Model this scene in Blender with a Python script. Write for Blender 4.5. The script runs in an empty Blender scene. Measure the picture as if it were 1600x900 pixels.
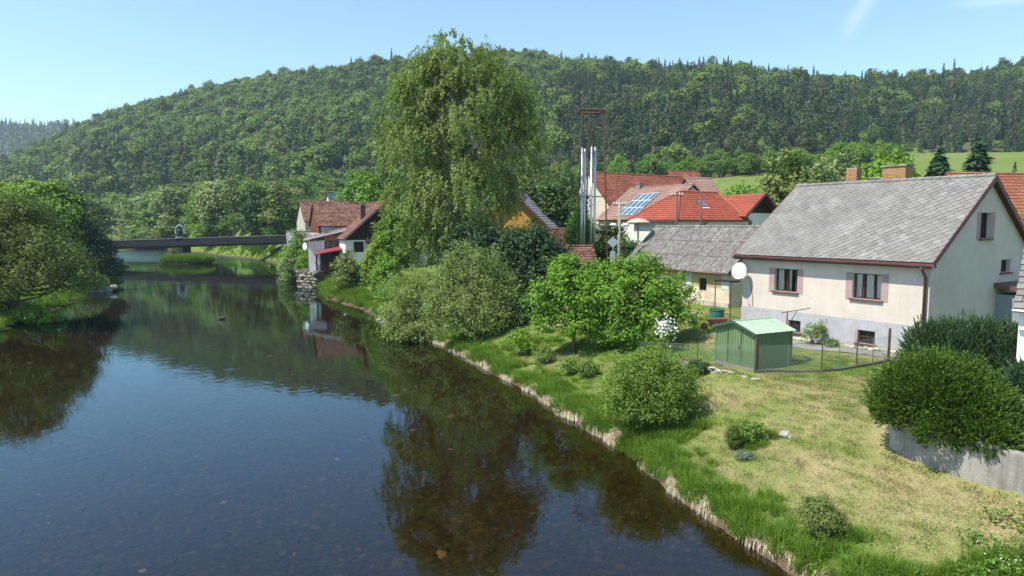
import bpy, bmesh, math, random
import numpy as np
from mathutils import Vector, Matrix

S = bpy.context.scene
COL = S.collection
rad = math.radians

# ------------------------------------------------------------------ camera, sky, sun, exposure
cam_d = bpy.data.cameras.new("camera")
cam = bpy.data.objects.new("camera", cam_d)
COL.objects.link(cam)
cam_d.sensor_width = 36.0
cam_d.lens = 36.0 * 1067 / 1600
cam_d.clip_start = 0.1
cam_d.clip_end = 9000
CAM_Z = 8.5
PITCH = math.atan(98 / 1067)
cam.location = (0, 0, CAM_Z)
cam.rotation_euler = (math.pi / 2 - PITCH, 0, 0)
S.camera = cam

SUN_AZ = Vector((-0.90, -0.43)).normalized()
SUN_EL = rad(56)
W = bpy.data.worlds.new("World")
S.world = W
W.use_nodes = True
wn = W.node_tree
wn.nodes.clear()
sky = wn.nodes.new("ShaderNodeTexSky")
sky.sky_type = 'NISHITA'
sky.sun_disc = False
sky.sun_elevation = SUN_EL
sky.sun_rotation = math.atan2(SUN_AZ.x, SUN_AZ.y)
sky.altitude = 350
sky.air_density = 1.0
sky.dust_density = 0.6
sky.ozone_density = 1.3
bg = wn.nodes.new("ShaderNodeBackground")
bg.inputs[1].default_value = 0.14
wo = wn.nodes.new("ShaderNodeOutputWorld")
# two faint old contrails high on the right, mixed over the clear sky by direction
geo = wn.nodes.new("ShaderNodeTexCoord")
def wmath(op, a, b=None, c=None):
    n = wn.nodes.new("ShaderNodeMath"); n.operation = op
    for i, v in enumerate((a, b, c)):
        if v is None: continue
        if isinstance(v, (int, float)): n.inputs[i].default_value = v
        else: wn.links.new(v, n.inputs[i])
    return n.outputs[0]
sxyz = wn.nodes.new("ShaderNodeSeparateXYZ"); wn.links.new(geo.outputs['Generated'], sxyz.inputs[0])
px = wmath('DIVIDE', sxyz.outputs[0], wmath('MAXIMUM', sxyz.outputs[1], 0.05)); pz = wmath('DIVIDE', sxyz.outputs[2], wmath('MAXIMUM', sxyz.outputs[1], 0.05))
wnz = wn.nodes.new("ShaderNodeTexNoise"); wnz.inputs['Scale'].default_value = 22; wnz.inputs['Detail'].default_value = 5; wn.links.new(geo.outputs['Generated'], wnz.inputs[0])
trail = None
for ax, az, bx, bz, wd in ((0.475, 0.275, 0.52, 0.345, 0.011), (0.64, 0.312, 0.80, 0.322, 0.006), (0.665, 0.318, 0.70, 0.36, 0.006)):
    L = math.hypot(bx-ax, bz-az); ux, uz = (bx-ax)/L, (bz-az)/L
    rx = wmath('SUBTRACT', px, ax); rz = wmath('SUBTRACT', pz, az)
    al = wmath('ADD', wmath('MULTIPLY', rx, ux), wmath('MULTIPLY', rz, uz)); ac = wmath('ADD', wmath('MULTIPLY', rx, -uz), wmath('MULTIPLY', rz, ux))
    g1 = wmath('POWER', 2.718, wmath('MULTIPLY', wmath('POWER', wmath('DIVIDE', wmath('ABSOLUTE', ac), wd), 2.0), -1.0))
    g2 = wmath('POWER', 2.718, wmath('MULTIPLY', wmath('POWER', wmath('DIVIDE', wmath('ABSOLUTE', wmath('SUBTRACT', al, L/2)), L*0.55), 4.0), -1.0))
    k = wmath('MULTIPLY', g1, g2); trail = k if trail is None else wmath('MAXIMUM', trail, k)
trail = wmath('MULTIPLY', trail, wmath('MULTIPLY', wnz.outputs[0], 0.28))
tint = wn.nodes.new("ShaderNodeMix"); tint.data_type = 'RGBA'; tint.blend_type = 'MULTIPLY'; tint.inputs[0].default_value = 1.0
wn.links.new(sky.outputs[0], tint.inputs[6]); tint.inputs[7].default_value = (0.91, 1.01, 1.0, 1)
tmix = wn.nodes.new("ShaderNodeMix"); tmix.data_type = 'RGBA'; wn.links.new(trail, tmix.inputs[0]); wn.links.new(tint.outputs[2], tmix.inputs[6]); tmix.inputs[7].default_value = (6.5, 6.8, 7.0, 1)
wn.links.new(tmix.outputs[2], bg.inputs[0])
wn.links.new(bg.outputs[0], wo.inputs[0])

sun_d = bpy.data.lights.new("sun", 'SUN')
sun_d.energy = 4.5
sun_d.angle = rad(0.53)
sun_d.color = (1.0, 0.94, 0.82)
sun = bpy.data.objects.new("sun", sun_d)
COL.objects.link(sun)
sv = Vector((SUN_AZ.x * math.cos(SUN_EL), SUN_AZ.y * math.cos(SUN_EL), math.sin(SUN_EL)))
sun.rotation_euler = sv.to_track_quat('Z', 'Y').to_euler()
sun.location = sv * 200

S.view_settings.view_transform = 'Standard'
S.view_settings.look = 'None'
S.view_settings.exposure = 0.8
S.view_settings.gamma = 1.0
S.render.engine = 'CYCLES'
S.cycles.max_bounces = 8
S.cycles.transparent_max_bounces = 16
S.cycles.use_denoising = True

# ------------------------------------------------------------------ helpers: objects
def tag(o, label=None, cat=None, group=None, kind=None):
    if label: o['label'] = label
    if cat: o['category'] = cat
    if group: o['group'] = group
    if kind: o['kind'] = kind
    return o

def thing(name, label, cat, loc=(0, 0, 0), deg=0.0, group=None):
    o = bpy.data.objects.new(name, None)
    o.empty_display_size = 0.3
    COL.objects.link(o)
    o.location = loc
    o.rotation_euler = (0, 0, rad(deg))
    return tag(o, label, cat, group)

def link(name, me, mat=None, parent=None, kind=None):
    o = bpy.data.objects.new(name, me)
    COL.objects.link(o)
    if mat is not None and not me.materials: me.materials.append(mat)
    if parent is not None: o.parent = parent
    if kind: o['kind'] = kind
    return o

def copy_tree(o, parent=None):
    c = o.copy()
    COL.objects.link(c)
    c.parent = parent
    for ch in o.children: copy_tree(ch, c)
    return c

class MB:
    """collects shapes, then links them as one mesh object"""
    def __init__(self, T=None):
        self.v = []; self.f = []; self.T = T
    def add(self, pts, faces):
        n = len(self.v)
        if self.T: pts = [self.T(*p) for p in pts]
        self.v.extend([tuple(p) for p in pts])
        self.f.extend([tuple(i + n for i in f) for f in faces])
        return self
    def box(self, x0, x1, y0, y1, z0, z1):
        p = [(x0,y0,z0),(x1,y0,z0),(x1,y1,z0),(x0,y1,z0),(x0,y0,z1),(x1,y0,z1),(x1,y1,z1),(x0,y1,z1)]
        return self.hexa(p)
    def hexa(self, p):
        return self.add(p, [(0,3,2,1),(4,5,6,7),(0,1,5,4),(1,2,6,5),(2,3,7,6),(3,0,4,7)])
    def quad(self, a, b, c, d):
        return self.add([a,b,c,d], [(0,1,2,3)])
    def poly(self, pts):
        return self.add(pts, [tuple(range(len(pts)))])
    def prism(self, pts, ext):
        n = len(pts); e = Vector(ext)
        P = [tuple(p) for p in pts] + [tuple(Vector(p) + e) for p in pts]
        F = [tuple(range(n))[::-1], tuple(range(n, 2*n))]
        F += [(i, (i+1) % n, n + (i+1) % n, n + i) for i in range(n)]
        return self.add(P, F)
    def tube(self, path, radii, n=6, cap=True):
        path = [Vector(p) for p in path]
        if not hasattr(radii, '__len__'): radii = [radii] * len(path)
        P = []; F = []
        for i, p in enumerate(path):
            d = (path[min(i+1, len(path)-1)] - path[max(i-1, 0)])
            d = d.normalized() if d.length > 1e-9 else Vector((0,0,1))
            a = d.orthogonal().normalized() if i == 0 else (a - d * a.dot(d)).normalized()
            b = d.cross(a)
            for k in range(n):
                t = 2*math.pi*k/n
                P.append(tuple(p + (a*math.cos(t) + b*math.sin(t)) * radii[i]))
        for i in range(len(path)-1):
            for k in range(n):
                F.append((i*n+k, i*n+(k+1)%n, (i+1)*n+(k+1)%n, (i+1)*n+k))
        if cap:
            F.append(tuple(range(n))[::-1]); F.append(tuple(range((len(path)-1)*n, len(path)*n)))
        return self.add(P, F)
    def lathe(self, prof, n=12, c=(0,0,0)):
        P = []; F = []
        for r, z in prof:
            for k in range(n):
                t = 2*math.pi*k/n
                P.append((c[0]+r*math.cos(t), c[1]+r*math.sin(t), c[2]+z))
        for i in range(len(prof)-1):
            for k in range(n):
                F.append((i*n+k, i*n+(k+1)%n, (i+1)*n+(k+1)%n, (i+1)*n+k))
        F.append(tuple(range(n))[::-1]); F.append(tuple(range((len(prof)-1)*n, len(prof)*n)))
        return self.add(P, F)
    def blob(self, c, r, n=8, m=5, rng=None, j=0.15):
        prof = []
        P = []; F = []
        rr = r if hasattr(r, '__len__') else (r, r, r)
        for i in range(m+1):
            ph = math.pi * i / m
            for k in range(n):
                t = 2*math.pi*k/n
                q = 1 + (rng.uniform(-j, j) if rng else 0)
                P.append((c[0]+rr[0]*q*math.sin(ph)*math.cos(t), c[1]+rr[1]*q*math.sin(ph)*math.sin(t), c[2]-rr[2]*q*math.cos(ph)))
        for i in range(m):
            for k in range(n):
                F.append((i*n+k, i*n+(k+1)%n, (i+1)*n+(k+1)%n, (i+1)*n+k))
        return self.add(P, F)
    def mesh(self, name):
        me = bpy.data.meshes.new(name)
        me.from_pydata(self.v, [], self.f)
        return me
    def build(self, name, mat, parent=None, kind=None, smooth=False, bevel=0, label=None):
        me = self.mesh(name)
        me.materials.append(mat)
        bm = bmesh.new(); bm.from_mesh(me)
        bmesh.ops.recalc_face_normals(bm, faces=bm.faces)
        bm.to_mesh(me); bm.free()
        if smooth: me.shade_smooth()
        o = link(name, me, None, parent, kind)
        if label: o['label'] = label
        if bevel:
            b = o.modifiers.new("bevel", 'BEVEL'); b.width = bevel; b.segments = 2; b.limit_method = 'ANGLE'
        return o

def np_mesh(name, verts, loops, sizes):
    """fast mesh from numpy: verts (n,3), flat loop indices, face sizes"""
    me = bpy.data.meshes.new(name)
    me.vertices.add(len(verts)); me.vertices.foreach_set("co", np.ascontiguousarray(verts, dtype=np.float32).ravel())
    me.loops.add(len(loops)); me.loops.foreach_set("vertex_index", np.ascontiguousarray(loops, dtype=np.int32))
    me.polygons.add(len(sizes))
    st = np.zeros(len(sizes), dtype=np.int32); st[1:] = np.cumsum(sizes)[:-1]
    me.polygons.foreach_set("loop_start", st)
    me.update(calc_edges=True)
    return me

# ------------------------------------------------------------------ helpers: materials
def nt(name):
    m = bpy.data.materials.new(name); m.use_nodes = True
    t = m.node_tree; t.nodes.clear()
    return m, t
def N(t, k, **kw):
    n = t.nodes.new(k)
    for a, b in kw.items():
        if a.startswith('i_'): n.inputs[a[2:].replace('_', ' ')].default_value = b
        else: setattr(n, a, b)
    return n
def rgba(c): return (c[0], c[1], c[2], 1.0)
def mixc(t, fac, a, b, blend='MIX'):
    n = t.nodes.new("ShaderNodeMix"); n.data_type = 'RGBA'; n.blend_type = blend
    for s, v in ((n.inputs[0], fac), (n.inputs[6], a), (n.inputs[7], b)):
        if isinstance(v, (int, float)): s.default_value = v
        elif isinstance(v, tuple): s.default_value = rgba(v)
        else: t.links.new(v, s)
    return n.outputs[2]
def ramp(t, x, lo, hi):
    n = t.nodes.new("ShaderNodeMapRange"); n.inputs[1].default_value = lo; n.inputs[2].default_value = hi; n.clamp = True
    t.links.new(x, n.inputs[0]); return n.outputs[0]
def math_(t, op, a, b=None):
    n = t.nodes.new("ShaderNodeMath"); n.operation = op
    for i, v in enumerate((a, b)):
        if v is None: continue
        if isinstance(v, (int, float)): n.inputs[i].default_value = v
        else: t.links.new(v, n.inputs[i])
    return n.outputs[0]
def noise(t, vec, scale, detail=4, rough=0.6, dist=0.0):
    n = t.nodes.new("ShaderNodeTexNoise")
    n.inputs['Scale'].default_value = scale; n.inputs['Detail'].default_value = detail
    n.inputs['Roughness'].default_value = rough; n.inputs['Distortion'].default_value = dist
    t.links.new(vec, n.inputs['Vector']); return n.outputs[0]

def M(name, c1, c2=None, scale=2.0, c3=None, scale3=0.4, rough=0.8, bump=0.0, bscale=40.0, objrand=0.0, island=0.0,
      spec=0.3, metal=0.0, stretch=(1, 1, 1), lo=0.35, hi=0.65, streak=None, blot=None):
    m, t = nt(name)
    tc = N(t, "ShaderNodeTexCoord")
    mp = N(t, "ShaderNodeMapping"); mp.inputs['Scale'].default_value = stretch
    t.links.new(tc.outputs['Object'], mp.inputs[0])
    if objrand:
        ob = N(t, "ShaderNodeObjectInfo"); t.links.new(math_(t, 'MULTIPLY', ob.outputs['Random'], 90.0), mp.inputs['Location'])
    vec = mp.outputs[0]
    col = c1
    if c2 is not None:
        col = mixc(t, ramp(t, noise(t, vec, scale), lo, hi), c1, c2)
    if c3 is not None:
        col = mixc(t, ramp(t, noise(t, vec, scale3, 5, 0.65), 0.5, 0.72), col, c3)
    if streak:
        ms = N(t, "ShaderNodeMapping"); ms.inputs['Scale'].default_value = (5.0, 5.0, 0.35); t.links.new(tc.outputs['Object'], ms.inputs[0])
        col = mixc(t, math_(t, 'MULTIPLY', ramp(t, noise(t, ms.outputs[0], 1.0, 5, 0.7), 0.5, 0.75), streak[3]), col, streak[:3])
    if blot:
        col = mixc(t, math_(t, 'MULTIPLY', ramp(t, noise(t, tc.outputs['Object'], 2.2, 6, 0.75), 0.56, 0.66), blot[3]), col, blot[:3])
    p = N(t, "ShaderNodeBsdfPrincipled")
    if objrand or island:
        h = N(t, "ShaderNodeHueSaturation")
        v = None
        if objrand:
            oi = N(t, "ShaderNodeObjectInfo")
            v = ramp(t, oi.outputs['Random'], 0, 1); amt = objrand
        else:
            g = N(t, "ShaderNodeNewGeometry")
            v = ramp(t, g.outputs['Random Per Island'], 0, 1); amt = island
        v = math_(t, 'ADD', math_(t, 'MULTIPLY', v, 2 * amt), 1 - amt)
        t.links.new(v, h.inputs['Value'])
        if isinstance(col, tuple): h.inputs['Color'].default_value = rgba(col)
        else: t.links.new(col, h.inputs['Color'])
        col = h.outputs[0]
    if isinstance(col, tuple): p.inputs['Base Color'].default_value = rgba(col)
    else: t.links.new(col, p.inputs['Base Color'])
    p.inputs['Roughness'].default_value = rough
    p.inputs['Metallic'].default_value = metal
    p.inputs['Specular IOR Level'].default_value = spec
    if bump:
        b = N(t, "ShaderNodeBump"); b.inputs['Strength'].default_value = bump; b.inputs['Distance'].default_value = 0.02
        t.links.new(noise(t, vec, bscale, 3), b.inputs['Height']); t.links.new(b.outputs[0], p.inputs['Normal'])
    o = N(t, "ShaderNodeOutputMaterial"); t.links.new(p.outputs[0], o.inputs[0])
    return m

def foliage(name, c1, c2, trans=0.3, objrand=0.12, clump=0.5, rough=0.55, hue=0.015):
    """leaf colour varies per leaf, per plant and in soft patches"""
    m, t = nt(name)
    g = N(t, "ShaderNodeNewGeometry"); oi = N(t, "ShaderNodeObjectInfo"); tc = N(t, "ShaderNodeTexCoord")
    f = math_(t, 'ADD', math_(t, 'MULTIPLY', g.outputs['Random Per Island'], 0.55),
              math_(t, 'MULTIPLY', ramp(t, noise(t, tc.outputs['Object'], clump, 3), 0.3, 0.7), 0.45))
    col = mixc(t, f, c1, c2)
    h = N(t, "ShaderNodeHueSaturation")
    t.links.new(col, h.inputs['Color'])
    t.links.new(math_(t, 'ADD', math_(t, 'MULTIPLY', oi.outputs['Random'], 2 * objrand), 1 - objrand), h.inputs['Value'])
    r2 = math_(t, 'FRACT', math_(t, 'MULTIPLY', oi.outputs['Random'], 17.31))
    t.links.new(math_(t, 'ADD', math_(t, 'MULTIPLY', r2, 2 * hue), 0.5 - hue), h.inputs['Hue'])
    p = N(t, "ShaderNodeBsdfPrincipled"); p.inputs['Roughness'].default_value = rough; p.inputs['Specular IOR Level'].default_value = 0.2
    tr = N(t, "ShaderNodeBsdfTranslucent")
    t.links.new(h.outputs[0], p.inputs['Base Color'])
    warm = mixc(t, 1.0, h.outputs[0], (1.05, 1.2, 0.5), 'MULTIPLY')
    t.links.new(warm, tr.inputs[0])
    mx = N(t, "ShaderNodeMixShader"); mx.inputs[0].default_value = trans
    t.links.new(p.outputs[0], mx.inputs[1]); t.links.new(tr.outputs[0], mx.inputs[2])
    o = N(t, "ShaderNodeOutputMaterial"); t.links.new(mx.outputs[0], o.inputs[0])
    return m

def glass_mat(name, tint=(1.0, 1.0, 1.0), see=0.85):
    m, t = nt(name)
    fr = N(t, "ShaderNodeFresnel"); fr.inputs[0].default_value = 1.5
    tr = N(t, "ShaderNodeBsdfTransparent"); tr.inputs[0].default_value = rgba(tint)
    gl = N(t, "ShaderNodeBsdfGlossy"); gl.inputs['Roughness'].default_value = 0.02
    mx = N(t, "ShaderNodeMixShader")
    t.links.new(fr.outputs[0], mx.inputs[0]); t.links.new(tr.outputs[0], mx.inputs[1]); t.links.new(gl.outputs[0], mx.inputs[2])
    o = N(t, "ShaderNodeOutputMaterial"); t.links.new(mx.outputs[0], o.inputs[0])
    return m

# ------------------------------------------------------------------ the river's plan and the lie of the land
RIGHT = np.array([(14,-60),(10.5,-15),(9.0,2),(7.9,10),(6.76,16.06),(5.89,18.35),(4.52,23.42),(3.59,26.68),(1.81,31.54),(-0.72,37.65),(-3.57,44.27),
    (-8.38,55.33),(-14.76,67.99),(-22.0,80.16),(-29.58,103.15),(-40.42,133.72),(-53,157),(-66,176),(-79,190),(-97,215),(-130,250),(-175,290),(-250,335)], float)
def wobble_line(L, y0, y1, amp, seed):
    rg = np.random.default_rng(seed); out = [L[0]]
    for p, q in zip(L[:-1], L[1:]):
        n = int(np.hypot(*(q-p))/1.1) if (q[1] > y0 and p[1] < y1) else 1
        for i in range(1, n+1):
            c = p+(q-p)*i/n
            if i < n: c = c + rg.normal(size=2)*amp
            out.append(c)
    return np.array(out)
RIGHT = wobble_line(RIGHT, 10, 70, 0.17, 6)
LEFT = np.array([(-30,-60),(-32,0),(-35,30),(-41.89,55.33),(-49.08,75.44),(-60.22,100.84),(-79.33,133.72),(-112.39,189.76),(-150,250),(-200,300),(-290,360)], float)
POLY = np.vstack([RIGHT, LEFT[::-1]])

def seg_dist(x, y, L):
    d = np.full(x.shape, 1e9)
    for (ax, ay), (bx, by) in zip(L[:-1], L[1:]):
        vx, vy = bx-ax, by-ay
        t = np.clip(((x-ax)*vx + (y-ay)*vy) / (vx*vx+vy*vy), 0, 1)
        d = np.minimum(d, np.hypot(x-ax-t*vx, y-ay-t*vy))
    return d
def in_poly(x, y, P):
    c = np.zeros(x.shape, bool)
    n = len(P)
    for i in range(n):
        x1, y1 = P[i]; x2, y2 = P[(i+1) % n]
        if y1 == y2: continue
        k = ((y1 > y) != (y2 > y)) & (x < (x2-x1)*(y-y1)/(y2-y1)+x1)
        c ^= k
    return c
CTRL = np.array([(11,19,2.38),(12,16.2,2.42),(13,14,2.4),(9.5,12,1.7),(18,30,2.65),(13,38,2.7),(10.2,28.3,2.5),(12.7,28,2.5),(16,45,2.7),(3,38,1.9),(5,48,2.4),(0,58,2.0),(-5,62,1.5),(10,70,3.4),(30,75,4.2),
    (20,90,4.4),(40,60,3.6),(0,90,3.4),(-14,82,2.6),(-17,88,2.8),(-10,100,3.2),(-22,108,3),(-30,135,3),(30,120,7),(60,40,3.5),(60,100,6.5),(-48,160,3.2),(0,150,7),(30,10,2.9),(20,22,2.9),(8,22,1.75),(6.5,30,1.75),
    (-45,55,1.3),(-60,90,1.6),(-78,132,2.5),(-92,150,3),(-60,40,1.7),(-120,180,3),(-45,0,1.5),(-40,200,6),(-100,230,4),(-9,70,1.5),(8,33,2.1),(10.5,24,2.25)], float)
def vnoise(x, y, s, seed=0):
    rg = np.random.default_rng(seed)
    ph = rg.uniform(0, 6.28, (6, 2)); an = rg.uniform(0, 6.28, 6)
    o = np.zeros(x.shape)
    for i in range(6):
        k = s * (1.0 + 0.55*i)
        o += np.sin((x*np.cos(an[i]) + y*np.sin(an[i]))*k + ph[i,0]) * np.cos((x*np.sin(an[i]) - y*np.cos(an[i]))*k*0.8 + ph[i,1]) / (1+0.5*i)
    return o / 2.6
def plateau(x, y):
    w = np.zeros(x.shape); s = np.zeros(x.shape)
    for cx, cy, cz in CTRL:
        k = 1.0 / ((x-cx)**2 + (y-cy)**2 + 1.5)**1.6
        w += k; s += k*cz
    return s / w
WALLL = np.array([(11.05,20.6),(11.1,19.6),(11.2,18.7),(11.45,17.8),(11.8,16.9),(12.3,15.9),(12.9,14.8),(13.6,13.6),(14.5,12.2)], float)
# heights of the hill along bearings x/y: (foot distance, foot height over eye in tan, ridge distance, ridge tan)
_HA = np.array([-1.3,-1.0,-0.75,-0.56,-0.375,-0.19,0.0,0.07,0.19,0.3,0.37,0.5,0.58,0.75,1.0,1.4])
_HT = np.array([-0.02,0.03,0.093,0.166,0.208,0.232,0.247,0.235,0.228,0.227,0.216,0.205,0.213,0.233,0.26,0.28])
_HR = np.array([800,790,770,730,690,650,620,605,580,565,560,560,560,565,580,600.])
_HF = np.array([330,330,330,320,310,300,290,285,270,262,262,300,380,370,330,300.])
_HB = np.array([0.0,0.0,0.005,0.012,0.015,0.03,0.045,0.052,0.062,0.07,0.074,0.085,0.103,0.105,0.105,0.1])
def ground_z(x, y):
    x = np.asarray(x, float); y = np.asarray(y, float)
    shp = x.shape; x = np.atleast_1d(x).astype(float); y = np.atleast_1d(y).astype(float)
    dr = seg_dist(x, y, RIGHT); dl = seg_dist(x, y, LEFT)
    d = np.minimum(dr, dl); ins = in_poly(x, y, POLY)
    hp = plateau(x, y) + 0.06*vnoise(x, y, 0.9, 3) + 0.05*vnoise(x, y, 2.6, 4)
    a = x / np.maximum(y, 40.0)
    fd = np.interp(a, _HA, _HF); rd = np.interp(a, _HA, _HR)
    fz = CAM_Z + fd*np.interp(a, _HA, _HB); rz = CAM_Z + rd*np.interp(a, _HA, _HT) - 8
    s0 = np.clip((y-95)/(fd-95), 0, 1); s0 = s0*s0*(3-2*s0)*0.5 + 0.5*s0
    s1 = np.clip((y-fd)/(rd-fd), 0, 1)
    q = np.where(y > 95, hp*(1-s0) + fz*s0, hp)
    q = q + (rz-fz)*(s1**0.92) + s1*np.clip(1.15-s1, 0, 1)*(26*vnoise(x, y, 0.013, 8) + 9*vnoise(x, y, 0.035, 9)) - np.clip(y-rd, 0, None)*0.25
    # retaining wall terrace by the clipped conifer
    wx = np.interp(y, WALLL[::-1,1], WALLL[::-1,0])
    ter = np.clip((x-wx-0.30)/0.25, 0, 1) * np.clip((y-10)/1.5, 0, 1) * np.clip((21.5-y)/1.2, 0, 1)
    q = q + ter*np.clip(2.95-q, 0, 2)
    edge = 0.35 + 0.12*vnoise(x, y, 1.3, 5)
    # cut bank, then a slope up to the plateau
    run = np.where(dr < dl, 6.0, 5.0)
    bank = np.where(d < 0.45, edge*np.clip(d/0.45, 0, 1), edge + np.clip((d-0.45)/run, 0, 1)**0.85*np.maximum(q-edge, 0))
    bed = -0.10 - np.clip(d/1.0, 0, 1)*0.22 - np.clip(d/7.0, 0, 1)*0.5
    isl = 1.15*np.clip(1-((x+73.5)/6.0)**2-((y-154.5)/4.2)**2, -1, 1)
    bed = np.maximum(bed, np.clip(isl, -0.8, 0.75)-0.05)
    z = np.where(ins, bed, np.where(q > 0, bank, q))
    return z.reshape(shp)
def gz(x, y): return float(ground_z(np.array([x]), np.array([y]))[0])

# ------------------------------------------------------------------ ground, riverbed, hill, water
def lines(*segs):
    o = []
    for a, b, s in segs: o += list(np.arange(a, b, s))
    return np.array(o + [segs[-1][1]], float)
def earth_mat(name, far=False):
    """mown grass gone to straw in patches; 'dry' is how dry the turf is there"""
    m, t = nt(name)
    g = N(t, "ShaderNodeNewGeometry"); pos = g.outputs['Position']
    at = N(t, "ShaderNodeAttribute"); at.attribute_name = 'dry'
    big = noise(t, pos, 0.35, 5, 0.62, 0.4)
    mid = noise(t, pos, 1.7, 4, 0.6)
    fine = noise(t, pos, 14, 4, 0.7)
    k = math_(t, 'ADD', at.outputs['Fac'], math_(t, 'MULTIPLY', math_(t, 'SUBTRACT', math_(t, 'ADD', math_(t, 'MULTIPLY', mid, 0.5), math_(t, 'MULTIPLY', fine, 0.5)), 0.5), 0.7))
    f = ramp(t, k, 0.25, 0.75)
    green = mixc(t, ramp(t, fine, 0.3, 0.7), (0.085, 0.135, 0.022), (0.15, 0.2, 0.045))
    straw = mixc(t, ramp(t, fine, 0.3, 0.7), (0.20, 0.165, 0.075), (0.36, 0.30, 0.165))
    col = mixc(t, f, green, straw)
    dirt = ramp(t, noise(t, pos, 0.55, 5, 0.7), 0.66, 0.74)
    col = mixc(t, math_(t, 'MULTIPLY', dirt, ramp(t, at.outputs['Fac'], 0.3, 0.6)), col, (0.3, 0.23, 0.16))
    sz = N(t, "ShaderNodeSeparateXYZ"); t.links.new(pos, sz.inputs[0])
    soil = mixc(t, ramp(t, fine, 0.3, 0.7), (0.06, 0.042, 0.026), (0.15, 0.11, 0.07))
    col = mixc(t, ramp(t, math_(t, 'ADD', sz.outputs[2], math_(t, 'MULTIPLY', mid, 0.15)), 0.30, 0.42), soil, col)
    p = N(t, "ShaderNodeBsdfPrincipled"); p.inputs['Roughness'].default_value = 0.95; p.inputs['Specular IOR Level'].default_value = 0.1
    t.links.new(col, p.inputs['Base Color'])
    b = N(t, "ShaderNodeBump"); b.inputs['Strength'].default_value = 0.8; b.inputs['Distance'].default_value = 0.06
    t.links.new(math_(t, 'ADD', fine, mid), b.inputs['Height']); t.links.new(b.outputs[0], p.inputs['Normal'])
    o = N(t, "ShaderNodeOutputMaterial"); t.links.new(p.outputs[0], o.inputs[0])
    return m
MAT_EARTH = earth_mat("turf")
MAT_HILL = M("forest_floor", (0.05, 0.06, 0.025), (0.09, 0.09, 0.04), 0.05, rough=0.95)

def bed_mat():
    m, t = nt("riverbed_stones")
    g = N(t, "ShaderNodeNewGeometry"); pos = g.outputs['Position']
    cols = None
    for sc, w in ((4.5, 0.55), (11.0, 0.5)):
        v = N(t, "ShaderNodeTexVoronoi"); v.inputs['Scale'].default_value = sc; v.inputs['Randomness'].default_value = 1
        wob = N(t, "ShaderNodeVectorMath"); wob.operation = 'ADD'
        nn = N(t, "ShaderNodeTexNoise"); nn.inputs['Scale'].default_value = 4; t.links.new(pos, nn.inputs[0])
        sc2 = N(t, "ShaderNodeVectorMath"); sc2.operation = 'SCALE'; sc2.inputs[3].default_value = 0.25
        t.links.new(nn.outputs[1], sc2.inputs[0]); t.links.new(pos, wob.inputs[0]); t.links.new(sc2.outputs[0], wob.inputs[1])
        t.links.new(wob.outputs[0], v.inputs['Vector'])
        sp = N(t, "ShaderNodeSeparateColor"); t.links.new(v.outputs['Color'], sp.inputs[0])
        c = mixc(t, sp.outputs[0], (0.035, 0.022, 0.010), (0.12, 0.08, 0.038))
        c = mixc(t, ramp(t, sp.outputs[1], 0.88, 0.93), c, (0.26, 0.2, 0.12))
        c = mixc(t, ramp(t, v.outputs['Distance'], 0.35, 0.75), c, (0.022, 0.014, 0.006))
        cols = c if cols is None else mixc(t, w, cols, c)
    patch = ramp(t, noise(t, pos, 0.25, 4), 0.35, 0.68)
    cols = mixc(t, math_(t, 'MULTIPLY', patch, 0.65), cols, (0.03, 0.024, 0.01))
    p = N(t, "ShaderNodeBsdfPrincipled"); p.inputs['Roughness'].default_value = 0.9
    t.links.new(cols, p.inputs['Base Color'])
    o = N(t, "ShaderNodeOutputMaterial"); t.links.new(p.outputs[0], o.inputs[0])
    return m

def dryf(x, y):
    """0 = lush green turf, 1 = straw"""
    u = x*0.90 + y*0.43; v = -x*0.43 + y*0.90
    d = np.minimum(seg_dist(x, y, LEFT), seg_dist(x, y, RIGHT))
    base = 0.2 + 0.45*np.exp(-(((x-10.5)/6.5)**2 + ((y-21)/8)**2)) + 0.25*np.exp(-(((x-3.0)/3)**2 + ((y-36)/5)**2))
    base = np.where((x > 9) & (y > 27.5) & (y < 47) & (x < 24), 0.36, base)
    base = np.where(y > 60, 0.18, base); base = np.where(y > 190, 0.3, base); base = np.where(x < -5-0.25*y, 0.1, base)
    n = 0.75*vnoise(u*0.8, v*0.4, 1.0, 31) + 0.36*vnoise(u*2.2, v*0.8, 1.0, 32) + 0.16*vnoise(u*6.0, v*2.6, 1.0, 33)
    n = np.where(y > 60, n*0.4, n)
    return np.clip(base + n*0.62 - 0.42*np.exp(-d/1.1), 0, 1)
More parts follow.
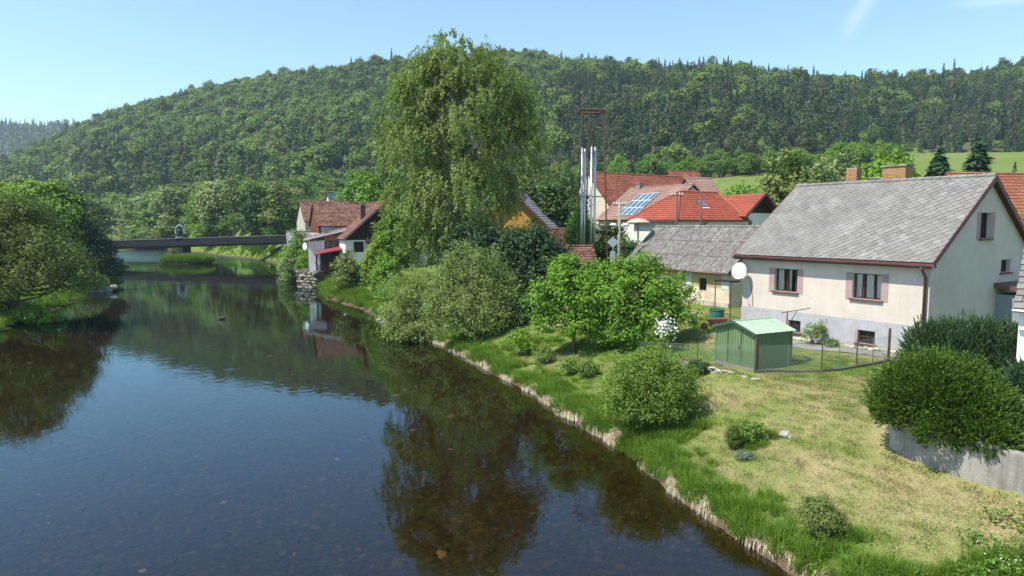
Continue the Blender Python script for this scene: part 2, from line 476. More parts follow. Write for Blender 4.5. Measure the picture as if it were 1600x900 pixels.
def build_land():
    xs = lines((-1100,-130,22), (-130,-40,2.5), (-40,-12,1.0), (-12,22,0.35), (22,70,1.5), (70,1200,18))
    ys = lines((-60,8,2.5), (8,60,0.4), (60,130,1.2), (130,260,3), (260,1150,14))
    X, Y = np.meshgrid(xs, ys)
    Z = ground_z(X.ravel(), Y.ravel()).reshape(X.shape)
    V = np.stack([X, Y, Z], -1).reshape(-1, 3)
    nx = len(xs); ny = len(ys)
    i = np.arange((ny-1)*(nx-1)); r = i // (nx-1); c = i % (nx-1)
    q = np.stack([r*nx+c, r*nx+c+1, (r+1)*nx+c+1, (r+1)*nx+c], -1)
    cx = V[q].mean(1)
    a = cx[:,0]/np.maximum(cx[:,1], 40)
    hill = cx[:,1] > np.interp(a, _HA, _HF)
    bed = (V[q][:,:,2].max(1) < 0.02) & ~hill & in_poly(cx[:,0], cx[:,1], POLY)
    dl = seg_dist(V[:,0], V[:,1], LEFT); dr = seg_dist(V[:,0], V[:,1], RIGHT); d = np.minimum(dl, dr)
    x, y = V[:,0], V[:,1]
    dry = dryf(x, y)
    for nm, msk, mat in (("ground", ~hill & ~bed, MAT_EARTH), ("riverbed", bed, bed_mat()), ("hill", hill, MAT_HILL)):
        f = q[msk]
        used, inv = np.unique(f.ravel(), return_inverse=True)
        me = np_mesh(nm, V[used], inv, np.full(len(f), 4))
        me.materials.append(mat); me.shade_smooth()
        if nm == "ground":
            at = me.attributes.new('dry', 'FLOAT', 'POINT'); at.data.foreach_set('value', dry[used].astype(np.float32))
        link(nm, me, None, None, 'structure')
build_land()

def water_mat():
    m, t = nt("river_water")
    g = N(t, "ShaderNodeNewGeometry"); pos = g.outputs['Position']
    mp = N(t, "ShaderNodeMapping"); mp.inputs['Scale'].default_value = (1.0, 0.7, 1); mp.inputs['Rotation'].default_value = (0, 0, 0.4)
    t.links.new(pos, mp.inputs[0])
    rip = noise(t, mp.outputs[0], 2.4, 3, 0.5)
    swell = noise(t, mp.outputs[0], 0.5, 2, 0.5)
    # riffles: rough water upstream by the bridge and in drifting patches
    sx = N(t, "ShaderNodeSeparateXYZ"); t.links.new(pos, sx.inputs[0])
    far = ramp(t, math_(t, 'SUBTRACT', sx.outputs[1], math_(t, 'MULTIPLY', sx.outputs[0], 0.55)), 185, 215)
    patch = ramp(t, noise(t, pos, 0.07, 3), 0.52, 0.66)
    amt = math_(t, 'ADD', math_(t, 'ADD', 0.003, math_(t, 'MULTIPLY', patch, 0.006)), math_(t, 'MULTIPLY', far, 0.13))
    h = math_(t, 'ADD', math_(t, 'MULTIPLY', rip, amt), math_(t, 'MULTIPLY', swell, 0.005))
    b = N(t, "ShaderNodeBump"); b.inputs['Strength'].default_value = 1.0; b.inputs['Distance'].default_value = 1.0
    t.links.new(h, b.inputs['Height'])
    fr = N(t, "ShaderNodeFresnel"); fr.inputs[0].default_value = 1.52; t.links.new(b.outputs[0], fr.inputs[1])
    tr = N(t, "ShaderNodeBsdfTransparent"); tr.inputs[0].default_value = (0.46, 0.39, 0.28, 1)
    gl = N(t, "ShaderNodeBsdfGlossy"); gl.inputs[0].default_value = (0.66, 0.90, 1.0, 1); t.links.new(math_(t, 'ADD', 0.02, math_(t, 'MULTIPLY', far, 0.16)), gl.inputs['Roughness']); t.links.new(b.outputs[0], gl.inputs['Normal'])
    mx = N(t, "ShaderNodeMixShader")
    t.links.new(fr.outputs[0], mx.inputs[0]); t.links.new(tr.outputs[0], mx.inputs[1]); t.links.new(gl.outputs[0], mx.inputs[2])
    o = N(t, "ShaderNodeOutputMaterial"); t.links.new(mx.outputs[0], o.inputs[0])
    return m
wm = MB()
wm.quad((-420,-62,0), (60,-62,0), (60,380,0), (-420,380,0))
wm.build("river_water", water_mat(), None, 'structure')

# a second, farther hill on the left, blue with distance
def far_hill_z(x, y):
    a = x / y
    t = np.interp(a, [-1.6,-1.1,-0.75,-0.69,-0.63,-0.58,-0.5,-0.3], [0.14,0.165,0.152,0.147,0.147,0.138,0.10,0.0])
    s = np.clip((y-1150)/350, 0, 1)
    return 20 + (CAM_Z + 1500*t - 12 - 20)*s - np.clip(y-1500, 0, None)*0.3 + s*6*vnoise(x, y, 0.01, 12)
def build_far_hill():
    xs = np.arange(-2300, -350, 30.0); ys = np.arange(1100, 1800, 30.0)
    X, Y = np.meshgrid(xs, ys); V = np.stack([X, Y, far_hill_z(X, Y)], -1).reshape(-1, 3)
    nx = len(xs); i = np.arange((len(ys)-1)*(nx-1)); r = i//(nx-1); c = i % (nx-1)
    q = np.stack([r*nx+c, r*nx+c+1, (r+1)*nx+c+1, (r+1)*nx+c], -1)
    me = np_mesh("far_hill", V, q.ravel(), np.full(len(q), 4)); me.materials.append(MAT_HILL); me.shade_smooth()
    link("far_hill", me, None, None, 'structure')
build_far_hill()

# ------------------------------------------------------------------ foliage geometry
def leaf_quads(P, Nn, ln, wd, rg, droop=None):
    """diamond leaves at points P facing Nn"""
    n = len(P)
    t = rg.normal(size=(n, 3))
    if droop is not None: t = t*(1-droop) + np.array([0, 0, -1.0])*droop*2
    t -= Nn*np.sum(t*Nn, 1, keepdims=True); t /= np.linalg.norm(t, axis=1, keepdims=True)+1e-9
    b = np.cross(Nn, t)
    L = (ln*rg.uniform(0.7, 1.3, n))[:, None]*0.5; Wd = (wd*rg.uniform(0.7, 1.3, n))[:, None]*0.5
    V = np.stack([P+t*L, P+b*Wd, P-t*L, P-b*Wd], 1).reshape(-1, 3)
    return V
def quads_mesh(name, V):
    n = len(V)//4
    return np_mesh(name, V, np.arange(4*n), np.full(n, 4))
def unit(v): return v/(np.linalg.norm(v, axis=1, keepdims=True)+1e-9)

def clumps(blobs, nc, rg, shell=0.22, low=-0.55):
    """clump centres spread over the outer part of a set of ellipsoids; returns centres and outward directions"""
    B = np.array(blobs, float)
    w = (B[:,3]*B[:,4]+B[:,4]*B[:,5]+B[:,3]*B[:,5]); w /= w.sum()
    k = rg.choice(len(B), size=nc*3, p=w)
    d = unit(rg.normal(size=(nc*3, 3)))
    ok = d[:,2] > low + rg.uniform(-0.2, 0.2, len(d))
    k, d = k[ok][:nc], d[ok][:nc]
    r = 1 - np.abs(rg.normal(size=len(k)))*shell
    r = np.clip(r, 0.25, 1.0)
    shoot = rg.uniform(size=len(k)) < 0.16
    r = np.where(shoot & (d[:,2] > -0.2), 1.0+rg.uniform(0.02, 0.24, len(k)), r)[:, None]
    C = B[k,:3] + d*B[k,3:6]*r
    return C, d
def crown_mesh(name, blobs, nc, per, cr, ln, wd, seed, up=0.45, out=0.85, rnd=0.6, shell=0.22, low=-0.55, droop=None, flat=0.75):
    rg = np.random.default_rng(seed)
    C, d = clumps(blobs, nc, rg, shell, low)
    sz = rg.uniform(0.6, 1.35, len(C))
    P = np.repeat(C, per, 0) + rg.normal(size=(len(C)*per, 3))*np.array([1, 1, flat])*cr*0.55*np.repeat(sz, per)[:, None]
    lo = unit(P - np.repeat(C, per, 0))
    Nn = unit(np.repeat(d, per, 0)*out*0.5 + lo*out*0.6 + np.array([0, 0, up]) + rg.normal(size=P.shape)*rnd*0.6)
    return quads_mesh(name, leaf_quads(P, Nn, ln, wd, rg, droop)), C
def limb(mb, p0, p1, r0, r1, rg, bend=0.15, n=5, seg=4):
    p0 = Vector(p0); p1 = Vector(p1); L = (p1-p0).length
    pts = []; rr = []
    o = Vector(rg.normal(size=3))*L*bend
    for i in range(seg+1):
        s = i/seg
        pts.append(p0.lerp(p1, s) + o*math.sin(math.pi*s)); rr.append(r0+(r1-r0)*s)
    mb.tube(pts, rr, n)
def trunk_mesh(name, h, r, C, nl, seed, mat, base_split=0.35, r2=None, lean=(0, 0), stems=1):
    """tapered trunk(s) with limbs running out to some of the crown's clumps"""
    rg = np.random.default_rng(seed); mb = MB()
    for s in range(stems):
        a = 6.28*s/stems + rg.uniform(0, 1)
        off = (0.0 if stems == 1 else 0.18)
        top = Vector((lean[0]*h + off*h*math.cos(a), lean[1]*h + off*h*math.sin(a), h))
        b0 = Vector((r*1.2*math.cos(a), r*1.2*math.sin(a), -0.3)) if stems > 1 else Vector((0, 0, -0.3))
        path = []; rr = []
        wob = Vector((rg.normal()*0.03*h, rg.normal()*0.03*h, 0))
        for i in range(7):
            u = i/6
            path.append(b0.lerp(top, u) + wob*math.sin(3.1*u)); rr.append(r*(1.25-0.25*min(1, u*6) if u < 0.17 else 1)*(1-0.88*u))
        mb.tube(path, rr, 8)
        if len(C):
            idx = rg.choice(len(C), size=min(nl//stems+1, len(C)), replace=False)
            for j in idx:
                c = Vector(C[j])
                u = min(0.95, max(base_split, (c.z/h)*0.62 + rg.uniform(-0.1, 0.08)))
                k = int(u*6); f = u*6-k
                p = path[k].lerp(path[min(k+1, 6)], f)
                rl = max(0.012, r*(1-0.88*u)*0.5)
                limb(mb, p, p.lerp(c, 0.97), rl, rl*0.25, rg, 0.08, 5, 3)
    me = mb.mesh(name); me.materials.append(mat); me.shade_smooth()
    return me

BARK = M("bark", (0.07, 0.055, 0.04), (0.13, 0.105, 0.08), 6, rough=0.95, bump=0.6, bscale=25)
BARK_GREY = M("grey_bark", (0.13, 0.115, 0.095), (0.22, 0.2, 0.17), 5, rough=0.95, bump=0.5, bscale=25)
BARK_WHITE = M("birch_bark", (0.62, 0.6, 0.55), (0.45, 0.43, 0.39), 3, (0.05, 0.045, 0.04), 1.6, rough=0.8)

F_FOREST_A = foliage("leaf_forest_light", (0.105, 0.165, 0.034), (0.190, 0.255, 0.062), 0.25, 0.3, 0.3)
F_FOREST_B = foliage("leaf_forest_mid", (0.068, 0.118, 0.026), (0.135, 0.195, 0.048), 0.25, 0.3, 0.3)
F_CONIFER = foliage("needles_dark", (0.025, 0.059, 0.025), (0.055, 0.097, 0.042), 0.1, 0.25, 0.3)
F_PINE = foliage("needles_pine", (0.057, 0.085, 0.035), (0.101, 0.126, 0.055), 0.1, 0.25, 0.3)
F_BARE = foliage("bare_twigs", (0.130, 0.117, 0.098), (0.208, 0.189, 0.156), 0.05, 0.2, 0.3)
F_PALE = foliage("leaf_pale_willow", (0.155, 0.210, 0.070), (0.260, 0.320, 0.130), 0.3, 0.14)
F_MID = foliage("leaf_mid", (0.085, 0.155, 0.030), (0.160, 0.250, 0.052), 0.3, 0.14)
F_BRIGHT = foliage("leaf_bright", (0.105, 0.217, 0.024), (0.188, 0.323, 0.045), 0.35, 0.1)
F_DARK = foliage("leaf_dark", (0.030, 0.068, 0.019), (0.063, 0.120, 0.030), 0.2, 0.12)
F_OLIVE = foliage("leaf_olive", (0.115, 0.155, 0.036), (0.190, 0.235, 0.062), 0.25, 0.12)

# ------------------------------------------------------------------ hillside forest (one mass)
def conifer_mesh(name, h, r, tiers, per, seed, mat, ln=0.9, wd=0.5, sag=0.25):
    rg = np.random.default_rng(seed)
    P = []; D = []
    for i in range(tiers):
        u = (i+0.5)/tiers
        z = h*(0.08+0.9*u); R = r*(1-u)**0.85*rg.uniform(0.8, 1.15)+0.08
        n = max(5, int(per*(1-u)+4))
        a = rg.uniform(0, 6.28, n); q = rg.uniform(0.35, 1.0, n)**0.7
        P.append(np.stack([R*q*np.cos(a), R*q*np.sin(a), z - R*q*sag + rg.normal(size=n)*h*0.012], -1))
        D.append(np.stack([np.cos(a), np.sin(a), 0*a], -1))
    P = np.vstack(P); D = np.vstack(D)
    Nn = unit(D*0.5 + np.array([0, 0, 0.7]) + rg.normal(size=P.shape)*0.35)
    t = D + np.array([0, 0, -0.35]) + rg.normal(size=P.shape)*0.3
    t = unit(t - Nn*np.sum(t*Nn, 1, keepdims=True)); b = np.cross(Nn, t)
    L = (ln*rg.uniform(0.7, 1.3, len(P)))[:, None]*0.5; Wd = (wd*rg.uniform(0.7, 1.3, len(P)))[:, None]*0.5
    V = np.stack([P+t*L, P+b*Wd, P-t*L, P-b*Wd], 1).reshape(-1, 3)
    me = quads_mesh(name, V); me.materials.append(mat)
    return me

def scatter(name, variants, P, rotz, scl, idx, kind='stuff', label=None, cat=None, tilt=None):
    """one object whose points carry one of the variant meshes each"""
    c = bpy.data.collections.new(name + "_kinds")
    for i, me in enumerate(variants):
        o = bpy.data.objects.new("%s_kind_%02d" % (name, i), me); c.objects.link(o)
    n = len(P)
    me = bpy.data.meshes.new(name); me.vertices.add(n); me.vertices.foreach_set("co", P.astype(np.float32).ravel())
    def attr(nm, ty, key, v):
        a = me.attributes.new(nm, ty, 'POINT'); a.data.foreach_set(key, np.ascontiguousarray(v).ravel())
    R = np.zeros((n, 3), np.float32); R[:,2] = rotz
    if tilt is not None: R[:,:2] = tilt
    attr('turn', 'FLOAT_VECTOR', 'vector', R)
    sc = np.asarray(scl, np.float32); sc = np.repeat(sc[:, None], 3, 1) if sc.ndim == 1 else sc
    attr('size', 'FLOAT_VECTOR', 'vector', sc.astype(np.float32))
    attr('pick', 'INT', 'value', np.asarray(idx, np.int32))
    o = link(name, me, None, None, kind)
    ng = bpy.data.node_groups.new(name + "_nodes", 'GeometryNodeTree')
    ng.interface.new_socket("Geometry", in_out='INPUT', socket_type='NodeSocketGeometry')
    ng.interface.new_socket("Geometry", in_out='OUTPUT', socket_type='NodeSocketGeometry')
    gi = ng.nodes.new("NodeGroupInput"); go = ng.nodes.new("NodeGroupOutput")
    ip = ng.nodes.new("GeometryNodeInstanceOnPoints"); ci = ng.nodes.new("GeometryNodeCollectionInfo")
    ci.inputs['Collection'].default_value = c; ci.inputs['Separate Children'].default_value = True; ci.inputs['Reset Children'].default_value = True
    def named(nm, ty):
        a = ng.nodes.new("GeometryNodeInputNamedAttribute"); a.data_type = ty; a.inputs['Name'].default_value = nm; return a.outputs['Attribute']
    e2r = ng.nodes.new("FunctionNodeEulerToRotation")
    ng.links.new(named('turn', 'FLOAT_VECTOR'), e2r.inputs[0])
    ng.links.new(gi.outputs[0], ip.inputs['Points']); ng.links.new(ci.outputs[0], ip.inputs['Instance'])
    ip.inputs['Pick Instance'].default_value = True
    ng.links.new(named('pick', 'INT'), ip.inputs['Instance Index'])
    ng.links.new(e2r.outputs[0], ip.inputs['Rotation']); ng.links.new(named('size', 'FLOAT_VECTOR'), ip.inputs['Scale'])
    ng.links.new(ip.outputs[0], go.inputs[0])
    md = o.modifiers.new("scatter", 'NODES'); md.node_group = ng
    return tag(o, label, cat)

def forest_kinds():
    out = []
    for i in range(4):    # broadleaf, light then mid
        rg = random.Random(40+i)
        bl = [(0,0,7.6,3.1,3.1,3.9)] + [(rg.uniform(-1.8,1.8), rg.uniform(-1.8,1.8), rg.uniform(5.5,10.5), 1.9,1.9,1.9) for _ in range(4)]
        me, C = crown_mesh("forest_broadleaf", bl, 90, 9, 1.15, 0.95, 0.7, 60+i, shell=0.15, low=-0.5)
        me.materials.append(F_FOREST_A if i < 2 else F_FOREST_B); out.append(me)
    for i in range(2): out.append(conifer_mesh("forest_spruce", 16, 2.7, 26, 30, 80+i, F_CONIFER, 1.15, 0.7))
    for i in range(2):
        rg = random.Random(50+i)
        bl = [(0,0,11.5,2.2,2.2,3.2), (rg.uniform(-1,1),rg.uniform(-1,1),8.8,1.7,1.7,1.5), (rg.uniform(-1,1),rg.uniform(-1,1),13.2,1.3,1.3,1.6)]
        me, C = crown_mesh("forest_pine", bl, 60, 9, 0.9, 0.85, 0.5, 70+i, shell=0.2, low=-0.8)
        me.materials.append(F_PINE); out.append(me)
    me = conifer_mesh("forest_snag", 15, 1.3, 20, 10, 91, F_BARE, 1.0, 0.12, 0.1); out.append(me)
    return out
KINDS = forest_kinds()
def plant_hill():
    rg = np.random.default_rng(5)
    sp = 5.0
    gx, gy = np.meshgrid(np.arange(-720, 760, sp), np.arange(255, 700, sp*1.05))
    x = gx.ravel() + rg.uniform(-0.45, 0.45, gx.size)*sp; y = gy.ravel() + rg.uniform(-0.45, 0.45, gx.size)*sp
    a = x/y; fd = np.interp(a, _HA, _HF); rd = np.interp(a, _HA, _HR)
    keep = (y > fd-6) & (y < rd+35) & (np.abs(a) < 1.02)
    keep &= ~in_poly(x, y, POLY) & (seg_dist(x, y, LEFT) > 4) & (seg_dist(x, y, RIGHT) > 4)
    x, y, a, fd, rd = x[keep], y[keep], a[keep], fd[keep], rd[keep]
    s = np.clip((y-fd)/(rd-fd), 0, 1)
    z = ground_z(x, y)
    # stands: conifers low on the right-hand slope and low on the left, broadleaf above, spruce along the crest
    n1 = vnoise(x, y, 0.02, 21); n2 = vnoise(x, y, 0.045, 22)
    con = np.where(a > 0.05, 0.50 - 0.25*s, 0.30 - 0.35*s) + 0.6*n1 + 0.28*n2
    con = np.where((a > 0.08) & (s < 0.7), con+0.5, con)
    con = np.where((a < -0.2) & (s < 0.3), con+0.3, con)
    con = np.where((a > 0.18) & (s > 0.88), con+0.35, con)
    u = rg.uniform(size=len(x))
    pine = rg.uniform(size=len(x)) < np.where(a > 0.05, 0.38, 0.5)
    k = np.where(u < np.clip(con, 0.04, 0.93), np.where(pine, 6+rg.integers(0, 2, len(x)), 4+rg.integers(0, 2, len(x))),
                 np.where(rg.uniform(size=len(x)) < 0.55+0.5*n2, rg.integers(0, 2, len(x)), 2+rg.integers(0, 2, len(x))))
    k = np.where((rg.uniform(size=len(x)) < np.where((a > 0.1) & (n1 > 0.1), 0.05, 0.015)), 8, k)
    sc = np.clip(rg.lognormal(-0.2, 0.24, len(x)), 0.5, 1.35)*np.where(k < 4, 1.0, 0.88)*(1+0.15*n2)
    # skip trees that the crest or nearer trees hide completely
    con_ = (k >= 4)
    wide = np.where(con_, rg.uniform(0.78, 1.05, len(x)), rg.uniform(0.85, 1.25, len(x))); tall = np.where(con_, rg.uniform(0.85, 1.12, len(x)), rg.uniform(0.8, 1.1, len(x)))
    S3 = np.stack([sc*wide, sc*wide, sc*tall], -1)
    P = np.stack([x, y, z-0.6], -1)
    scatter("hillside_forest", KINDS, P, rg.uniform(0, 6.28, len(x)), S3, k, label="mixed forest covering the whole hillside behind the village", cat="forest")
    # far hill
    gx, gy = np.meshgrid(np.arange(-2000, -500, 10.0), np.arange(1160, 1560, 11.0))
    x = gx.ravel()+rg.uniform(-4, 4, gx.size); y = gy.ravel()+rg.uniform(-4, 4, gx.size)
    a = x/y; kk = (a > -1.05) & (a < -0.45); x, y = x[kk], y[kk]
    z = far_hill_z(x, y); k = np.where(rg.uniform(size=len(x)) < 0.55+0.3*vnoise(x, y, 0.01, 4), 4+rg.integers(0, 2, len(x)), rg.integers(0, 4, len(x)))
    scatter("distant_forest", KINDS, np.stack([x, y, z-0.5], -1), rg.uniform(0, 6.28, len(x)), rg.uniform(0.9, 1.6, len(x)), k,
            label="bluish forest on the far hill at the valley's left end", cat="forest")
plant_hill()

# ------------------------------------------------------------------ building materials
RENDER_WHITE = M("cream_render", (0.56, 0.495, 0.445), (0.515, 0.455, 0.41), 1.2, (0.47, 0.41, 0.368), 0.5, rough=0.92, bump=0.5, bscale=55, streak=(0.40, 0.34, 0.29, 0.28))
PLINTH_GREY = M("grey_plinth_render", (0.40, 0.40, 0.43), (0.33, 0.33, 0.355), 2.5, rough=0.95, bump=1.0, bscale=22, streak=(0.27, 0.26, 0.26, 0.4), blot=(0.46, 0.45, 0.46, 0.5))
WHITE_WALL = M("white_wall", (0.72, 0.71, 0.68), (0.62, 0.61, 0.58), 0.8, (0.5, 0.48, 0.44), 0.35, rough=0.9, bump=0.2, streak=(0.42, 0.39, 0.34, 0.5))
PALE_BLUE = M("pale_blue_wall", (0.36, 0.45, 0.48), (0.3, 0.38, 0.41), 0.8, rough=0.9)
PINK = M("mauve_paint", (0.37, 0.255, 0.255), (0.32, 0.215, 0.22), 3, rough=0.8)
MAUVE = M("plum_paint", (0.15, 0.055, 0.065), (0.11, 0.04, 0.05), 2, rough=0.55)
BROWN = M("brown_wood", (0.085, 0.04, 0.028), (0.055, 0.027, 0.02), 3, rough=0.6)
DARKWOOD = M("dark_brown_boards", (0.022, 0.013, 0.011), (0.035, 0.02, 0.016), 2, rough=0.85, stretch=(1, 1, 0.2))
GUTTER = M("brown_gutter", (0.13, 0.065, 0.055), (0.09, 0.045, 0.04), 2.5, rough=0.5, spec=0.5)
SLATE = M("grey_fibre_slate", (0.195, 0.188, 0.175), (0.15, 0.145, 0.135), 1.3, (0.245, 0.24, 0.226), 0.7, rough=0.9, bump=0.4, bscale=30, objrand=0.11)
SLATE_M = M("grey_fibre_slate_rest", (0.195, 0.188, 0.175), (0.15, 0.145, 0.135), 1.3, (0.245, 0.24, 0.226), 0.7, rough=0.9, bump=0.4, bscale=30, island=0.08)
ASBESTOS = M("corrugated_sheet", (0.20, 0.185, 0.175), (0.115, 0.10, 0.095), 3.5, (0.29, 0.28, 0.27), 3.0, rough=0.95, bump=0.3, objrand=0.1)
BRICK = M("ochre_brick", (0.36, 0.21, 0.10), (0.30, 0.16, 0.08), 3, rough=0.9, objrand=0.18)
MORTAR = M("mortar", (0.30, 0.27, 0.22), (0.24, 0.21, 0.18), 5, rough=0.95)
CONCRETE = M("weathered_concrete", (0.31, 0.29, 0.26), (0.22, 0.205, 0.18), 1.3, (0.13, 0.12, 0.105), 0.8, rough=0.95, bump=0.5, bscale=14, streak=(0.10, 0.095, 0.08, 0.75), blot=(0.12, 0.13, 0.07, 0.6))
DARK_CONC = M("blackened_concrete", (0.028, 0.03, 0.034), (0.02, 0.021, 0.024), 0.6, (0.04, 0.04, 0.04), 0.3, rough=0.9, spec=0.1)
STONE = M("pale_stone", (0.36, 0.34, 0.30), (0.27, 0.25, 0.22), 3, rough=0.95, bump=0.6, bscale=12, objrand=0.2)
ASPHALT = M("old_paving", (0.23, 0.225, 0.22), (0.18, 0.175, 0.165), 1.5, (0.26, 0.25, 0.22), 0.6, rough=0.95, bump=0.3)
GLASS = glass_mat("window_glass")
DGLASS = M("dark_window", (0.02, 0.023, 0.026), rough=0.06, spec=0.6)
CURTAIN = M("net_curtain", (0.75, 0.74, 0.72), (0.55, 0.54, 0.53), 9, rough=0.9, stretch=(4, 4, 0.3))
ROOM = M("dim_room", (0.10, 0.09, 0.08), (0.07, 0.06, 0.05), 1, rough=0.9)
TILE_RED = M("bright_red_tiles", (0.36, 0.085, 0.05), (0.29, 0.07, 0.042), 1.0, (0.27, 0.085, 0.055), 0.5, rough=0.6, island=0.14, spec=0.3, blot=(0.22, 0.11, 0.07, 0.4))
TILE_OLD = M("old_brown_tiles", (0.185, 0.085, 0.058), (0.12, 0.062, 0.048), 0.9, (0.25, 0.15, 0.11), 0.5, rough=0.85, island=0.42)
TILE_BARN = M("barn_red_tiles", (0.27, 0.085, 0.052), (0.2, 0.065, 0.042), 0.8, (0.31, 0.14, 0.09), 0.3, rough=0.85, island=0.24, blot=(0.16, 0.09, 0.065, 0.5))
TILE_ORANGE = M("orange_tiles", (0.30, 0.11, 0.06), (0.23, 0.085, 0.048), 0.9, (0.3, 0.17, 0.1), 0.4, rough=0.8, island=0.14)
TILE_PALE = M("pale_mauve_tiles", (0.30, 0.18, 0.15), (0.24, 0.14, 0.12), 0.8, (0.35, 0.24, 0.2), 0.4, rough=0.85, island=0.1)
GREY_ROOF = M("grey_roof_sheet", (0.26, 0.26, 0.27), (0.2, 0.2, 0.21), 1, rough=0.8, island=0.08)
GREY_GABLE = M("grey_gable_render", (0.27, 0.27, 0.27), (0.21, 0.21, 0.21), 0.7, rough=0.95)
RUBBLE = M("rubble_wall", (0.44, 0.40, 0.33), (0.30, 0.26, 0.21), 2.6, (0.5, 0.47, 0.4), 1.2, rough=0.95, bump=1.0, bscale=5)
OCHRE = M("ochre_wall", (0.42, 0.245, 0.06), (0.34, 0.19, 0.05), 0.6, rough=0.9)
OLD_OCHRE = M("faded_ochre_render", (0.42, 0.33, 0.16), (0.35, 0.28, 0.15), 1.5, rough=0.95)
OLD_CREAM = M("peeling_cream_render", (0.60, 0.52, 0.40), (0.5, 0.43, 0.33), 1.2, (0.42, 0.34, 0.25), 0.9, rough=0.95)
OLD_BLUE = M("faded_blue_band", (0.48, 0.54, 0.56), (0.42, 0.47, 0.48), 2, rough=0.95)
STEEL = M("galvanised_steel", (0.55, 0.56, 0.57), (0.45, 0.46, 0.47), 1.0, rough=0.35, metal=0.8, stretch=(1, 1, 0.15))
RUST = M("rusty_steel", (0.12, 0.068, 0.05), (0.07, 0.045, 0.036), 4, rough=0.85)
SHED_GREEN = M("green_painted_sheet", (0.13, 0.20, 0.088), (0.11, 0.17, 0.075), 1.2, rough=0.55, spec=0.3, streak=(0.16, 0.22, 0.13, 0.6), blot=(0.12, 0.09, 0.05, 0.35))
SHED_ROOF = M("pale_green_roof_sheet", (0.36, 0.46, 0.34), (0.30, 0.40, 0.29), 1.0, (0.40, 0.47, 0.37), 0.7, rough=0.55, spec=0.3, streak=(0.27, 0.33, 0.24, 0.6), blot=(0.33, 0.25, 0.16, 0.3))
PLASTIC_WHITE = M("white_dish_paint", (0.8, 0.8, 0.79), rough=0.4)
WIRE = M("green_wire", (0.16, 0.22, 0.16), rough=0.6)
REDROOF_SHEET = M("crimson_sheet_roof", (0.27, 0.045, 0.055), (0.22, 0.035, 0.045), 1, rough=0.5)
PINK_SHEET = M("faded_pink_sheet_roof", (0.27, 0.14, 0.135), (0.21, 0.10, 0.10), 1.2, rough=0.6)
WOOD_POLE = M("weathered_pole_wood", (0.12, 0.085, 0.06), (0.075, 0.055, 0.042), 4, rough=0.9, stretch=(1, 1, 0.1))
PANEL = M("solar_cell_blue", (0.075, 0.13, 0.19), (0.06, 0.11, 0.17), 1.5, rough=0.12, spec=0.9)

# ------------------------------------------------------------------ building helpers (local frame: x along the front, y inward, z up)
def wall(mb, x0, x1, top, holes=(), t=0.3, base=0.0):
    """front face at y=0 with openings (x0,x1,z0,z1) and reveals t deep; top = [(x,z),...] silhouette"""
    xs = sorted(set([x0, x1] + [p[0] for p in top if x0 < p[0] < x1] + [h[0] for h in holes] + [h[1] for h in holes]))
    tx = [p[0] for p in top]; tz = [p[1] for p in top]
    Zt = lambda x: float(np.interp(x, tx, tz))
    for a, b in zip(xs[:-1], xs[1:]):
        m = (a+b)/2; z = base
        hs = sorted([h for h in holes if h[0] <= m <= h[1]], key=lambda h: h[2])
        for h in hs:
            if h[2] > z + 1e-6: mb.quad((a,0,z), (b,0,z), (b,0,h[2]), (a,0,h[2]))
            z = h[3]
        mb.quad((a,0,z), (b,0,z), (b,0,Zt(b)), (a,0,Zt(a)))
    for a, b, c, d in holes:
        mb.quad((a,0,c), (a,t,c), (a,t,d), (a,0,d)); mb.quad((b,0,c), (b,0,d), (b,t,d), (b,t,c))
        mb.quad((a,0,d), (a,t,d), (b,t,d), (b,0,d)); mb.quad((a,0,c), (b,0,c), (b,t,c), (a,t,c))
def side_T(kind, L, D):
    """maps a wall drawn on the front to another side of an L x D house"""
    return {'front': lambda x, y, z: (x, y, z), 'right': lambda x, y, z: (L-y, x, z),
            'back': lambda x, y, z: (L-x, D-y, z), 'left': lambda x, y, z: (y, D-x, z)}[kind]
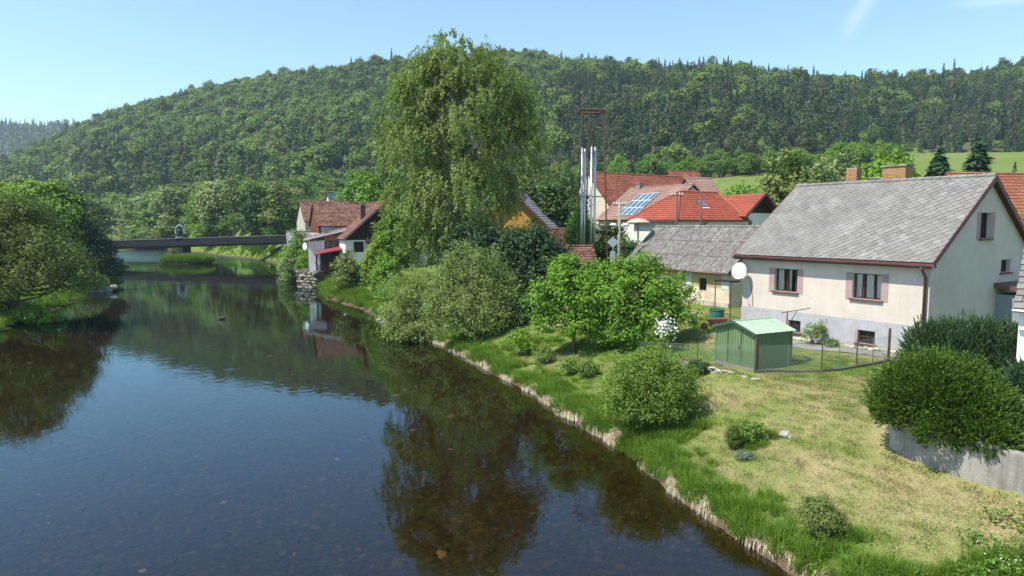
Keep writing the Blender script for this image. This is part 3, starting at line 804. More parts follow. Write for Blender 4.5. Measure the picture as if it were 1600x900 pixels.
def window(parent, T, x0, x1, z0, z1, frame, inset=0.12, mull=(), bars=(), fw=0.06, sill=None, surround=None, sw=0.3, curtain=None, glass=None, name='window'):
    mb = MB(T)
    y0, y1 = inset, inset+0.06
    mb.box(x0, x0+fw, y0, y1, z0, z1); mb.box(x1-fw, x1, y0, y1, z0, z1)
    mb.box(x0+fw, x1-fw, y0, y1, z0, z0+fw); mb.box(x0+fw, x1-fw, y0, y1, z1-fw, z1)
    for u in mull:
        xm = x0+(x1-x0)*u; mb.box(xm-fw*0.55, xm+fw*0.55, y0-0.005, y1-0.005, z0+fw, z1-fw)
    for u in bars:
        zm = z0+(z1-z0)*u; mb.box(x0+fw, x1-fw, y0+0.01, y1-0.01, zm-0.02, zm+0.02)
    w = mb.build(name, frame, parent)
    e = [x0+fw*0.5] + [x0+(x1-x0)*u for u in mull] + [x1-fw*0.5]
    for a, b in zip(e[:-1], e[1:]):
        MB(T).box(a+0.01, b-0.01, inset+0.035, inset+0.045, z0+fw*0.5, z1-fw*0.5).build('pane', glass or GLASS, w)
    if sill:
        MB(T).box(x0-0.12, x1+0.12, -0.10, inset-0.003, z0-0.09, z0-0.003).build('sill', sill, w)
    if surround:
        for a, b in ((x0-sw, x0-0.003), (x1+0.003, x1+sw)):
            MB(T).box(a, b, -0.012, 0.02, z0-0.06, z1+0.03).build('surround', surround, w)
    if curtain:
        for a, b in curtain:
            xa = x0+(x1-x0)*a; xb = x0+(x1-x0)*b; c = MB(T); n = max(4, int((xb-xa)/0.07))
            for i in range(n):
                p, q = xa+(xb-xa)*i/n, xa+(xb-xa)*(i+1)/n
                yo = inset+0.14+0.03*(i % 2); yp = inset+0.14+0.03*((i+1) % 2)
                c.quad((p,yo,z0+0.05), (q,yp,z0+0.05), (q,yp,z1-0.04), (p,yo,z1-0.04))
            c.build('curtain', CURTAIN, w)
    return w
def plane_T(O, ea, eb):
    O = Vector(O); ea = Vector(ea).normalized(); eb = Vector(eb).normalized(); en = ea.cross(eb)
    return lambda a, b, c: tuple(O + ea*a + eb*b + en*c)
def tile_field(mb, inside, A, B, col, row, h=0.03, gap=0.03, rng=None, wave=False):
    """overlapping tiles on a slope: a along the eave, b up the slope"""
    nb = int(math.ceil(B/row)); na = int(math.ceil(A/col))
    for j in range(nb):
        off = 0.5*col*(j % 2) if not wave else 0.0
        for i in range(-1, na+1):
            a0 = i*col+off; b0 = j*row
            if not inside(a0+col/2, b0+row*0.5): continue
            a1 = min(a0+col-gap, A+0.02); a0 = max(a0, -0.02); b1 = b0+row+0.03
            q = rng.uniform(-0.006, 0.006) if rng else 0
            if wave:
                m = (a0+a1)/2
                mb.add([(a0,b0,h+q),(m,b0,h+0.035+q),(a1,b0,h+q),(a0,b1,0.004),(m,b1,0.036),(a1,b1,0.004),(a0,b0,0),(m,b0,0.0),(a1,b0,0)],
                       [(0,1,4,3),(1,2,5,4),(6,7,1,0),(7,8,2,1)])
            else:
                mb.add([(a0,b0,h+q),(a1,b0,h+q),(a1,b1,0.004),(a0,b1,0.004),(a0,b0,0),(a1,b0,0)], [(0,1,2,3),(4,5,1,0)])
def slope(parent, mat_tile, under, O, ea, eb, A, B, col, row, inside=None, rng=None, wave=False, thick=0.12, name='roof', ridge=None, h=0.055):
    """a roof slope: boarding slab with its tiles as one piece on it (too small to pick apart at this distance)"""
    T = plane_T(O, ea, eb)
    pts = [(0,0),(A,0),(A,B),(0,B)]
    if inside is None: ins = lambda a, b: 0 <= a <= A and b <= B
    else:
        pts = inside
        P = inside
        def ins(a, b):
            s = None
            for (x1, y1), (x2, y2) in zip(P, P[1:]+P[:1]):
                k = (x2-x1)*(b-y1)-(y2-y1)*(a-x1)
                if k < -1e-6: return False
            return True
    s = MB(T)
    n = len(pts)
    s.add([(a,b,-thick) for a, b in pts] + [(a,b,-0.004) for a, b in pts],
          [tuple(range(n))[::-1], tuple(range(n, 2*n))] + [(i,(i+1)%n,n+(i+1)%n,n+i) for i in range(n)])
    r = s.build(name, under, parent)
    t = MB(T); tile_field(t, ins, A, B, col, row, rng=rng, wave=wave, h=h)
    t.build('roof_tiles', mat_tile, r, 'stuff')
    return r
def gable_house(name, label, loc, deg, L, D, eave, ridge, wall_mat, tile, under=BROWN, holes=None, over=0.35, vo=0.25, col=0.25, row=0.35, gable_mat=None, cat='house',
                wave=False, base=-1.5, group=None, sides=('front', 'right', 'left', 'back'), seed=1):
    """plain house: ridge along x; gables on the left and right"""
    r = thing(name, label, cat, loc, deg, group)
    holes = holes or {}
    rng = random.Random(seed)
    for sd in sides:
        mb = MB(side_T(sd, L, D))
        if sd in ('front', 'back'): wall(mb, 0, L, [(0,eave),(L,eave)], holes.get(sd, ()), base=base)
        else: wall(mb, 0, D, [(0,eave),(D/2,ridge),(D,eave)], holes.get(sd, ()), base=base)
        mb.build('wall', (gable_mat if gable_mat and sd in ('left','right') else wall_mat), r)
    k = (ridge-eave)/(D/2); sl = math.hypot(D/2+over, (D/2+over)*k)
    zo = eave-over*k
    slope(r, tile, under, (-vo,-over,zo+0.1), (1,0,0), (0,1,k), L+2*vo, sl, col, row, rng=rng, wave=wave)
    slope(r, tile, under, (L+vo,D+over,zo+0.1), (-1,0,0), (0,-1,k), L+2*vo, sl-0.02, col, row, rng=rng, wave=wave)
    rt = MB()
    n = int((L+2*vo)/0.35)
    for i in range(n):
        x = -vo + (L+2*vo)*i/n
        rt.tube([(x,D/2,ridge+0.11),(x+(L+2*vo)/n-0.01,D/2,ridge+0.125)], [0.11,0.13], 6)
    rt.build('ridge_tiles', tile, r, 'stuff')
    return r
def brick_stack(parent, x, y, z0, z1, wx, wy, mat, cap=True, bl=0.25, bh=0.075, individual=True, name='chimney'):
    """chimney with its bricks as pieces on a mortar core"""
    core = MB().box(x-wx/2+0.012, x+wx/2-0.012, y-wy/2+0.012, y+wy/2-0.012, z0, z1).build(name, MORTAR, parent)
    rows = int((z1-z0)/bh); protos = {}
    for j in range(rows):
        zz = z0+j*bh
        for side, ln in (('f', wx), ('r', wy), ('b', wx), ('l', wy)):
            n = max(1, round(ln/bl)); off = 0 if j % 2 == 0 else 0.5
            e = [0.0]+[(i+off)*ln/n for i in range(0 if off else 1, n)]+[ln]
            e = sorted(set(e))
            for a, b in zip(e[:-1], e[1:]):
                w = b-a-0.012
                key = (round(w, 3), side in 'fb')
                if key not in protos:
                    m = MB()
                    if side in 'fb': m.box(-w/2, w/2, -0.03, 0.03, 0, bh-0.014)
                    else: m.box(-0.03, 0.03, -w/2, w/2, 0, bh-0.014)
                    protos[key] = m.mesh('brick'); protos[key].materials.append(mat)
                o = link('brick', protos[key], None, core)
                c = (a+b)/2
                o.location = {'f': (x-wx/2+c, y-wy/2+0.03, zz), 'b': (x-wx/2+c, y+wy/2-0.03, zz), 'l': (x-wx/2+0.03, y-wy/2+c, zz), 'r': (x+wx/2-0.03, y-wy/2+c, zz)}[side]
    if cap: MB().box(x-wx/2-0.07, x+wx/2+0.07, y-wy/2-0.07, y+wy/2+0.07, z1, z1+0.09).build('chimney_cap', CONCRETE, core)
    return core

# ------------------------------------------------------------------ the cream house by the lawn
hx, hy = math.cos(rad(-57.1)), math.sin(rad(-57.1))
def house_pt(x, y): return (13.04+hx*x-hy*y, 38.46+hy*x+hx*y)
def cream_house():
    L, D, EV, RZ = 10.0, 10.1, 4.36, 8.0
    r = thing('cream_house', 'cream rendered house with grey slate gable roof and mauve window surrounds', 'house', (13.04, 38.46, 2.7), -57.1)
    T = side_T('front', L, D); TR = side_T('right', L, D)
    PL = 1.28
    fh = [(2.07,3.44,2.28,3.5), (6.45,7.85,2.27,3.5)]
    m = MB(T); wall(m, 0, L, [(0,EV),(L,EV)], fh, 0.35, PL); m.build('front_wall', RENDER_WHITE, r)
    gh = [(4.42,5.52,5.17,6.4), (6.85,7.9,3.46,4.1)]
    m = MB(TR); wall(m, 0, D, [(0,EV),(D/2,RZ-0.02),(D,EV)], gh, 0.35, PL); m.build('gable_wall', RENDER_WHITE, r)
    for s in ('left', 'back'):
        m = MB(side_T(s, L, D)); wall(m, 0, L if s == 'back' else D, [(0,EV),(L,EV)] if s == 'back' else [(0,EV),(D/2,RZ-0.02),(D,EV)], (), 0.3, 0.0); m.build('wall', RENDER_WHITE, r)
    bh = [(3.05,3.75,0.2,0.82), (6.84,7.68,0.14,0.78)]
    m = MB(lambda x, y, z: (x, y-0.03, z)); wall(m, -0.02, L+0.03, [(0,PL),(L,PL)], bh, 0.3, -0.6)
    m.quad((-0.02,0,PL), (L+0.03,0,PL), (L+0.03,0.03,PL), (-0.02,0.03,PL)); m.build('plinth', PLINTH_GREY, r)
    m = MB(lambda x, y, z: (L-y+0.03, x, z)); wall(m, -0.03, D, [(0,PL),(D,PL)], (), 0.3, -0.6)
    m.quad((-0.03,0,PL), (D,0,PL), (D,0.03,PL), (-0.03,0.03,PL)); m.build('plinth', PLINTH_GREY, r)
    # rooms behind the panes
    MB().add([(0.05,0.05,EV-0.02),(L-0.05,0.05,EV-0.02),(L-0.05,D-0.05,EV-0.02),(0.05,D-0.05,EV-0.02)], [(0,1,2,3)]).build('ceiling', ROOM, r)
    MB().add([(0.36,2.6,PL),(L-0.36,2.6,PL),(L-0.36,2.6,EV-0.03),(0.36,2.6,EV-0.03)], [(0,1,2,3)]).build('inner_wall', ROOM, r)
    w = window(r, T, 2.07, 3.44, 2.28, 3.5, BROWN, 0.16, (0.36, 0.5, 0.86), (), 0.05, GUTTER, PINK, 0.34, ((0.03, 0.3), (0.5, 0.62)))
    w = window(r, T, 6.45, 7.85, 2.27, 3.5, BROWN, 0.16, (0.34, 0.7), (), 0.05, GUTTER, PINK, 0.34, ((0.03, 0.22), (0.38, 0.64), (0.74, 0.92)))
    w = window(r, TR, 4.42, 5.52, 5.17, 6.4, BROWN, 0.2, (0.42,), (), 0.05, MAUVE, PINK, 0.36, ((0.05, 0.4),))
    w = window(r, TR, 6.85, 7.9, 3.46, 4.1, BROWN, 0.2, (0.5,), (), 0.05, MAUVE, None, 0.3, ((0.2, 0.55),))
    Tp = lambda x, y, z: (x, y-0.03, z)
    for x0, x1, z0, z1 in bh:
        w = window(r, Tp, x0, x1, z0, z1, BROWN, 0.14, (0.5,), (0.5,), 0.04, GUTTER, None, name='cellar_window', glass=DGLASS)
        MB(Tp).box(x0-0.14, x0-0.003, -0.012, 0.02, z0-0.02, z1+0.02).build('surround', PINK, w)
    # roof: boarding, then diamond slates
    k = (RZ-EV)/(D/2); ov = 0.42; vo = 0.28
    sl = math.hypot(D/2+ov, (D/2+ov)*k); zo = EV-ov*k+0.12
    A = L+2*vo
    slabs = []
    for O, ea, eb in (((-vo,-ov,zo), (1,0,0), (0,1,k)), ((L+vo,D+ov,zo), (-1,0,0), (0,-1,k))):
        TT = plane_T(O, ea, eb)
        s = MB(TT).box(0, A, 0, sl, -0.1, 0.0).build('roof', BROWN, r); slabs.append((s, O, ea, eb, TT))
    s, O, ea, eb, TT = slabs[0]
    dg = 0.43; hh = dg/2
    ea_, eb_ = Vector(ea).normalized(), Vector(eb).normalized(); en_ = ea_.cross(eb_)
    R = Matrix((ea_, eb_, en_)).transposed().to_4x4()
    # one slate: a square set on its corner, its lower corner lifted over the row below
    def slate_pts(da=1.0):
        q = hh-0.006
        return [(0,-q-0.05,0.034),(q,0,0.018),(0,q,0.002),(-q,0,0.018)]
    base = slate_pts(); top = [(a,b,c+0.012) for a, b, c in base]
    F = [(4,5,6,7),(0,1,5,4),(1,2,6,5),(2,3,7,6),(3,0,4,7)]
    me = MB().add(base+top, F).mesh('slate'); me.materials.append(SLATE)
    rg = random.Random(3); spots = []
    j = 0; b = 0.0
    while b < sl+hh:
        off = 0 if j % 2 == 0 else hh
        a = off
        while a < A+0.01:
            spots.append((a, b)); a += dg
        b += hh; j += 1
    full = [(a, b) for a, b in spots if hh-0.02 <= a <= A-hh+0.02 and hh-0.02 < b < sl-hh+0.02]
    full.sort(key=lambda p: -p[0]*0.9+p[1]*0.5)
    keep = set(full[:300])
    rest = MB(TT)
    def clipped(poly):
        for ax, lim, sg in ((0, 0.0, 1), (0, A, -1), (1, -0.03, 1), (1, sl, -1)):
            out = []
            for i in range(len(poly)):
                p, q = poly[i], poly[(i+1) % len(poly)]
                dp, dq = sg*(p[ax]-lim), sg*(q[ax]-lim)
                if dp >= 0: out.append(p)
                if (dp >= 0) != (dq >= 0):
                    u = dp/(dp-dq); out.append(tuple(p[i2]+(q[i2]-p[i2])*u for i2 in range(3)))
            poly = out
            if len(poly) < 3: return None
        return poly
    for a, b in spots:
        jx = rg.uniform(-0.006, 0.006); jz = rg.uniform(0, 0.006)
        if (a, b) in keep:
            o = link('slate', me, None, s)
            o.matrix_local = Matrix.Translation(Vector(TT(a+jx, b, jz))) @ R @ Matrix.Rotation(rg.uniform(-0.012, 0.012), 4, 'Z')
        else:
            pl = clipped([(a+x, b+y, z+0.012+jz) for x, y, z in base])
            if pl:
                lo = [(x, y, z-0.012) for x, y, z in pl]; n = len(pl)
                rest.add(pl+lo, [tuple(range(n))]+[(i+n, (i+1) % n+n, (i+1) % n, i) for i in range(n)])
    rest.build('slates', SLATE_M, s, 'stuff')
    s2 = slabs[1]
    t = MB(s2[4]); tile_field(t, lambda a, b: 0 <= a <= A and b <= sl, A, sl, 0.4, 0.3); t.build('slates', SLATE_M, s2[0], 'stuff')
    rc = MB()
    for i in range(26):
        x = -vo+A*i/26
        rc.tube([(x,D/2,RZ+0.13),(x+A/26-0.01,D/2,RZ+0.145)], [0.12,0.135], 6)
    rc.build('ridge_caps', SLATE_M, r, 'stuff')
    # verge boards, eaves board, gutter, downpipe
    for x0, x1 in ((L+vo, L+vo+0.035), (-vo-0.035, -vo)):
        for y0, y1 in ((-ov-0.02, D/2), (D+ov+0.02, D/2)):
            za = EV+(-ov)*k; m = MB()
            m.hexa([(x0,y0,za-0.13),(x1,y0,za-0.13),(x1,y1,RZ-0.10),(x0,y1,RZ-0.10),(x0,y0,za+0.15),(x1,y0,za+0.15),(x1,y1,RZ+0.19),(x0,y1,RZ+0.19)])
            m.build('verge_board', MAUVE, r)
    MB(TR).add([(-ov,-0.02,EV-ov*k-0.1),(0.42,-0.02,EV-ov*k-0.1),(0.42,-0.02,EV+0.3),(-ov,-0.02,EV-ov*k+0.05)], [(0,1,2,3)]).prism([(-ov,-0.02,EV-ov*k-0.1),(0.42,-0.02,EV-ov*k-0.1),(0.42,-0.02,EV+0.3),(-ov,-0.02,EV-ov*k+0.05)], (0,0.02,0)).build('verge_foot', PINK, r)
    MB().box(-vo, L+vo, -ov-0.04, -ov-0.003, EV-ov*k-0.14, EV-ov*k+0.08).build('eaves_board', MAUVE, r)
    MB().box(-vo+0.02, L+vo-0.02, -ov+0.003, -0.003, EV-ov*k-0.10, EV-ov*k-0.07).build('soffit', BROWN, r)
    g = MB(); n = 8
    for i in range(n):
        a0, a1 = math.pi*(1+i/n), math.pi*(1+(i+1)/n)
        y0, z0 = -ov-0.13+0.085*math.cos(a0), EV-ov*k+0.03+0.085*math.sin(a0); y1, z1 = -ov-0.13+0.085*math.cos(a1), EV-ov*k+0.03+0.085*math.sin(a1)
        g.quad((-vo-0.05,y0,z0+0.03), (-vo-0.05,y1,z1+0.03), (L+vo+0.05,y1,z1-0.03), (L+vo+0.05,y0,z0-0.03))
    g.build('gutter', GUTTER, r)
    MB().tube([(9.86,-ov-0.13,4.0),(9.86,-ov-0.05,3.85),(9.86,-0.13,3.5),(9.86,-0.13,0.1)], 0.07, 10).build('downpipe', GUTTER, r, smooth=True)
    brick_stack(r, 3.05, D/2+0.35, RZ-0.4, RZ+1.0, 0.62, 0.5, BRICK, False)
    brick_stack(r, 5.35, D/2+0.55, RZ-0.6, RZ+0.92, 1.25, 0.75, BRICK)
    rs = random.Random(44); fs = []
    for i in range(4):
        me3 = MB().blob((0,0,0), (0.2,0.14,0.1), 7, 4, rs, 0.2).mesh('footing_stone'); me3.materials.append(M('footing_stone', (0.5, 0.44, 0.35), (0.38, 0.33, 0.26), 3, rough=0.95, objrand=0.2) if 'footing_stone' not in bpy.data.materials else bpy.data.materials['footing_stone']); fs.append(me3)
    for i in range(32):
        x = 0.1+9.8*i/31; p = house_pt(x, -0.22); o = link('footing_stone', rs.choice(fs), None, r)
        o.location = (x+rs.uniform(-.05,.05), -0.24+rs.uniform(-.06,.06), gz(*p)-2.7+0.05); o.rotation_euler = (rs.uniform(-.2,.2), rs.uniform(-.2,.2), rs.uniform(-.4,.4)); q = rs.uniform(0.8, 1.2); o.scale = (q, q, q)
    # side door under its canopy
    MB(TR).box(6.45, 7.75, -1.15, -0.003, PL-1.0, 2.42).build('porch_wall', M("porch_blue_grey", (0.25, 0.285, 0.31), (0.21, 0.24, 0.265), 1, rough=0.8), r)
    MB(TR).box(7.8, 9.6, -0.06, -0.003, PL-1.0, 2.4).build('door', BROWN, r)
    MB(TR).hexa([(6.2,-1.5,2.55),(10.4,-1.5,2.55),(10.4,-0.003,2.75),(6.2,-0.003,2.75),(6.2,-1.5,2.68),(10.4,-1.5,2.68),(10.4,-0.003,2.98),(6.2,-0.003,2.98)]).build('canopy', GUTTER, r)
    MB().box(9.37, 9.43, -0.05, 0.0, 3.32, 3.38).build('lamp', PLASTIC_WHITE, r)
    return r
cream_house()

def satellite_dish():
    r = thing('satellite_dish', 'white round satellite dish on the cream house front, left end', 'satellite dish', (13.04, 38.46, 2.7), -57.1)
    c = Vector((0.22, -0.62, 3.27)); n = Vector((0.22, -0.92, 0.26)).normalized()
    u = n.cross(Vector((0,0,1))).normalized(); v = u.cross(n)
    P = []; F = []; K = 20; Rn = 6
    for i in range(Rn+1):
        q = i/Rn*0.42
        for k in range(K):
            t = 2*math.pi*k/K
            P.append(tuple(c + u*q*math.cos(t) + v*q*1.12*math.sin(t) + n*(q*q*0.55-0.08)))
    for i in range(Rn):
        for k in range(K): F.append((i*K+k, i*K+(k+1)%K, (i+1)*K+(k+1)%K, (i+1)*K+k))
    d = MB().add(P, F).build('reflector', PLASTIC_WHITE, r, smooth=True)
    sm = d.modifiers.new("solid", 'SOLIDIFY'); sm.thickness = 0.012
    MB().tube([tuple(c-n*0.08), (0.3,-0.02,3.15)], 0.025, 8).build('bracket', STEEL, r)
    MB().tube([tuple(c-v*0.42+n*0.02), tuple(c-v*0.36+n*0.5)], 0.014, 6).build('feed_arm', STEEL, r)
    MB().tube([tuple(c-v*0.37+n*0.46), tuple(c-v*0.30+n*0.54)], 0.04, 8).build('feed_horn', STEEL, r)
    MB().tube([(0.5,-0.02,2.9),(0.62,-0.02,2.2),(0.72,-0.02,1.9),(0.74,-0.05,1.3)], 0.012, 5).build('cable', RUST, r)
satellite_dish()

# paved strip and stone footing along the cream house
def sheet(name, outline, mat, dz, kind='structure', step=0.5):
    """thin sheet that follows the ground"""
    P = np.array(outline); x0, y0 = P.min(0); x1, y1 = P.max(0)
    xs = np.arange(x0, x1+step, step); ys = np.arange(y0, y1+step, step)
    bm = bmesh.new()
    vs = [bm.verts.new((p[0], p[1], 0)) for p in outline]; bm.faces.new(vs)
    for ax, arr in ((0, xs), (1, ys)):
        for c in arr:
            no = (1,0,0) if ax == 0 else (0,1,0)
            bmesh.ops.bisect_plane(bm, geom=bm.verts[:]+bm.edges[:]+bm.faces[:], plane_co=(c if ax == 0 else 0, c if ax == 1 else 0, 0), plane_no=no)
    co = np.array([v.co[:] for v in bm.verts]); z = ground_z(co[:,0], co[:,1])
    for v, q in zip(bm.verts, z): v.co.z = q+dz
    me = bpy.data.meshes.new(name); bm.to_mesh(me); bm.free(); me.materials.append(mat)
    return link(name, me, None, None, kind)
sheet('path', [house_pt(-0.2,-2.3), house_pt(4,-2.0), house_pt(8.6,-1.6), house_pt(9.9,-0.9), house_pt(9.9,-0.5), house_pt(-0.2,-0.5)], ASPHALT, 0.03)

# ------------------------------------------------------------------ old low house with the corrugated roof
def old_house():
    L, D, EV, RZ = 11.5, 6.4, 2.75, 5.6
    r = thing('old_cottage', 'low old cottage with weathered grey corrugated roof and faded ochre wall', 'cottage', (10.0, 58.4, 2.7), -61.9)
    wh = (8.5, 9.25, 0.95, 1.9)
    m = MB(); wall(m, 0, L, [(0,1.25),(L,1.25)], [(wh[0],wh[1],wh[2],1.25)], 0.3, 0.25); m.build('lower_wall', OLD_CREAM, r)
    m = MB(); wall(m, 0, L, [(0,EV),(L,EV)], [(wh[0],wh[1],1.25,wh[3])], 0.3, 1.25); m.build('upper_wall', OLD_OCHRE, r)
    MB().box(-0.05, L+0.05, -0.10, -0.003, -0.6, 0.26).build('stone_foot', RUBBLE, r)
    for x0, x1 in ((1.6, 2.1), (7.05, 7.7), (10.75, 11.47)):
        MB().box(x0, x1, -0.025, 0.05, 1.22, EV).build('pilaster', OLD_BLUE, r)
    for s in ('left', 'right', 'back'):
        m = MB(side_T(s, L, D)); w = L if s == 'back' else D
        wall(m, 0, w, [(0,EV),(w,EV)] if s == 'back' else [(0,EV),(D/2,RZ),(D,EV)], (), 0.3, -0.6); m.build('wall', OLD_CREAM, r)
    window(r, lambda x, y, z: (x, y, z), wh[0], wh[1], wh[2], wh[3], WOOD_POLE, 0.12, (0.5,), (), 0.06, None, None, glass=DGLASS)
    k = (RZ-EV)/(D/2); ov = 0.45; A = L+0.7; sl = math.hypot(D/2+ov, (D/2+ov)*k); zo = EV-ov*k+0.08
    rg = random.Random(8)
    for O, ea, eb, n in (((-0.35,-ov,zo), (1,0,0), (0,1,k), 0), ((L+0.35,D+ov,zo), (-1,0,0), (0,-1,k), 1)):
        T = plane_T(O, ea, eb)
        s = MB(T).box(0, A, 0, sl, -0.12, -0.03).build('roof', BROWN, r)
        nc, nr = 11, 3; cw = A/nc; rh = sl/nr
        m = MB(); W6 = 5; pts = []; fc = []
        for i in range(W6*4+1):
            x = cw*1.03*i/(W6*4); z = 0.04*math.cos(2*math.pi*i/4)
            pts += [(x,-0.06,z+0.05), (x,rh+0.08,z+0.012)]
        for i in range(W6*4): fc.append((2*i,2*i+2,2*i+3,2*i+1))
        me = m.add(pts, fc).mesh('roof_sheet'); me.materials.append(ASBESTOS)
        ea_, eb_ = Vector(ea).normalized(), Vector(eb).normalized(); R = Matrix((ea_, eb_, ea_.cross(eb_))).transposed().to_4x4()
        for j in range(nr):
            for i in range(nc):
                o = link('roof_sheet', me, None, s)
                o.matrix_local = Matrix.Translation(Vector(T(i*cw+rg.uniform(-.01,.01), j*rh+rg.uniform(-.03,.02), rg.uniform(0,.012)))) @ R @ Matrix.Rotation(rg.uniform(-.008,.008), 4, 'Z')
    mb = MB()
    for i in range(11):
        x = -0.35+A*i/11; mb.tube([(x,D/2,RZ+0.1),(x+A/11-0.02,D/2,RZ+0.11)], [0.1,0.115], 6)
    mb.build('ridge_cap', ASBESTOS, r)
    MB().tube([(-0.4,-ov-0.09,zo-0.02),(L+0.4,-ov-0.09,zo-0.07)], 0.06, 8).build('gutter', GUTTER, r, smooth=True)
    for y0, y1, za, zb in ((-ov, D/2, EV-ov*k, RZ), (D+ov, D/2, EV-ov*k, RZ)):
        MB().hexa([(L+0.36,y0,za-0.12),(L+0.4,y0,za-0.12),(L+0.4,y1,zb-0.12),(L+0.36,y1,zb-0.12),(L+0.36,y0,za+0.12),(L+0.4,y0,za+0.12),(L+0.4,y1,zb+0.14),(L+0.36,y1,zb+0.14)]).build('verge_board', MAUVE, r)
old_house()

# ------------------------------------------------------------------ red-tiled white house with hipped end and gabled wing
def red_house():
    g0 = 3.6
    r = thing('red_roofed_house', 'white house with bright red tiled hipped roof and brown gabled wing', 'house', (16.4, 68.0, g0), 29.9)
    # local x along the long front, y back; eave 5.35 above base
    L, D, EV, RZ = 9.3, 6.6, 5.7, 8.25
    T = side_T('front', L, D); TL = side_T('left', L, D)
    fh = [(5.4,6.5,2.0,3.6), (0.15,2.9,0.8,4.9)]
    m = MB(T); wall(m, 0, L, [(0,EV),(L,EV)], fh, 0.3, -1.5); m.build('front_wall', WHITE_WALL, r)
    lh = [(D-5.3,D-4.3,3.4,4.75)]
    m = MB(TL); wall(m, 0, D, [(0,EV),(D,EV)], [(4.0,5.1,3.3,4.7)], 0.3, -1.5); m.build('side_wall', WHITE_WALL, r)
    m = MB(side_T('right', L, D)); wall(m, 0, D, [(0,EV),(D,EV)], (), 0.3, -1.5); m.build('wall', WHITE_WALL, r)
    m = MB(side_T('back', L, D)); wall(m, 0, L, [(0,EV),(L,EV)], (), 0.3, -1.5); m.build('wall', WHITE_WALL, r)
    window(r, T, 5.4, 6.5, 2.0, 3.6, M("grey_frame", (0.2, 0.2, 0.2), rough=0.5), 0.1, (0.5,), (), 0.07, None, None, glass=DGLASS)
    window(r, TL, 4.0, 5.1, 3.3, 4.7, BROWN, 0.1, (0.5,), (), 0.07, None, None, glass=DGLASS)
    # recessed porch beside the corner
    MB(T).add([(0.2,1.6,0.8),(2.9,1.6,0.8),(2.9,1.6,4.9),(0.2,1.6,4.9)], [(0,1,2,3)]).build('porch_back_wall', M("porch_grey_wall", (0.25, 0.24, 0.22), (0.2, 0.19, 0.18), 1, rough=0.9), r)
    MB(T).add([(0.2,0.3,4.88),(2.9,0.3,4.88),(2.9,1.6,4.88),(0.2,1.6,4.88)], [(0,1,2,3)]).build('porch_ceiling', BROWN, r)
    MB(T).box(1.9, 2.5, 1.5, 1.59, 0.8, 3.1).build('porch_door', BROWN, r)
    MB(T).tube([(4.2,-0.55,EV-0.15),(3.75,-0.3,EV-0.5),(3.3,-0.07,EV-0.9),(3.3,-0.07,-1)], 0.07, 8).build('downpipe', GUTTER, r)
    ov = 0.55; k = (RZ-EV)/(D/2); hip = 3.3
    zo = EV-ov*k+0.15; W = D/2+ov; sl = math.hypot(W, W*k); A = L+ov+0.25
    q = sl/W
    rg = random.Random(11)
    slope(r, TILE_RED, BROWN, (-ov,-ov,zo), (1,0,0), (0,1,k), A, sl, 0.3, 0.35, inside=[(0,0),(A,0),(A-0.6,sl),(hip+ov,sl)], rng=rg, wave=True, h=0.06)
    slope(r, TILE_RED, BROWN, (L+0.25,D+ov,zo), (-1,0,0), (0,-1,k), A, sl, 0.3, 0.35, inside=[(0,0),(A,0),(A-hip-ov,sl),(0.6,sl)], rng=rg, wave=True)
    kl = (RZ-EV+ov*k)/(hip+ov); sl2 = math.hypot(hip+ov, (hip+ov)*kl)
    slope(r, TILE_RED, BROWN, (-ov,D+ov,zo), (0,-1,0), (1,0,kl), D+2*ov, sl2, 0.3, 0.35, inside=[(0,0),(D+2*ov,0),(D/2+ov,sl2)], rng=rg, wave=True, h=0.06)
    mb = MB(); zt = RZ+0.2
    def caps(a, b):
        a, b = Vector(a), Vector(b); n = max(2, int((b-a).length/0.4))
        for i in range(n):
            mb.tube([a.lerp(b, i/n), a.lerp(b, (i+0.93)/n)], [0.13,0.15], 6)
    caps((hip,D/2,zt), (L-0.4,D/2,zt)); caps((-ov,-ov,zo+0.05), (hip,D/2,zt)); caps((-ov,D+ov,zo+0.05), (hip,D/2,zt)); caps((L+0.2,-ov,zo+0.05), (L-0.4,D/2,zt))
    mb.build('ridge_tiles', TILE_RED, r, 'stuff')
    MB().box(-ov-0.05, L+0.3, -ov-0.12, -ov-0.01, zo-0.16, zo+0.0).build('gutter', GUTTER, r)
    MB().box(-ov-0.12, -ov-0.01, -ov-0.12, D+ov, zo-0.16, zo+0.0).build('gutter', GUTTER, r)
    # roof light on the front slope
    TT = plane_T((-ov,-ov,zo), (1,0,0), (0,1,k))
    s = MB(TT).box(4.9, 5.85, 2.1, 3.3, 0.05, 0.16).build('roof_light', GUTTER, r)
    MB(TT).box(5.0, 5.75, 2.2, 3.2, 0.161, 0.175).build('pane', M("roof_light_glass", (0.12, 0.16, 0.2), rough=0.05, spec=1.0), s)
    MB(TT).box(4.85, 5.9, 1.95, 2.09, 0.05, 0.1).build('flashing', PLASTIC_WHITE, s)
    # wing with its own gable at the right end
    x0, x1 = L-0.1, L+4.6; ev = 6.25; rz = 8.2; xm = (x0+x1)/2; kk = (rz-ev)/((x1-x0)/2)
    m = MB(); wall(m, x0, x1, [(x0,ev),(x1,ev)], [(x0+0.85,x0+1.45,3.9,5.4), (x0+2.35,x0+3.2,3.2,4.5)], 0.3, -1.5); m.build('wing_wall', WHITE_WALL, r)
    MB().add([(x0+0.05,-0.012,ev-0.05),(x1-0.05,-0.012,ev-0.05),(xm,-0.012,rz-0.02)], [(0,1,2)]).prism([(x0+0.05,-0.012,ev-0.05),(x1-0.05,-0.012,ev-0.05),(xm,-0.012,rz-0.02)], (0,0.05,0)).build('gable_boarding', BROWN, r)
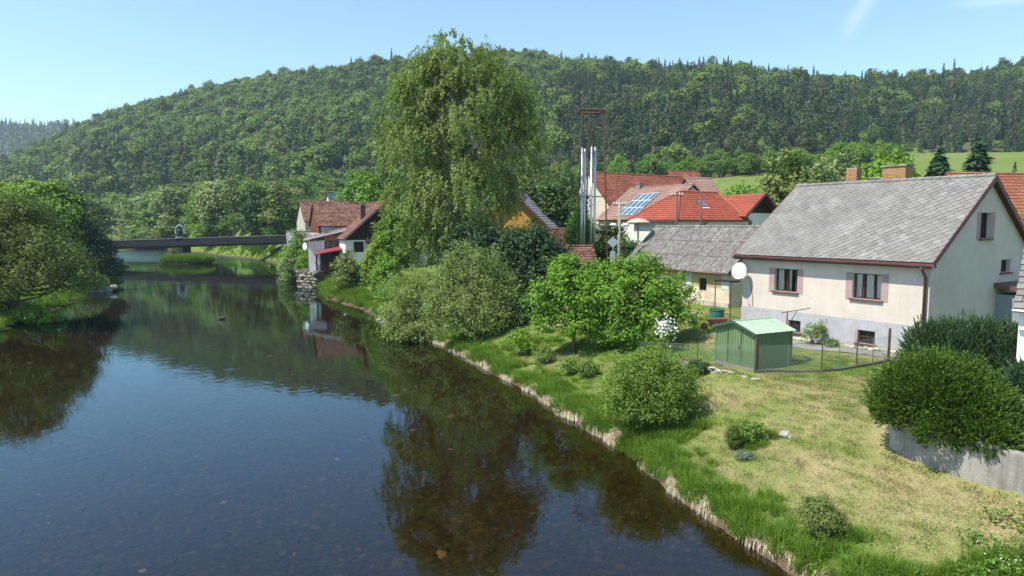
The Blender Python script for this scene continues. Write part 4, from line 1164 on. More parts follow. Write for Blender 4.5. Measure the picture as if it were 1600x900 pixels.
    m = MB(lambda x, y, z: (x1-y, x, z)); wall(m, 0, 6, [(0,ev),(6,ev)], (), 0.3, -1.5); m.build('wing_wall', WHITE_WALL, r)
    window(r, lambda x, y, z: (x, y, z), x0+0.85, x0+1.45, 3.9, 5.4, BROWN, 0.1, (), (), 0.07, glass=DGLASS)
    window(r, lambda x, y, z: (x, y, z), x0+2.35, x0+3.2, 3.2, 4.5, PLASTIC_WHITE, 0.1, (0.5,), (), 0.07, glass=DGLASS)
    wv = 0.7; hw = (x1-x0)/2+wv; s2 = math.hypot(hw, hw*kk)
    slope(r, TILE_RED, BROWN, (x0-wv,6,ev-wv*kk+0.12), (0,-1,0), (1,0,kk), 7.0, s2, 0.3, 0.35, rng=rg, wave=True)
    slope(r, TILE_RED, BROWN, (x1+wv,-1.0,ev-wv*kk+0.12), (0,1,0), (-1,0,kk), 7.0, s2-0.02, 0.3, 0.35, rng=rg, wave=True)
    for xa, xb in ((x0-wv,xm),(x1+wv,xm)):
        MB().hexa([(xa,-1.06,ev-wv*kk-0.12),(xa,-1.02,ev-wv*kk-0.12),(xb,-1.02,rz-0.12),(xb,-1.06,rz-0.12),(xa,-1.06,ev-wv*kk+0.16),(xa,-1.02,ev-wv*kk+0.16),(xb,-1.02,rz+0.2),(xb,-1.06,rz+0.2)]).build('verge_board', MAUVE, r)
red_house()

# ------------------------------------------------------------------ house with solar panels, barns and roofs behind
def solar_house():
    r = gable_house('solar_house', 'house with pale mauve roof carrying a block of blue solar panels', (11.0, 87.3, 4.0), -57.3, 10.5, 11, 5.3, 9.2, WHITE_WALL, TILE_PALE, col=0.3, row=0.35, seed=4)
    k = (9.2-5.3)/5.5
    T = plane_T((0,-0.35,5.3-0.35*k+0.18), (1,0,0), (0,1,k))
    for j in range(3):
        for i in range(4):
            p = MB(T).box(3.1+i*0.88, 3.1+i*0.88+0.85, 0.7+j*1.6, 0.7+j*1.6+1.55, 0.06, 0.10).build('solar_panel', PANEL, r)
            x, y = 3.1+i*0.88, 0.7+j*1.6
            f = MB(T)
            for a, b, c, d in ((x,x+0.04,y,y+1.55), (x+0.81,x+0.85,y,y+1.55), (x+0.04,x+0.81,y,y+0.04), (x+0.04,x+0.81,y+1.51,y+1.55)): f.box(a, b, c, d, 0.055, 0.115)
            f.build('panel_frame', PLASTIC_WHITE, p)
    MB().box(1.2, 2.0, 5.1, 5.9, 8.6, 9.7).build('chimney', CONCRETE, r)
    MB().box(1.1, 2.1, 5.0, 6.0, 9.85, 9.95).build('chimney_cap', CONCRETE, r)
solar_house()
gable_house('red_tiled_barn', 'long barn with red tiled roof and cream gable behind the solar panels', (13.2, 91.0, 4.3), 32.7, 18.0, 10.0, 6.6, 11.4, OLD_CREAM, TILE_BARN, cat='barn', seed=5, col=0.3, row=0.4, under=RUST)
gable_house('tiled_outbuilding', 'red tiled roof with grey gable, just past the long barn', (26.0, 106.0, 5.0), 20.0, 5.2, 7.0, 8.6, 12.0, GREY_GABLE, TILE_BARN, cat='outbuilding', seed=6, col=0.35, row=0.4)
gable_house('pale_roofed_outbuilding', 'pale worn tiled roof with broad grey gable facing right, in front of the meadow', (25.3, 93.0, 4.6), 12.0, 3.6, 8.0, 7.2, 10.4, GREY_GABLE, TILE_PALE, cat='outbuilding', seed=7, col=0.35, row=0.4)
gable_house('orange_roofed_house', 'house with weathered orange tile roof at the right edge behind the cream house', (37.0, 53.0, 3.2), 8.0, 16.0, 9.0, 5.0, 9.5, RENDER_WHITE, TILE_ORANGE, seed=8, col=0.3, row=0.38, wave=True)
def grey_flat():
    r = gable_house('grey_sheet_roofed_house', 'low house with grey sheet roof and small skylights behind the chimneys', (34.6, 62.0, 3.3), 14.0, 6.5, 6.0, 7.2, 9.45, WHITE_WALL, GREY_ROOF, seed=9, col=0.8, row=1.2)
    k = 2.25/3.0; T = plane_T((-0.25,-0.35,7.2-0.35*k+0.12), (1,0,0), (0,1,k))
    for a in (0.9, 2.2, 3.4): MB(T).box(a, a+0.6, 2.5, 3.1, 0.03, 0.09).build('skylight', DGLASS, r)
grey_flat()
# small chimney on the orange roof
def white_building():
    r = thing('white_outbuilding', 'white building corner with grey slate roof at the right edge behind the hedges', 'building', (15.72, 21.0, 2.9), -41.0)
    MB().box(0, 6, 0, 5, -0.5, 3.1).build('wall', M("fresh_white_wall", (0.78, 0.78, 0.77), (0.72, 0.72, 0.71), 1, rough=0.9), r)
    slope(r, SLATE_M, BROWN, (-0.12,-0.35,3.05), (1,0,0), (0,1,0.75), 6.4, 4.2, 0.4, 0.3, rng=random.Random(4))
    MB().tube([(-0.15,-0.45,3.0),(6.4,-0.45,3.0)], 0.06, 8).build('gutter', STEEL, r)
    MB().box(-0.06, -0.003, 0.02, 0.12, -0.5, 0.5).build('corner_post', BROWN, r)
white_building()

# ------------------------------------------------------------------ houses by the river on the left
def river_house():
    r = thing('riverside_gable_house', 'riverside house with dark boarded gable above white wall and one window', 'house', (-21.9, 90.0, 2.6), 20.4)
    L, D, EV, RZ = 11.0, 9.0, 4.3, 9.2     # gable front: ridge runs along y
    m = MB(); wall(m, 0, L, [(0,3.95),(L,3.95)], [(1.05,2.35,2.35,3.75)], 0.3, -1.5); m.build('front_wall', WHITE_WALL, r)
    window(r, lambda x, y, z: (x, y, z), 1.05, 2.35, 2.35, 3.75, BROWN, 0.08, (0.5,), (), 0.08, glass=DGLASS)
    MB().prism([(0.05,0,3.96),(L-0.05,0,3.96),(L-0.05,0,EV),(L/2,0,RZ-0.05),(0.05,0,EV)], (0,0.12,0)).build('gable_boarding', DARKWOOD, r)
    for xx, s in ((0, 1), (L, -1)):
        MB().box(min(xx, xx+0.3*s), max(xx, xx+0.3*s), 0.31, D, -1.5, EV).build('wall', WHITE_WALL, r)
    k = (RZ-EV)/(L/2); ov = 0.45; W = L/2+ov; sl = math.hypot(W, W*k); rg = random.Random(2)
    slope(r, TILE_OLD, DARKWOOD, (-ov,D,EV-ov*k+0.15), (0,-1,0), (1,0,k), D+1.2, sl, 0.3, 0.35, rng=rg)
    slope(r, TILE_OLD, DARKWOOD, (L+ov,-1.2,EV-ov*k+0.15), (0,1,0), (-1,0,k), D+1.2, sl-0.03, 0.3, 0.35, rng=rg)
    for xa in (-ov, L+ov):
        MB().hexa([(xa,-1.27,EV-ov*k-0.1),(xa,-1.21,EV-ov*k-0.1),(L/2,-1.21,RZ-0.1),(L/2,-1.27,RZ-0.1),(xa,-1.27,EV-ov*k+0.22),(xa,-1.21,EV-ov*k+0.22),(L/2,-1.21,RZ+0.25),(L/2,-1.27,RZ+0.25)]).build('verge_board', PINK_SHEET, r)
    brick_stack(r, 2.7, 2.6, EV+1.6, RZ-0.3, 0.6, 0.6, M("dark_brick", (0.10, 0.05, 0.035), (0.07, 0.04, 0.03), 3, rough=0.9, objrand=0.15), True, 0.6, 0.3)
    # low tiled lean-to at the front right
    MB().box(2.65, 8.6, -2.3, -0.01, -1.5, 2.9).build('lean_to_wall', OLD_CREAM, r)
    slope(r, TILE_ORANGE, BROWN, (2.55,-2.6,2.75), (1,0,0), (0,1,0.45), 6.2, 2.83, 0.3, 0.35, rng=rg)
    MB().blob((4.6,-0.5,4.75), (0.45,0.3,0.4), 8, 6, random.Random(3), 0.25).build('balcony_plant', F_BRIGHT, r)
river_house()
def tiled_long_house():
    r = gable_house('brown_tiled_house', 'long house with mottled brown tiled roof over pale blue wall', (-28.2, 100.0, 2.8), 23.0, 12.0, 10.0, 5.7, 9.1, PALE_BLUE, TILE_OLD, seed=12, col=0.36, row=0.36, gable_mat=RUBBLE, over=0.3)
    MB(side_T('left', 12, 10)).add([(0.1,-0.02,4.6),(9.9,-0.02,4.6),(9.9,-0.02,5.72),(5,-0.02,9.02),(0.1,-0.02,5.72)], [(0,1,2,3,4)]).prism([(0.1,-0.02,4.6),(9.9,-0.02,4.6),(9.9,-0.02,5.72),(5,-0.02,9.02),(0.1,-0.02,5.72)], (0,0.015,0)).build('gable_tiling', TILE_ORANGE, r)
    MB().box(0.02, 0.3, -0.04, -0.003, -1.0, 5.6).build('corner_post', DARKWOOD, r)
tiled_long_house()
gable_house('stone_gabled_house', 'house with pale stone gable and rust red roof, leftmost of the village', (-38.6, 128.0, 3.0), 27.0, 11.0, 9.0, 6.4, 10.0, RUBBLE, TILE_OLD, seed=13, col=0.4, row=0.4)
gable_house('pointed_gable_house', 'distant house with narrow pointed white gable and grey roof', (-41.4, 160.0, 5.0), 52.0, 9.0, 4.6, 5.6, 11.2, WHITE_WALL, GREY_ROOF, seed=14, col=0.5, row=0.5)
gable_house('grey_sheet_shed', 'low shed with light grey sheet roof below the stone gable', (-39.6, 121.0, 3.0), 20.0, 5.0, 3.5, 2.9, 4.3, WHITE_WALL, GREY_ROOF, cat='shed', seed=15, col=0.8, row=0.8)

def veranda():
    r = thing('riverside_veranda', 'white riverside annexe with faded pink sloping roof and glazed timber veranda', 'annexe', (-28.6, 96.0, 2.6), 12.0)
    # x along the front to the right, rising roof
    roof = [(-0.6,3.95),(7.2,5.9)]
    m = MB(); wall(m, 0, 2.2, [(0,3.6),(2.2,3.8)], [], 0.3, -2.2); m.build('white_wall', WHITE_WALL, r)
    m = MB(); wall(m, 2.2, 7.0, [(2.2,2.2),(7,2.2)], [], 0.3, -2.2); m.build('white_wall', WHITE_WALL, r)
    MB().box(2.2, 7.0, 0.02, 0.12, 3.75, 5.0).build('timber_boarding', M("honey_boards", (0.30, 0.155, 0.06), (0.24, 0.12, 0.05), 2, rough=0.7), r)
    MB().box(-0.05, 7.0, 3.2, 3.4, -2.2, 4.4).build('back_wall', WHITE_WALL, r)
    MB().box(0.01, 0.25, 0.31, 3.19, -2.2, 3.7).build('side_wall', WHITE_WALL, r)
    for i in range(6):
        x = 2.3+i*0.78
        window(r, lambda x, y, z: (x, y, z), x, x+0.72, 2.25, 3.7, BROWN, 0.05, (), (0.35,), 0.07, glass=DGLASS)
    MB().hexa([(-0.6,-0.6,3.85),(7.4,-0.6,5.75),(7.4,3.6,6.0),(-0.6,3.6,4.1),(-0.6,-0.6,4.0),(7.4,-0.6,5.9),(7.4,3.6,6.15),(-0.6,3.6,4.25)]).build('roof', PINK_SHEET, r)
    for i in range(12):
        x = -0.5+i*0.7; MB().hexa([(x,-0.62,4.02+(x+0.6)*0.2375),(x+0.06,-0.62,4.034+(x+0.6)*0.2375),(x+0.06,3.6,4.29+(x+0.6)*0.2375),(x,3.6,4.275+(x+0.6)*0.2375),(x,-0.62,4.06+(x+0.6)*0.2375),(x+0.06,-0.62,4.075+(x+0.6)*0.2375),(x+0.06,3.6,4.33+(x+0.6)*0.2375),(x,3.6,4.315+(x+0.6)*0.2375)]).build('roof_seam', PINK_SHEET, r)
    MB().hexa([(-0.62,-0.66,3.75),(7.42,-0.66,5.65),(7.42,-0.61,5.65),(-0.62,-0.61,3.75),(-0.62,-0.66,3.98),(7.42,-0.66,5.88),(7.42,-0.61,5.88),(-0.62,-0.61,3.98)]).build('fascia', WHITE_WALL, r)
    # crimson lean-to roof on dark posts
    MB().hexa([(1.0,-3.6,1.85),(4.9,-3.6,2.6),(4.9,-0.02,3.0),(1.0,-0.02,2.25),(1.0,-3.6,1.95),(4.9,-3.6,2.7),(4.9,-0.02,3.1),(1.0,-0.02,2.35)]).build('lean_to_roof', REDROOF_SHEET, r)
    for x in (1.3, 3.0, 4.7):
        MB().box(x-0.1, x+0.1, -3.4, -3.2, -2.0, 1.85+(x-1)*0.19).build('post', DARKWOOD, r)
    MB().box(1.6, 4.9, -0.5, -0.4, -1.5, 2.2).build('lean_to_dark_panel', DARKWOOD, r)  # near-black panel stands in for the dark under the lean-to roof
    MB().box(0.3, 1.2, -2.4, -2.1, -0.8, 0.5).build('yard_wall', WHITE_WALL, r)
veranda()
def veranda_dish():
    r = thing('wall_dish', 'small white dish on the corner of the riverside annexe', 'satellite dish', (-28.7, 95.6, 5.6), -30)
    c = Vector((0,-0.3,0)); mb = MB(); K = 14
    P = []; F = []
    for i in range(4):
        for k in range(K):
            t = 6.283*k/K; q = 0.42*i/3; P.append((c.x+q*math.cos(t), c.y+q*q*-0.4, c.z+q*1.3*math.sin(t)))
    for i in range(3):
        for k in range(K): F.append((i*K+k, i*K+(k+1)%K, (i+1)*K+(k+1)%K, (i+1)*K+k))
    mb.add(P, F).build('reflector', PLASTIC_WHITE, r)
    MB().tube([(0,-0.3,0),(0.05,0.1,-0.1)], 0.03, 6).build('bracket', STEEL, r)
veranda_dish()
def embankment():
    r = thing('river_wall', 'rough stone river wall below the white annexe', 'wall', (-29.0, 96.0, 0), 12.0)
    MB().hexa([(-1.2,-1.0,-1.0),(1.6,-3.8,-1.0),(2.6,-2.6,-1.0),(0,0.5,-1.0),(-0.9,-0.7,2.4),(1.7,-3.3,2.2),(2.6,-2.4,2.2),(0.1,0.5,2.4)]).build('core', M("dark_rubble", (0.12, 0.10, 0.08), (0.07, 0.06, 0.05), 3, rough=0.95), r)  # dark rubble core behind the facing stones
    rg = random.Random(9); protos = []
    for i in range(5):
        me = MB().blob((0,0,0), (0.42,0.28,0.22), 7, 4, rg, 0.3).mesh('stone'); me.materials.append(M('river_wall_stone', (0.26, 0.225, 0.18), (0.17, 0.15, 0.12), 3, rough=0.95, bump=0.6, bscale=12, objrand=0.45) if 'river_wall_stone' not in bpy.data.materials else bpy.data.materials['river_wall_stone']); protos.append(me)
    for j in range(6):
        for i in range(7):
            u = (i+0.5*(j % 2))/7; z = -0.1+j*0.42
            o = link('stone', rg.choice(protos), None, r)
            o.location = (-1.1+2.75*u+rg.uniform(-.1,.1), -1.05-2.75*u+rg.uniform(-.15,.1), z); o.rotation_euler = (rg.uniform(-.5,.5), rg.uniform(-.5,.5), -0.78+rg.uniform(-.9,.9))
            q = rg.uniform(0.5, 1.3); o.scale = (q, q, q)
embankment()

def yellow_house():
    r = thing('ochre_gable_house', 'ochre yellow gable house half hidden behind the birch', 'house', (-4.0, 74.5, 2.6), -17.5)
    L, D, EV, RZ = 8.4, 9.0, 5.6, 9.6
    m = MB(); wall(m, 0, L, [(0,EV),(L/2,RZ),(L,EV)], [(5.6,6.5,3.0,4.3)], 0.3, -1.5); m.build('gable_wall', OCHRE, r)
    for xx, s in ((0, 1), (L, -1)): MB().box(min(xx, xx+0.3*s), max(xx, xx+0.3*s), 0.31, D, -1.5, EV).build('wall', OCHRE, r)
    window(r, lambda x, y, z: (x, y, z), 5.6, 6.5, 3.0, 4.3, BROWN, 0.1, (0.5,), (), 0.08, glass=DGLASS)
    k = (RZ-EV)/(L/2); ov = 0.6; sl = math.hypot(L/2+ov, (L/2+ov)*k); rg = random.Random(6)
    slope(r, GREY_ROOF, BROWN, (-ov,D,EV-ov*k+0.15), (0,-1,0), (1,0,k), D+0.8, sl, 0.4, 0.4, rng=rg)
    slope(r, GREY_ROOF, BROWN, (L+ov,-0.8,EV-ov*k+0.15), (0,1,0), (-1,0,k), D+0.8, sl-0.02, 0.4, 0.4, rng=rg)
    for xa in (-ov, L+ov):
        MB().hexa([(xa,-0.87,EV-ov*k-0.12),(xa,-0.81,EV-ov*k-0.12),(L/2,-0.81,RZ-0.12),(L/2,-0.87,RZ-0.12),(xa,-0.87,EV-ov*k+0.2),(xa,-0.81,EV-ov*k+0.2),(L/2,-0.81,RZ+0.22),(L/2,-0.87,RZ+0.22)]).build('verge_board', BROWN, r)
    MB().box(5.0, 8.3, -1.6, -0.01, 1.6, 1.8).build('porch_roof', TILE_ORANGE, r)
    MB().box(5.1, 8.2, -1.5, -0.02, -1.0, 1.6).build('porch', DARKWOOD, r)
yellow_house()
gable_house('white_roofed_shed', 'small shed with pale grey flat pitched roof beside the ochre house', (2.6, 74.0, 3.2), 10.0, 2.6, 3.0, 3.9, 4.6, WHITE_WALL, GREY_ROOF, cat='shed', seed=20, col=0.8, row=0.8)
gable_house('tiled_garden_shed', 'garden shed with brown tiled roof left of the steel pipes', (4.7, 70.0, 3.4), 32.0, 3.2, 3.0, 3.3, 4.6, BROWN, TILE_OLD, cat='shed', seed=21, col=0.3, row=0.35)
gable_house('low_brown_shed', 'low shed with purplish brown roof behind the apple trees', (2.6, 56.5, 2.5), 8.0, 4.4, 3.4, 2.9, 4.1, DARKWOOD, TILE_OLD, cat='shed', seed=22, col=0.3, row=0.35)

# ------------------------------------------------------------------ bridge, islet, things on and by the water
def bridge():
    A = Vector((-101.5, 166.5, 0)); B = Vector((-51.0, 163.0, 0))
    d = B-A; L = d.length; deg = math.degrees(math.atan2(d.y, d.x))
    r = thing('concrete_bridge', 'long low dark concrete bridge with solid parapets spanning the river', 'bridge', A, deg)
    z0, z1 = 4.75, 6.3
    def sl(x): return z0+(z1-z0)*x/L-0.35*0
    n = 12
    for s, y0 in ((0, 0.0), (1, 3.6)):
        for i in range(n):
            xa, xb = L*i/n+0.02, L*(i+1)/n-0.02
            MB().hexa([(xa,y0,sl(xa)-1.15),(xb,y0,sl(xb)-1.15),(xb,y0+0.3,sl(xb)-1.15),(xa,y0+0.3,sl(xa)-1.15),(xa,y0,sl(xa)-0.12),(xb,y0,sl(xb)-0.12),(xb,y0+0.3,sl(xb)-0.12),(xa,y0+0.3,sl(xa)-0.12)]).build('parapet_panel', DARK_CONC, r)
        MB().hexa([(0,y0-0.08,sl(0)-0.117),(L,y0-0.08,sl(L)-0.117),(L,y0+0.38,sl(L)-0.117),(0,y0+0.38,sl(0)-0.117),(0,y0-0.08,sl(0)),(L,y0-0.08,sl(L)),(L,y0+0.38,sl(L)),(0,y0+0.38,sl(0))]).build('coping', CONCRETE, r)
    MB().hexa([(0,-0.06,sl(0)-1.75),(L,-0.06,sl(L)-1.75),(L,3.96,sl(L)-1.75),(0,3.96,sl(0)-1.75),(0,-0.06,sl(0)-1.16),(L,-0.06,sl(L)-1.16),(L,3.96,sl(L)-1.16),(0,3.96,sl(0)-1.16)]).build('deck', DARK_CONC, r)
    for y in (0.3, 3.1):
        MB().hexa([(0,y,sl(0)-2.2),(L,y,sl(L)-2.2),(L,y+0.5,sl(L)-2.2),(0,y+0.5,sl(0)-2.2),(0,y,sl(0)-1.76),(L,y,sl(L)-1.76),(L,y+0.5,sl(L)-1.76),(0,y+0.5,sl(0)-1.76)]).build('girder', DARK_CONC, r)
    MB().box(20.9, 22.1, 0.1, 3.8, -1.5, sl(21)-2.21).build('pier', DARK_CONC, r, bevel=0.15)
    MB().box(L-3.6, L-2.2, -0.1, 4.1, -1.0, sl(L)-2.21).build('abutment', CONCRETE, r)
    MB().box(-0.5, 1.6, -0.1, 4.1, -1.0, sl(0)-2.21).build('abutment', CONCRETE, r)
    MB().box(L-1.6, L-0.4, -0.4, 0.5, sl(L)+0.003, sl(L)+0.35).build('end_block', CONCRETE, r)
bridge()
def statue():
    r = thing('bridge_statue', 'dark saint statue on the bridge parapet, framed by a pale wreath', 'statue', (-80.2, 165.2, 5.42), 0)
    MB().box(-0.9, 0.9, -0.4, 0.5, -0.02, 0.45).build('pedestal', CONCRETE, r, bevel=0.04)
    m = MB().lathe([(0.5,0.45),(0.55,0.7),(0.46,1.3),(0.5,1.75),(0.36,2.15),(0.16,2.32),(0.15,2.42),(0.22,2.55),(0.24,2.72),(0.18,2.9),(0.02,2.96)], 12)
    m.tube([(-0.42,0,2.0),(-0.6,-0.2,1.6),(-0.15,-0.45,1.6)], [0.15,0.13,0.08], 6).tube([(0.42,0,2.0),(0.6,-0.2,1.6),(0.2,-0.45,1.7)], [0.15,0.13,0.08], 6)
    m.build('figure', M("blackened_bronze", (0.02, 0.02, 0.022), rough=0.6), r, smooth=True)
    P = []
    for i in range(25):
        t = -0.55+ (math.pi+1.1)*i/24; P.append((1.05*math.cos(t), 0.25, 1.75+1.3*math.sin(t)))
    MB().tube(P, 0.14, 6).build('wreath_frame', M("pale_lead", (0.42, 0.46, 0.46), (0.3, 0.34, 0.33), 4, rough=0.7), r)
    rg = random.Random(3); lv = MB()
    for p in P:
        for k in range(6): lv.blob((p[0]+rg.gauss(0,.12), p[1]+rg.gauss(0,.1), p[2]+rg.gauss(0,.12)), 0.12, 5, 3, rg, 0.3)
    lv.build('wreath_leaves', M("pale_verdigris", (0.36, 0.42, 0.38), (0.25, 0.3, 0.27), 3, rough=0.8), r, 'stuff')
statue()
def cable():
    P = []
    a, b = Vector((-61, 101, 1.6)), Vector((-31.5, 113, 1.9))
    for i in range(17):
        u = i/16; p = a.lerp(b, u); p.z -= 1.25*4*u*(1-u); P.append(p)
    o = MB().tube(P, 0.035, 5).build('river_cable', M("black_cable", (0.015, 0.015, 0.015), rough=0.6)); tag(o, 'thin dark cable sagging low across the river before the bridge', 'cable')
cable()
def duck():
    r = thing('wild_duck', 'small dark duck swimming alone in the middle of the river', 'duck', (-26.4, 61.6, 0.0), 35)
    m = MB(); m.tube([(-0.34,0,0.16),(-0.26,0,0.11),(-0.1,0,0.08),(0.1,0,0.08),(0.22,0,0.12),(0.27,0,0.2),(0.29,0,0.28),(0.33,0,0.33),(0.39,0,0.32)], [0.015,0.06,0.12,0.125,0.09,0.05,0.045,0.058,0.02], 8)
    m.build('body', M("duck_brown", (0.06, 0.045, 0.03), (0.13, 0.11, 0.09), 9, rough=0.8), r, smooth=True)
    MB().tube([(0.385,0,0.32),(0.46,0,0.305)], [0.022,0.01], 6).build('beak', M("duck_beak", (0.35, 0.2, 0.03), rough=0.5), r)
    for s in (-1, 1): MB().tube([(0.14,0.1*s,0.14),(-0.05,0.125*s,0.14),(-0.28,0.05*s,0.17)], [0.02,0.05,0.012], 6).build('wing', M("duck_wing", (0.16, 0.14, 0.12), (0.08, 0.07, 0.06), 12, rough=0.8), r, smooth=True)
duck()

# ------------------------------------------------------------------ mast, pipes, poles
def mast():
    z = gz(11.0, 62)
    r = thing('steel_mast', 'tall thin rusty steel frame with square top ring around the pipes', 'mast', (7.0, 62.0, z), 8)
    H = 18.6-z
    legs = [((-1.75,-1.1),(-1.02,-0.75)), ((1.75,-1.1),(1.02,-0.75)), ((0.45,1.6),(0.3,0.9))]
    legs = [((-1.55,-1.0),(-0.95,-0.8)), ((1.55,-1.0),(0.95,-0.8)), ((-0.15,1.4),(0.15,0.9))]
    for (bx, by), (tx, ty) in legs: MB().tube([(bx,by,-0.5),(tx,ty,H)], 0.065, 6).build('leg', RUST, r)
    top = MB()
    T = [(-1.05,-0.85),(1.05,-0.85),(0.95,0.95),(-0.95,0.95)]
    for (a, b), (c, d) in zip(T, T[1:]+T[:1]): top.tube([(a,b,H),(c,d,H)], 0.1, 6)
    top.build('top_ring', RUST, r)
    br = MB()
    for zz, f in ((H*0.52, 0.52), (H*0.1, 0.1)):
        Q = [(bx+(tx-bx)*f, by+(ty-by)*f) for (bx, by), (tx, ty) in legs]
        for (a, b), (c, d) in zip(Q, Q[1:]+Q[:1]): br.tube([(a,b,zz),(c,d,zz)], 0.03, 5)
    br.build('bracing', RUST, r)
    lad = MB()
    for i in range(36): 
        zz = 0.4+i*0.3
        a = 1.55-0.6*zz/H
        lad.tube([(a,-1.0+0.2*zz/H,zz),(a+0.3,-1.0+0.2*zz/H,zz)], 0.014, 4)
    lad.build('rungs', RUST, r)
    rr = thing('chimney_pipes', 'cluster of four tall shiny steel flue pipes inside the rusty mast', 'chimney', (6.85, 62.0, z), 0)
    h = 15.5-z
    for x, y, hh, rad_ in ((-0.56,0,h-0.1,0.10),(-0.28,0.25,h-0.15,0.10),(0.28,-0.1,h,0.10),(0.62,0.1,h,0.10)):
        p = MB().tube([(x,y,-0.5),(x,y,hh)], rad_, 12).build('pipe', STEEL, rr, smooth=True)
        rn = MB()
        for i in range(10): rn.lathe([(rad_+0.012,0.8+i*1.25),(rad_+0.012,0.84+i*1.25)], 12, (x,y,0))
        rn.build('clamp_rings', STEEL, p)
mast()
def pole(name, label, x, y, top, r0, mat, arm=None, lamps=0, cat='utility pole'):
    z = gz(x, y); r = thing(name, label, cat, (x, y, z), 0); h = top-z
    MB().tube([(0,0,-0.5),(0,0,h)], [r0, r0*0.75], 10).build('post', mat, r, smooth=True)
    if arm:
        a = MB().box(-arm, arm, -0.04, 0.04, h-0.35, h-0.27).build('cross_arm', RUST, r)
        for u in (-0.9, -0.45, 0.45, 0.9):
            MB().lathe([(0.03,h-0.27),(0.055,h-0.22),(0.04,h-0.17),(0.055,h-0.13),(0.02,h-0.08)], 8, (arm*u,0,0)).build('insulator', PLASTIC_WHITE, a)
    for k in range(lamps):
        s = -1 if k == 0 else 1
        l = MB().tube([(0,0,h-2.1),(0.35*s,-0.1,h-1.95)], 0.03, 6).build('lamp_arm', STEEL, r)
        MB().blob((0.52*s,-0.12,h-1.95), (0.3,0.2,0.14), 8, 6).build('lamp_head', PLASTIC_WHITE, l, smooth=True)
pole('concrete_pole', 'grey concrete pole carrying two white street lamps beside the steel pipes', 9.0, 57.5, 10.5, 0.17, CONCRETE, 0.55, 2)
pole('wooden_pole', 'wooden pole with a short cross arm before the red hipped roof', 14.4, 60.0, 11.4, 0.12, WOOD_POLE, 0.5)
pole('bare_wooden_pole', 'plain dark wooden pole standing right of the pole with cross arm', 17.9, 65.0, 11.7, 0.13, WOOD_POLE, None)
def sign():
    z = gz(8.5, 56)
    r = thing('road_sign', 'diamond shaped road sign seen from its grey back by the concrete pole', 'road sign', (8.25, 56.0, z), -6)
    MB().tube([(0,0,-0.4),(0,0,7.15-z)], 0.035, 8).build('post', STEEL, r)
    MB().prism([(0,-0.05,7.6-z),(0.47,-0.05,7.13-z),(0,-0.05,6.66-z),(-0.47,-0.05,7.13-z)], (0,0.02,0)).build('plate', M("sign_back", (0.3, 0.33, 0.36), rough=0.5), r)
    MB().box(-0.2, 0.2, -0.05, -0.03, 5.6-z, 6.4-z).build('lower_plate', M("sign_lower", (0.27, 0.31, 0.35), rough=0.5), r)
sign()
def parasol():
    z = gz(10.9, 59)
    r = thing('garden_parasol', 'beige garden parasol on a grey post between the trees and red house', 'parasol', (10.95, 59.5, z), 0)
    h = 9.1-z
    MB().tube([(0,0,-0.2),(0,0,h)], 0.07, 8).build('pole', CONCRETE, r)
    MB().lathe([(1.0,h-0.4),(1.02,h-0.33),(0.62,h-0.1),(0.05,h+0.02)], 10).build('canopy', M("beige_canvas", (0.5, 0.4, 0.3), (0.44, 0.35, 0.26), 2, rough=0.9), r)
parasol()
def yard_fence():
    r = thing('brown_board_fence', 'row of pinkish brown boards behind the apple trees by the concrete pole', 'fence', (8.0, 55.0, gz(8, 55)), 4)
    me = MB().box(0, 0.19, -0.02, 0.02, -0.2, 3.2).mesh('board'); me.materials.append(M("faded_boards", (0.29, 0.18, 0.13), (0.23, 0.14, 0.1), 2, rough=0.9, objrand=0.15, stretch=(1, 1, 0.2)))
    for i in range(17): link('board', me, None, r).location = (i*0.2, 0, (i % 3)*0.02)
    for z in (0.6, 2.4): MB().box(-0.05, 3.5, 0.021, 0.07, z, z+0.1).build('rail', WOOD_POLE, r)
yard_fence()
def wire(name, a, b, sag, label, rr=0.012):
    a, b = Vector(a), Vector(b); P = []
    for i in range(13):
        u = i/12; p = a.lerp(b, u); p.z -= sag*4*u*(1-u); P.append(p)
    tag(MB().tube(P, rr, 4).build(name, RUST), label, 'wire')
wire('overhead_wire', (9.3,57.5,10.25), (14.2,60.0,11.1), 0.3, 'overhead wire from the concrete pole to the wooden pole with cross arm')
wire('overhead_wire', (14.6,60.0,11.1), (17.9,65.0,11.5), 0.3, 'overhead wire between the two wooden poles')
wire('overhead_wire', (17.9,65.0,11.5), (26.0,72.0,11.0), 0.4, 'overhead wire from the plain wooden pole to the gabled wing')

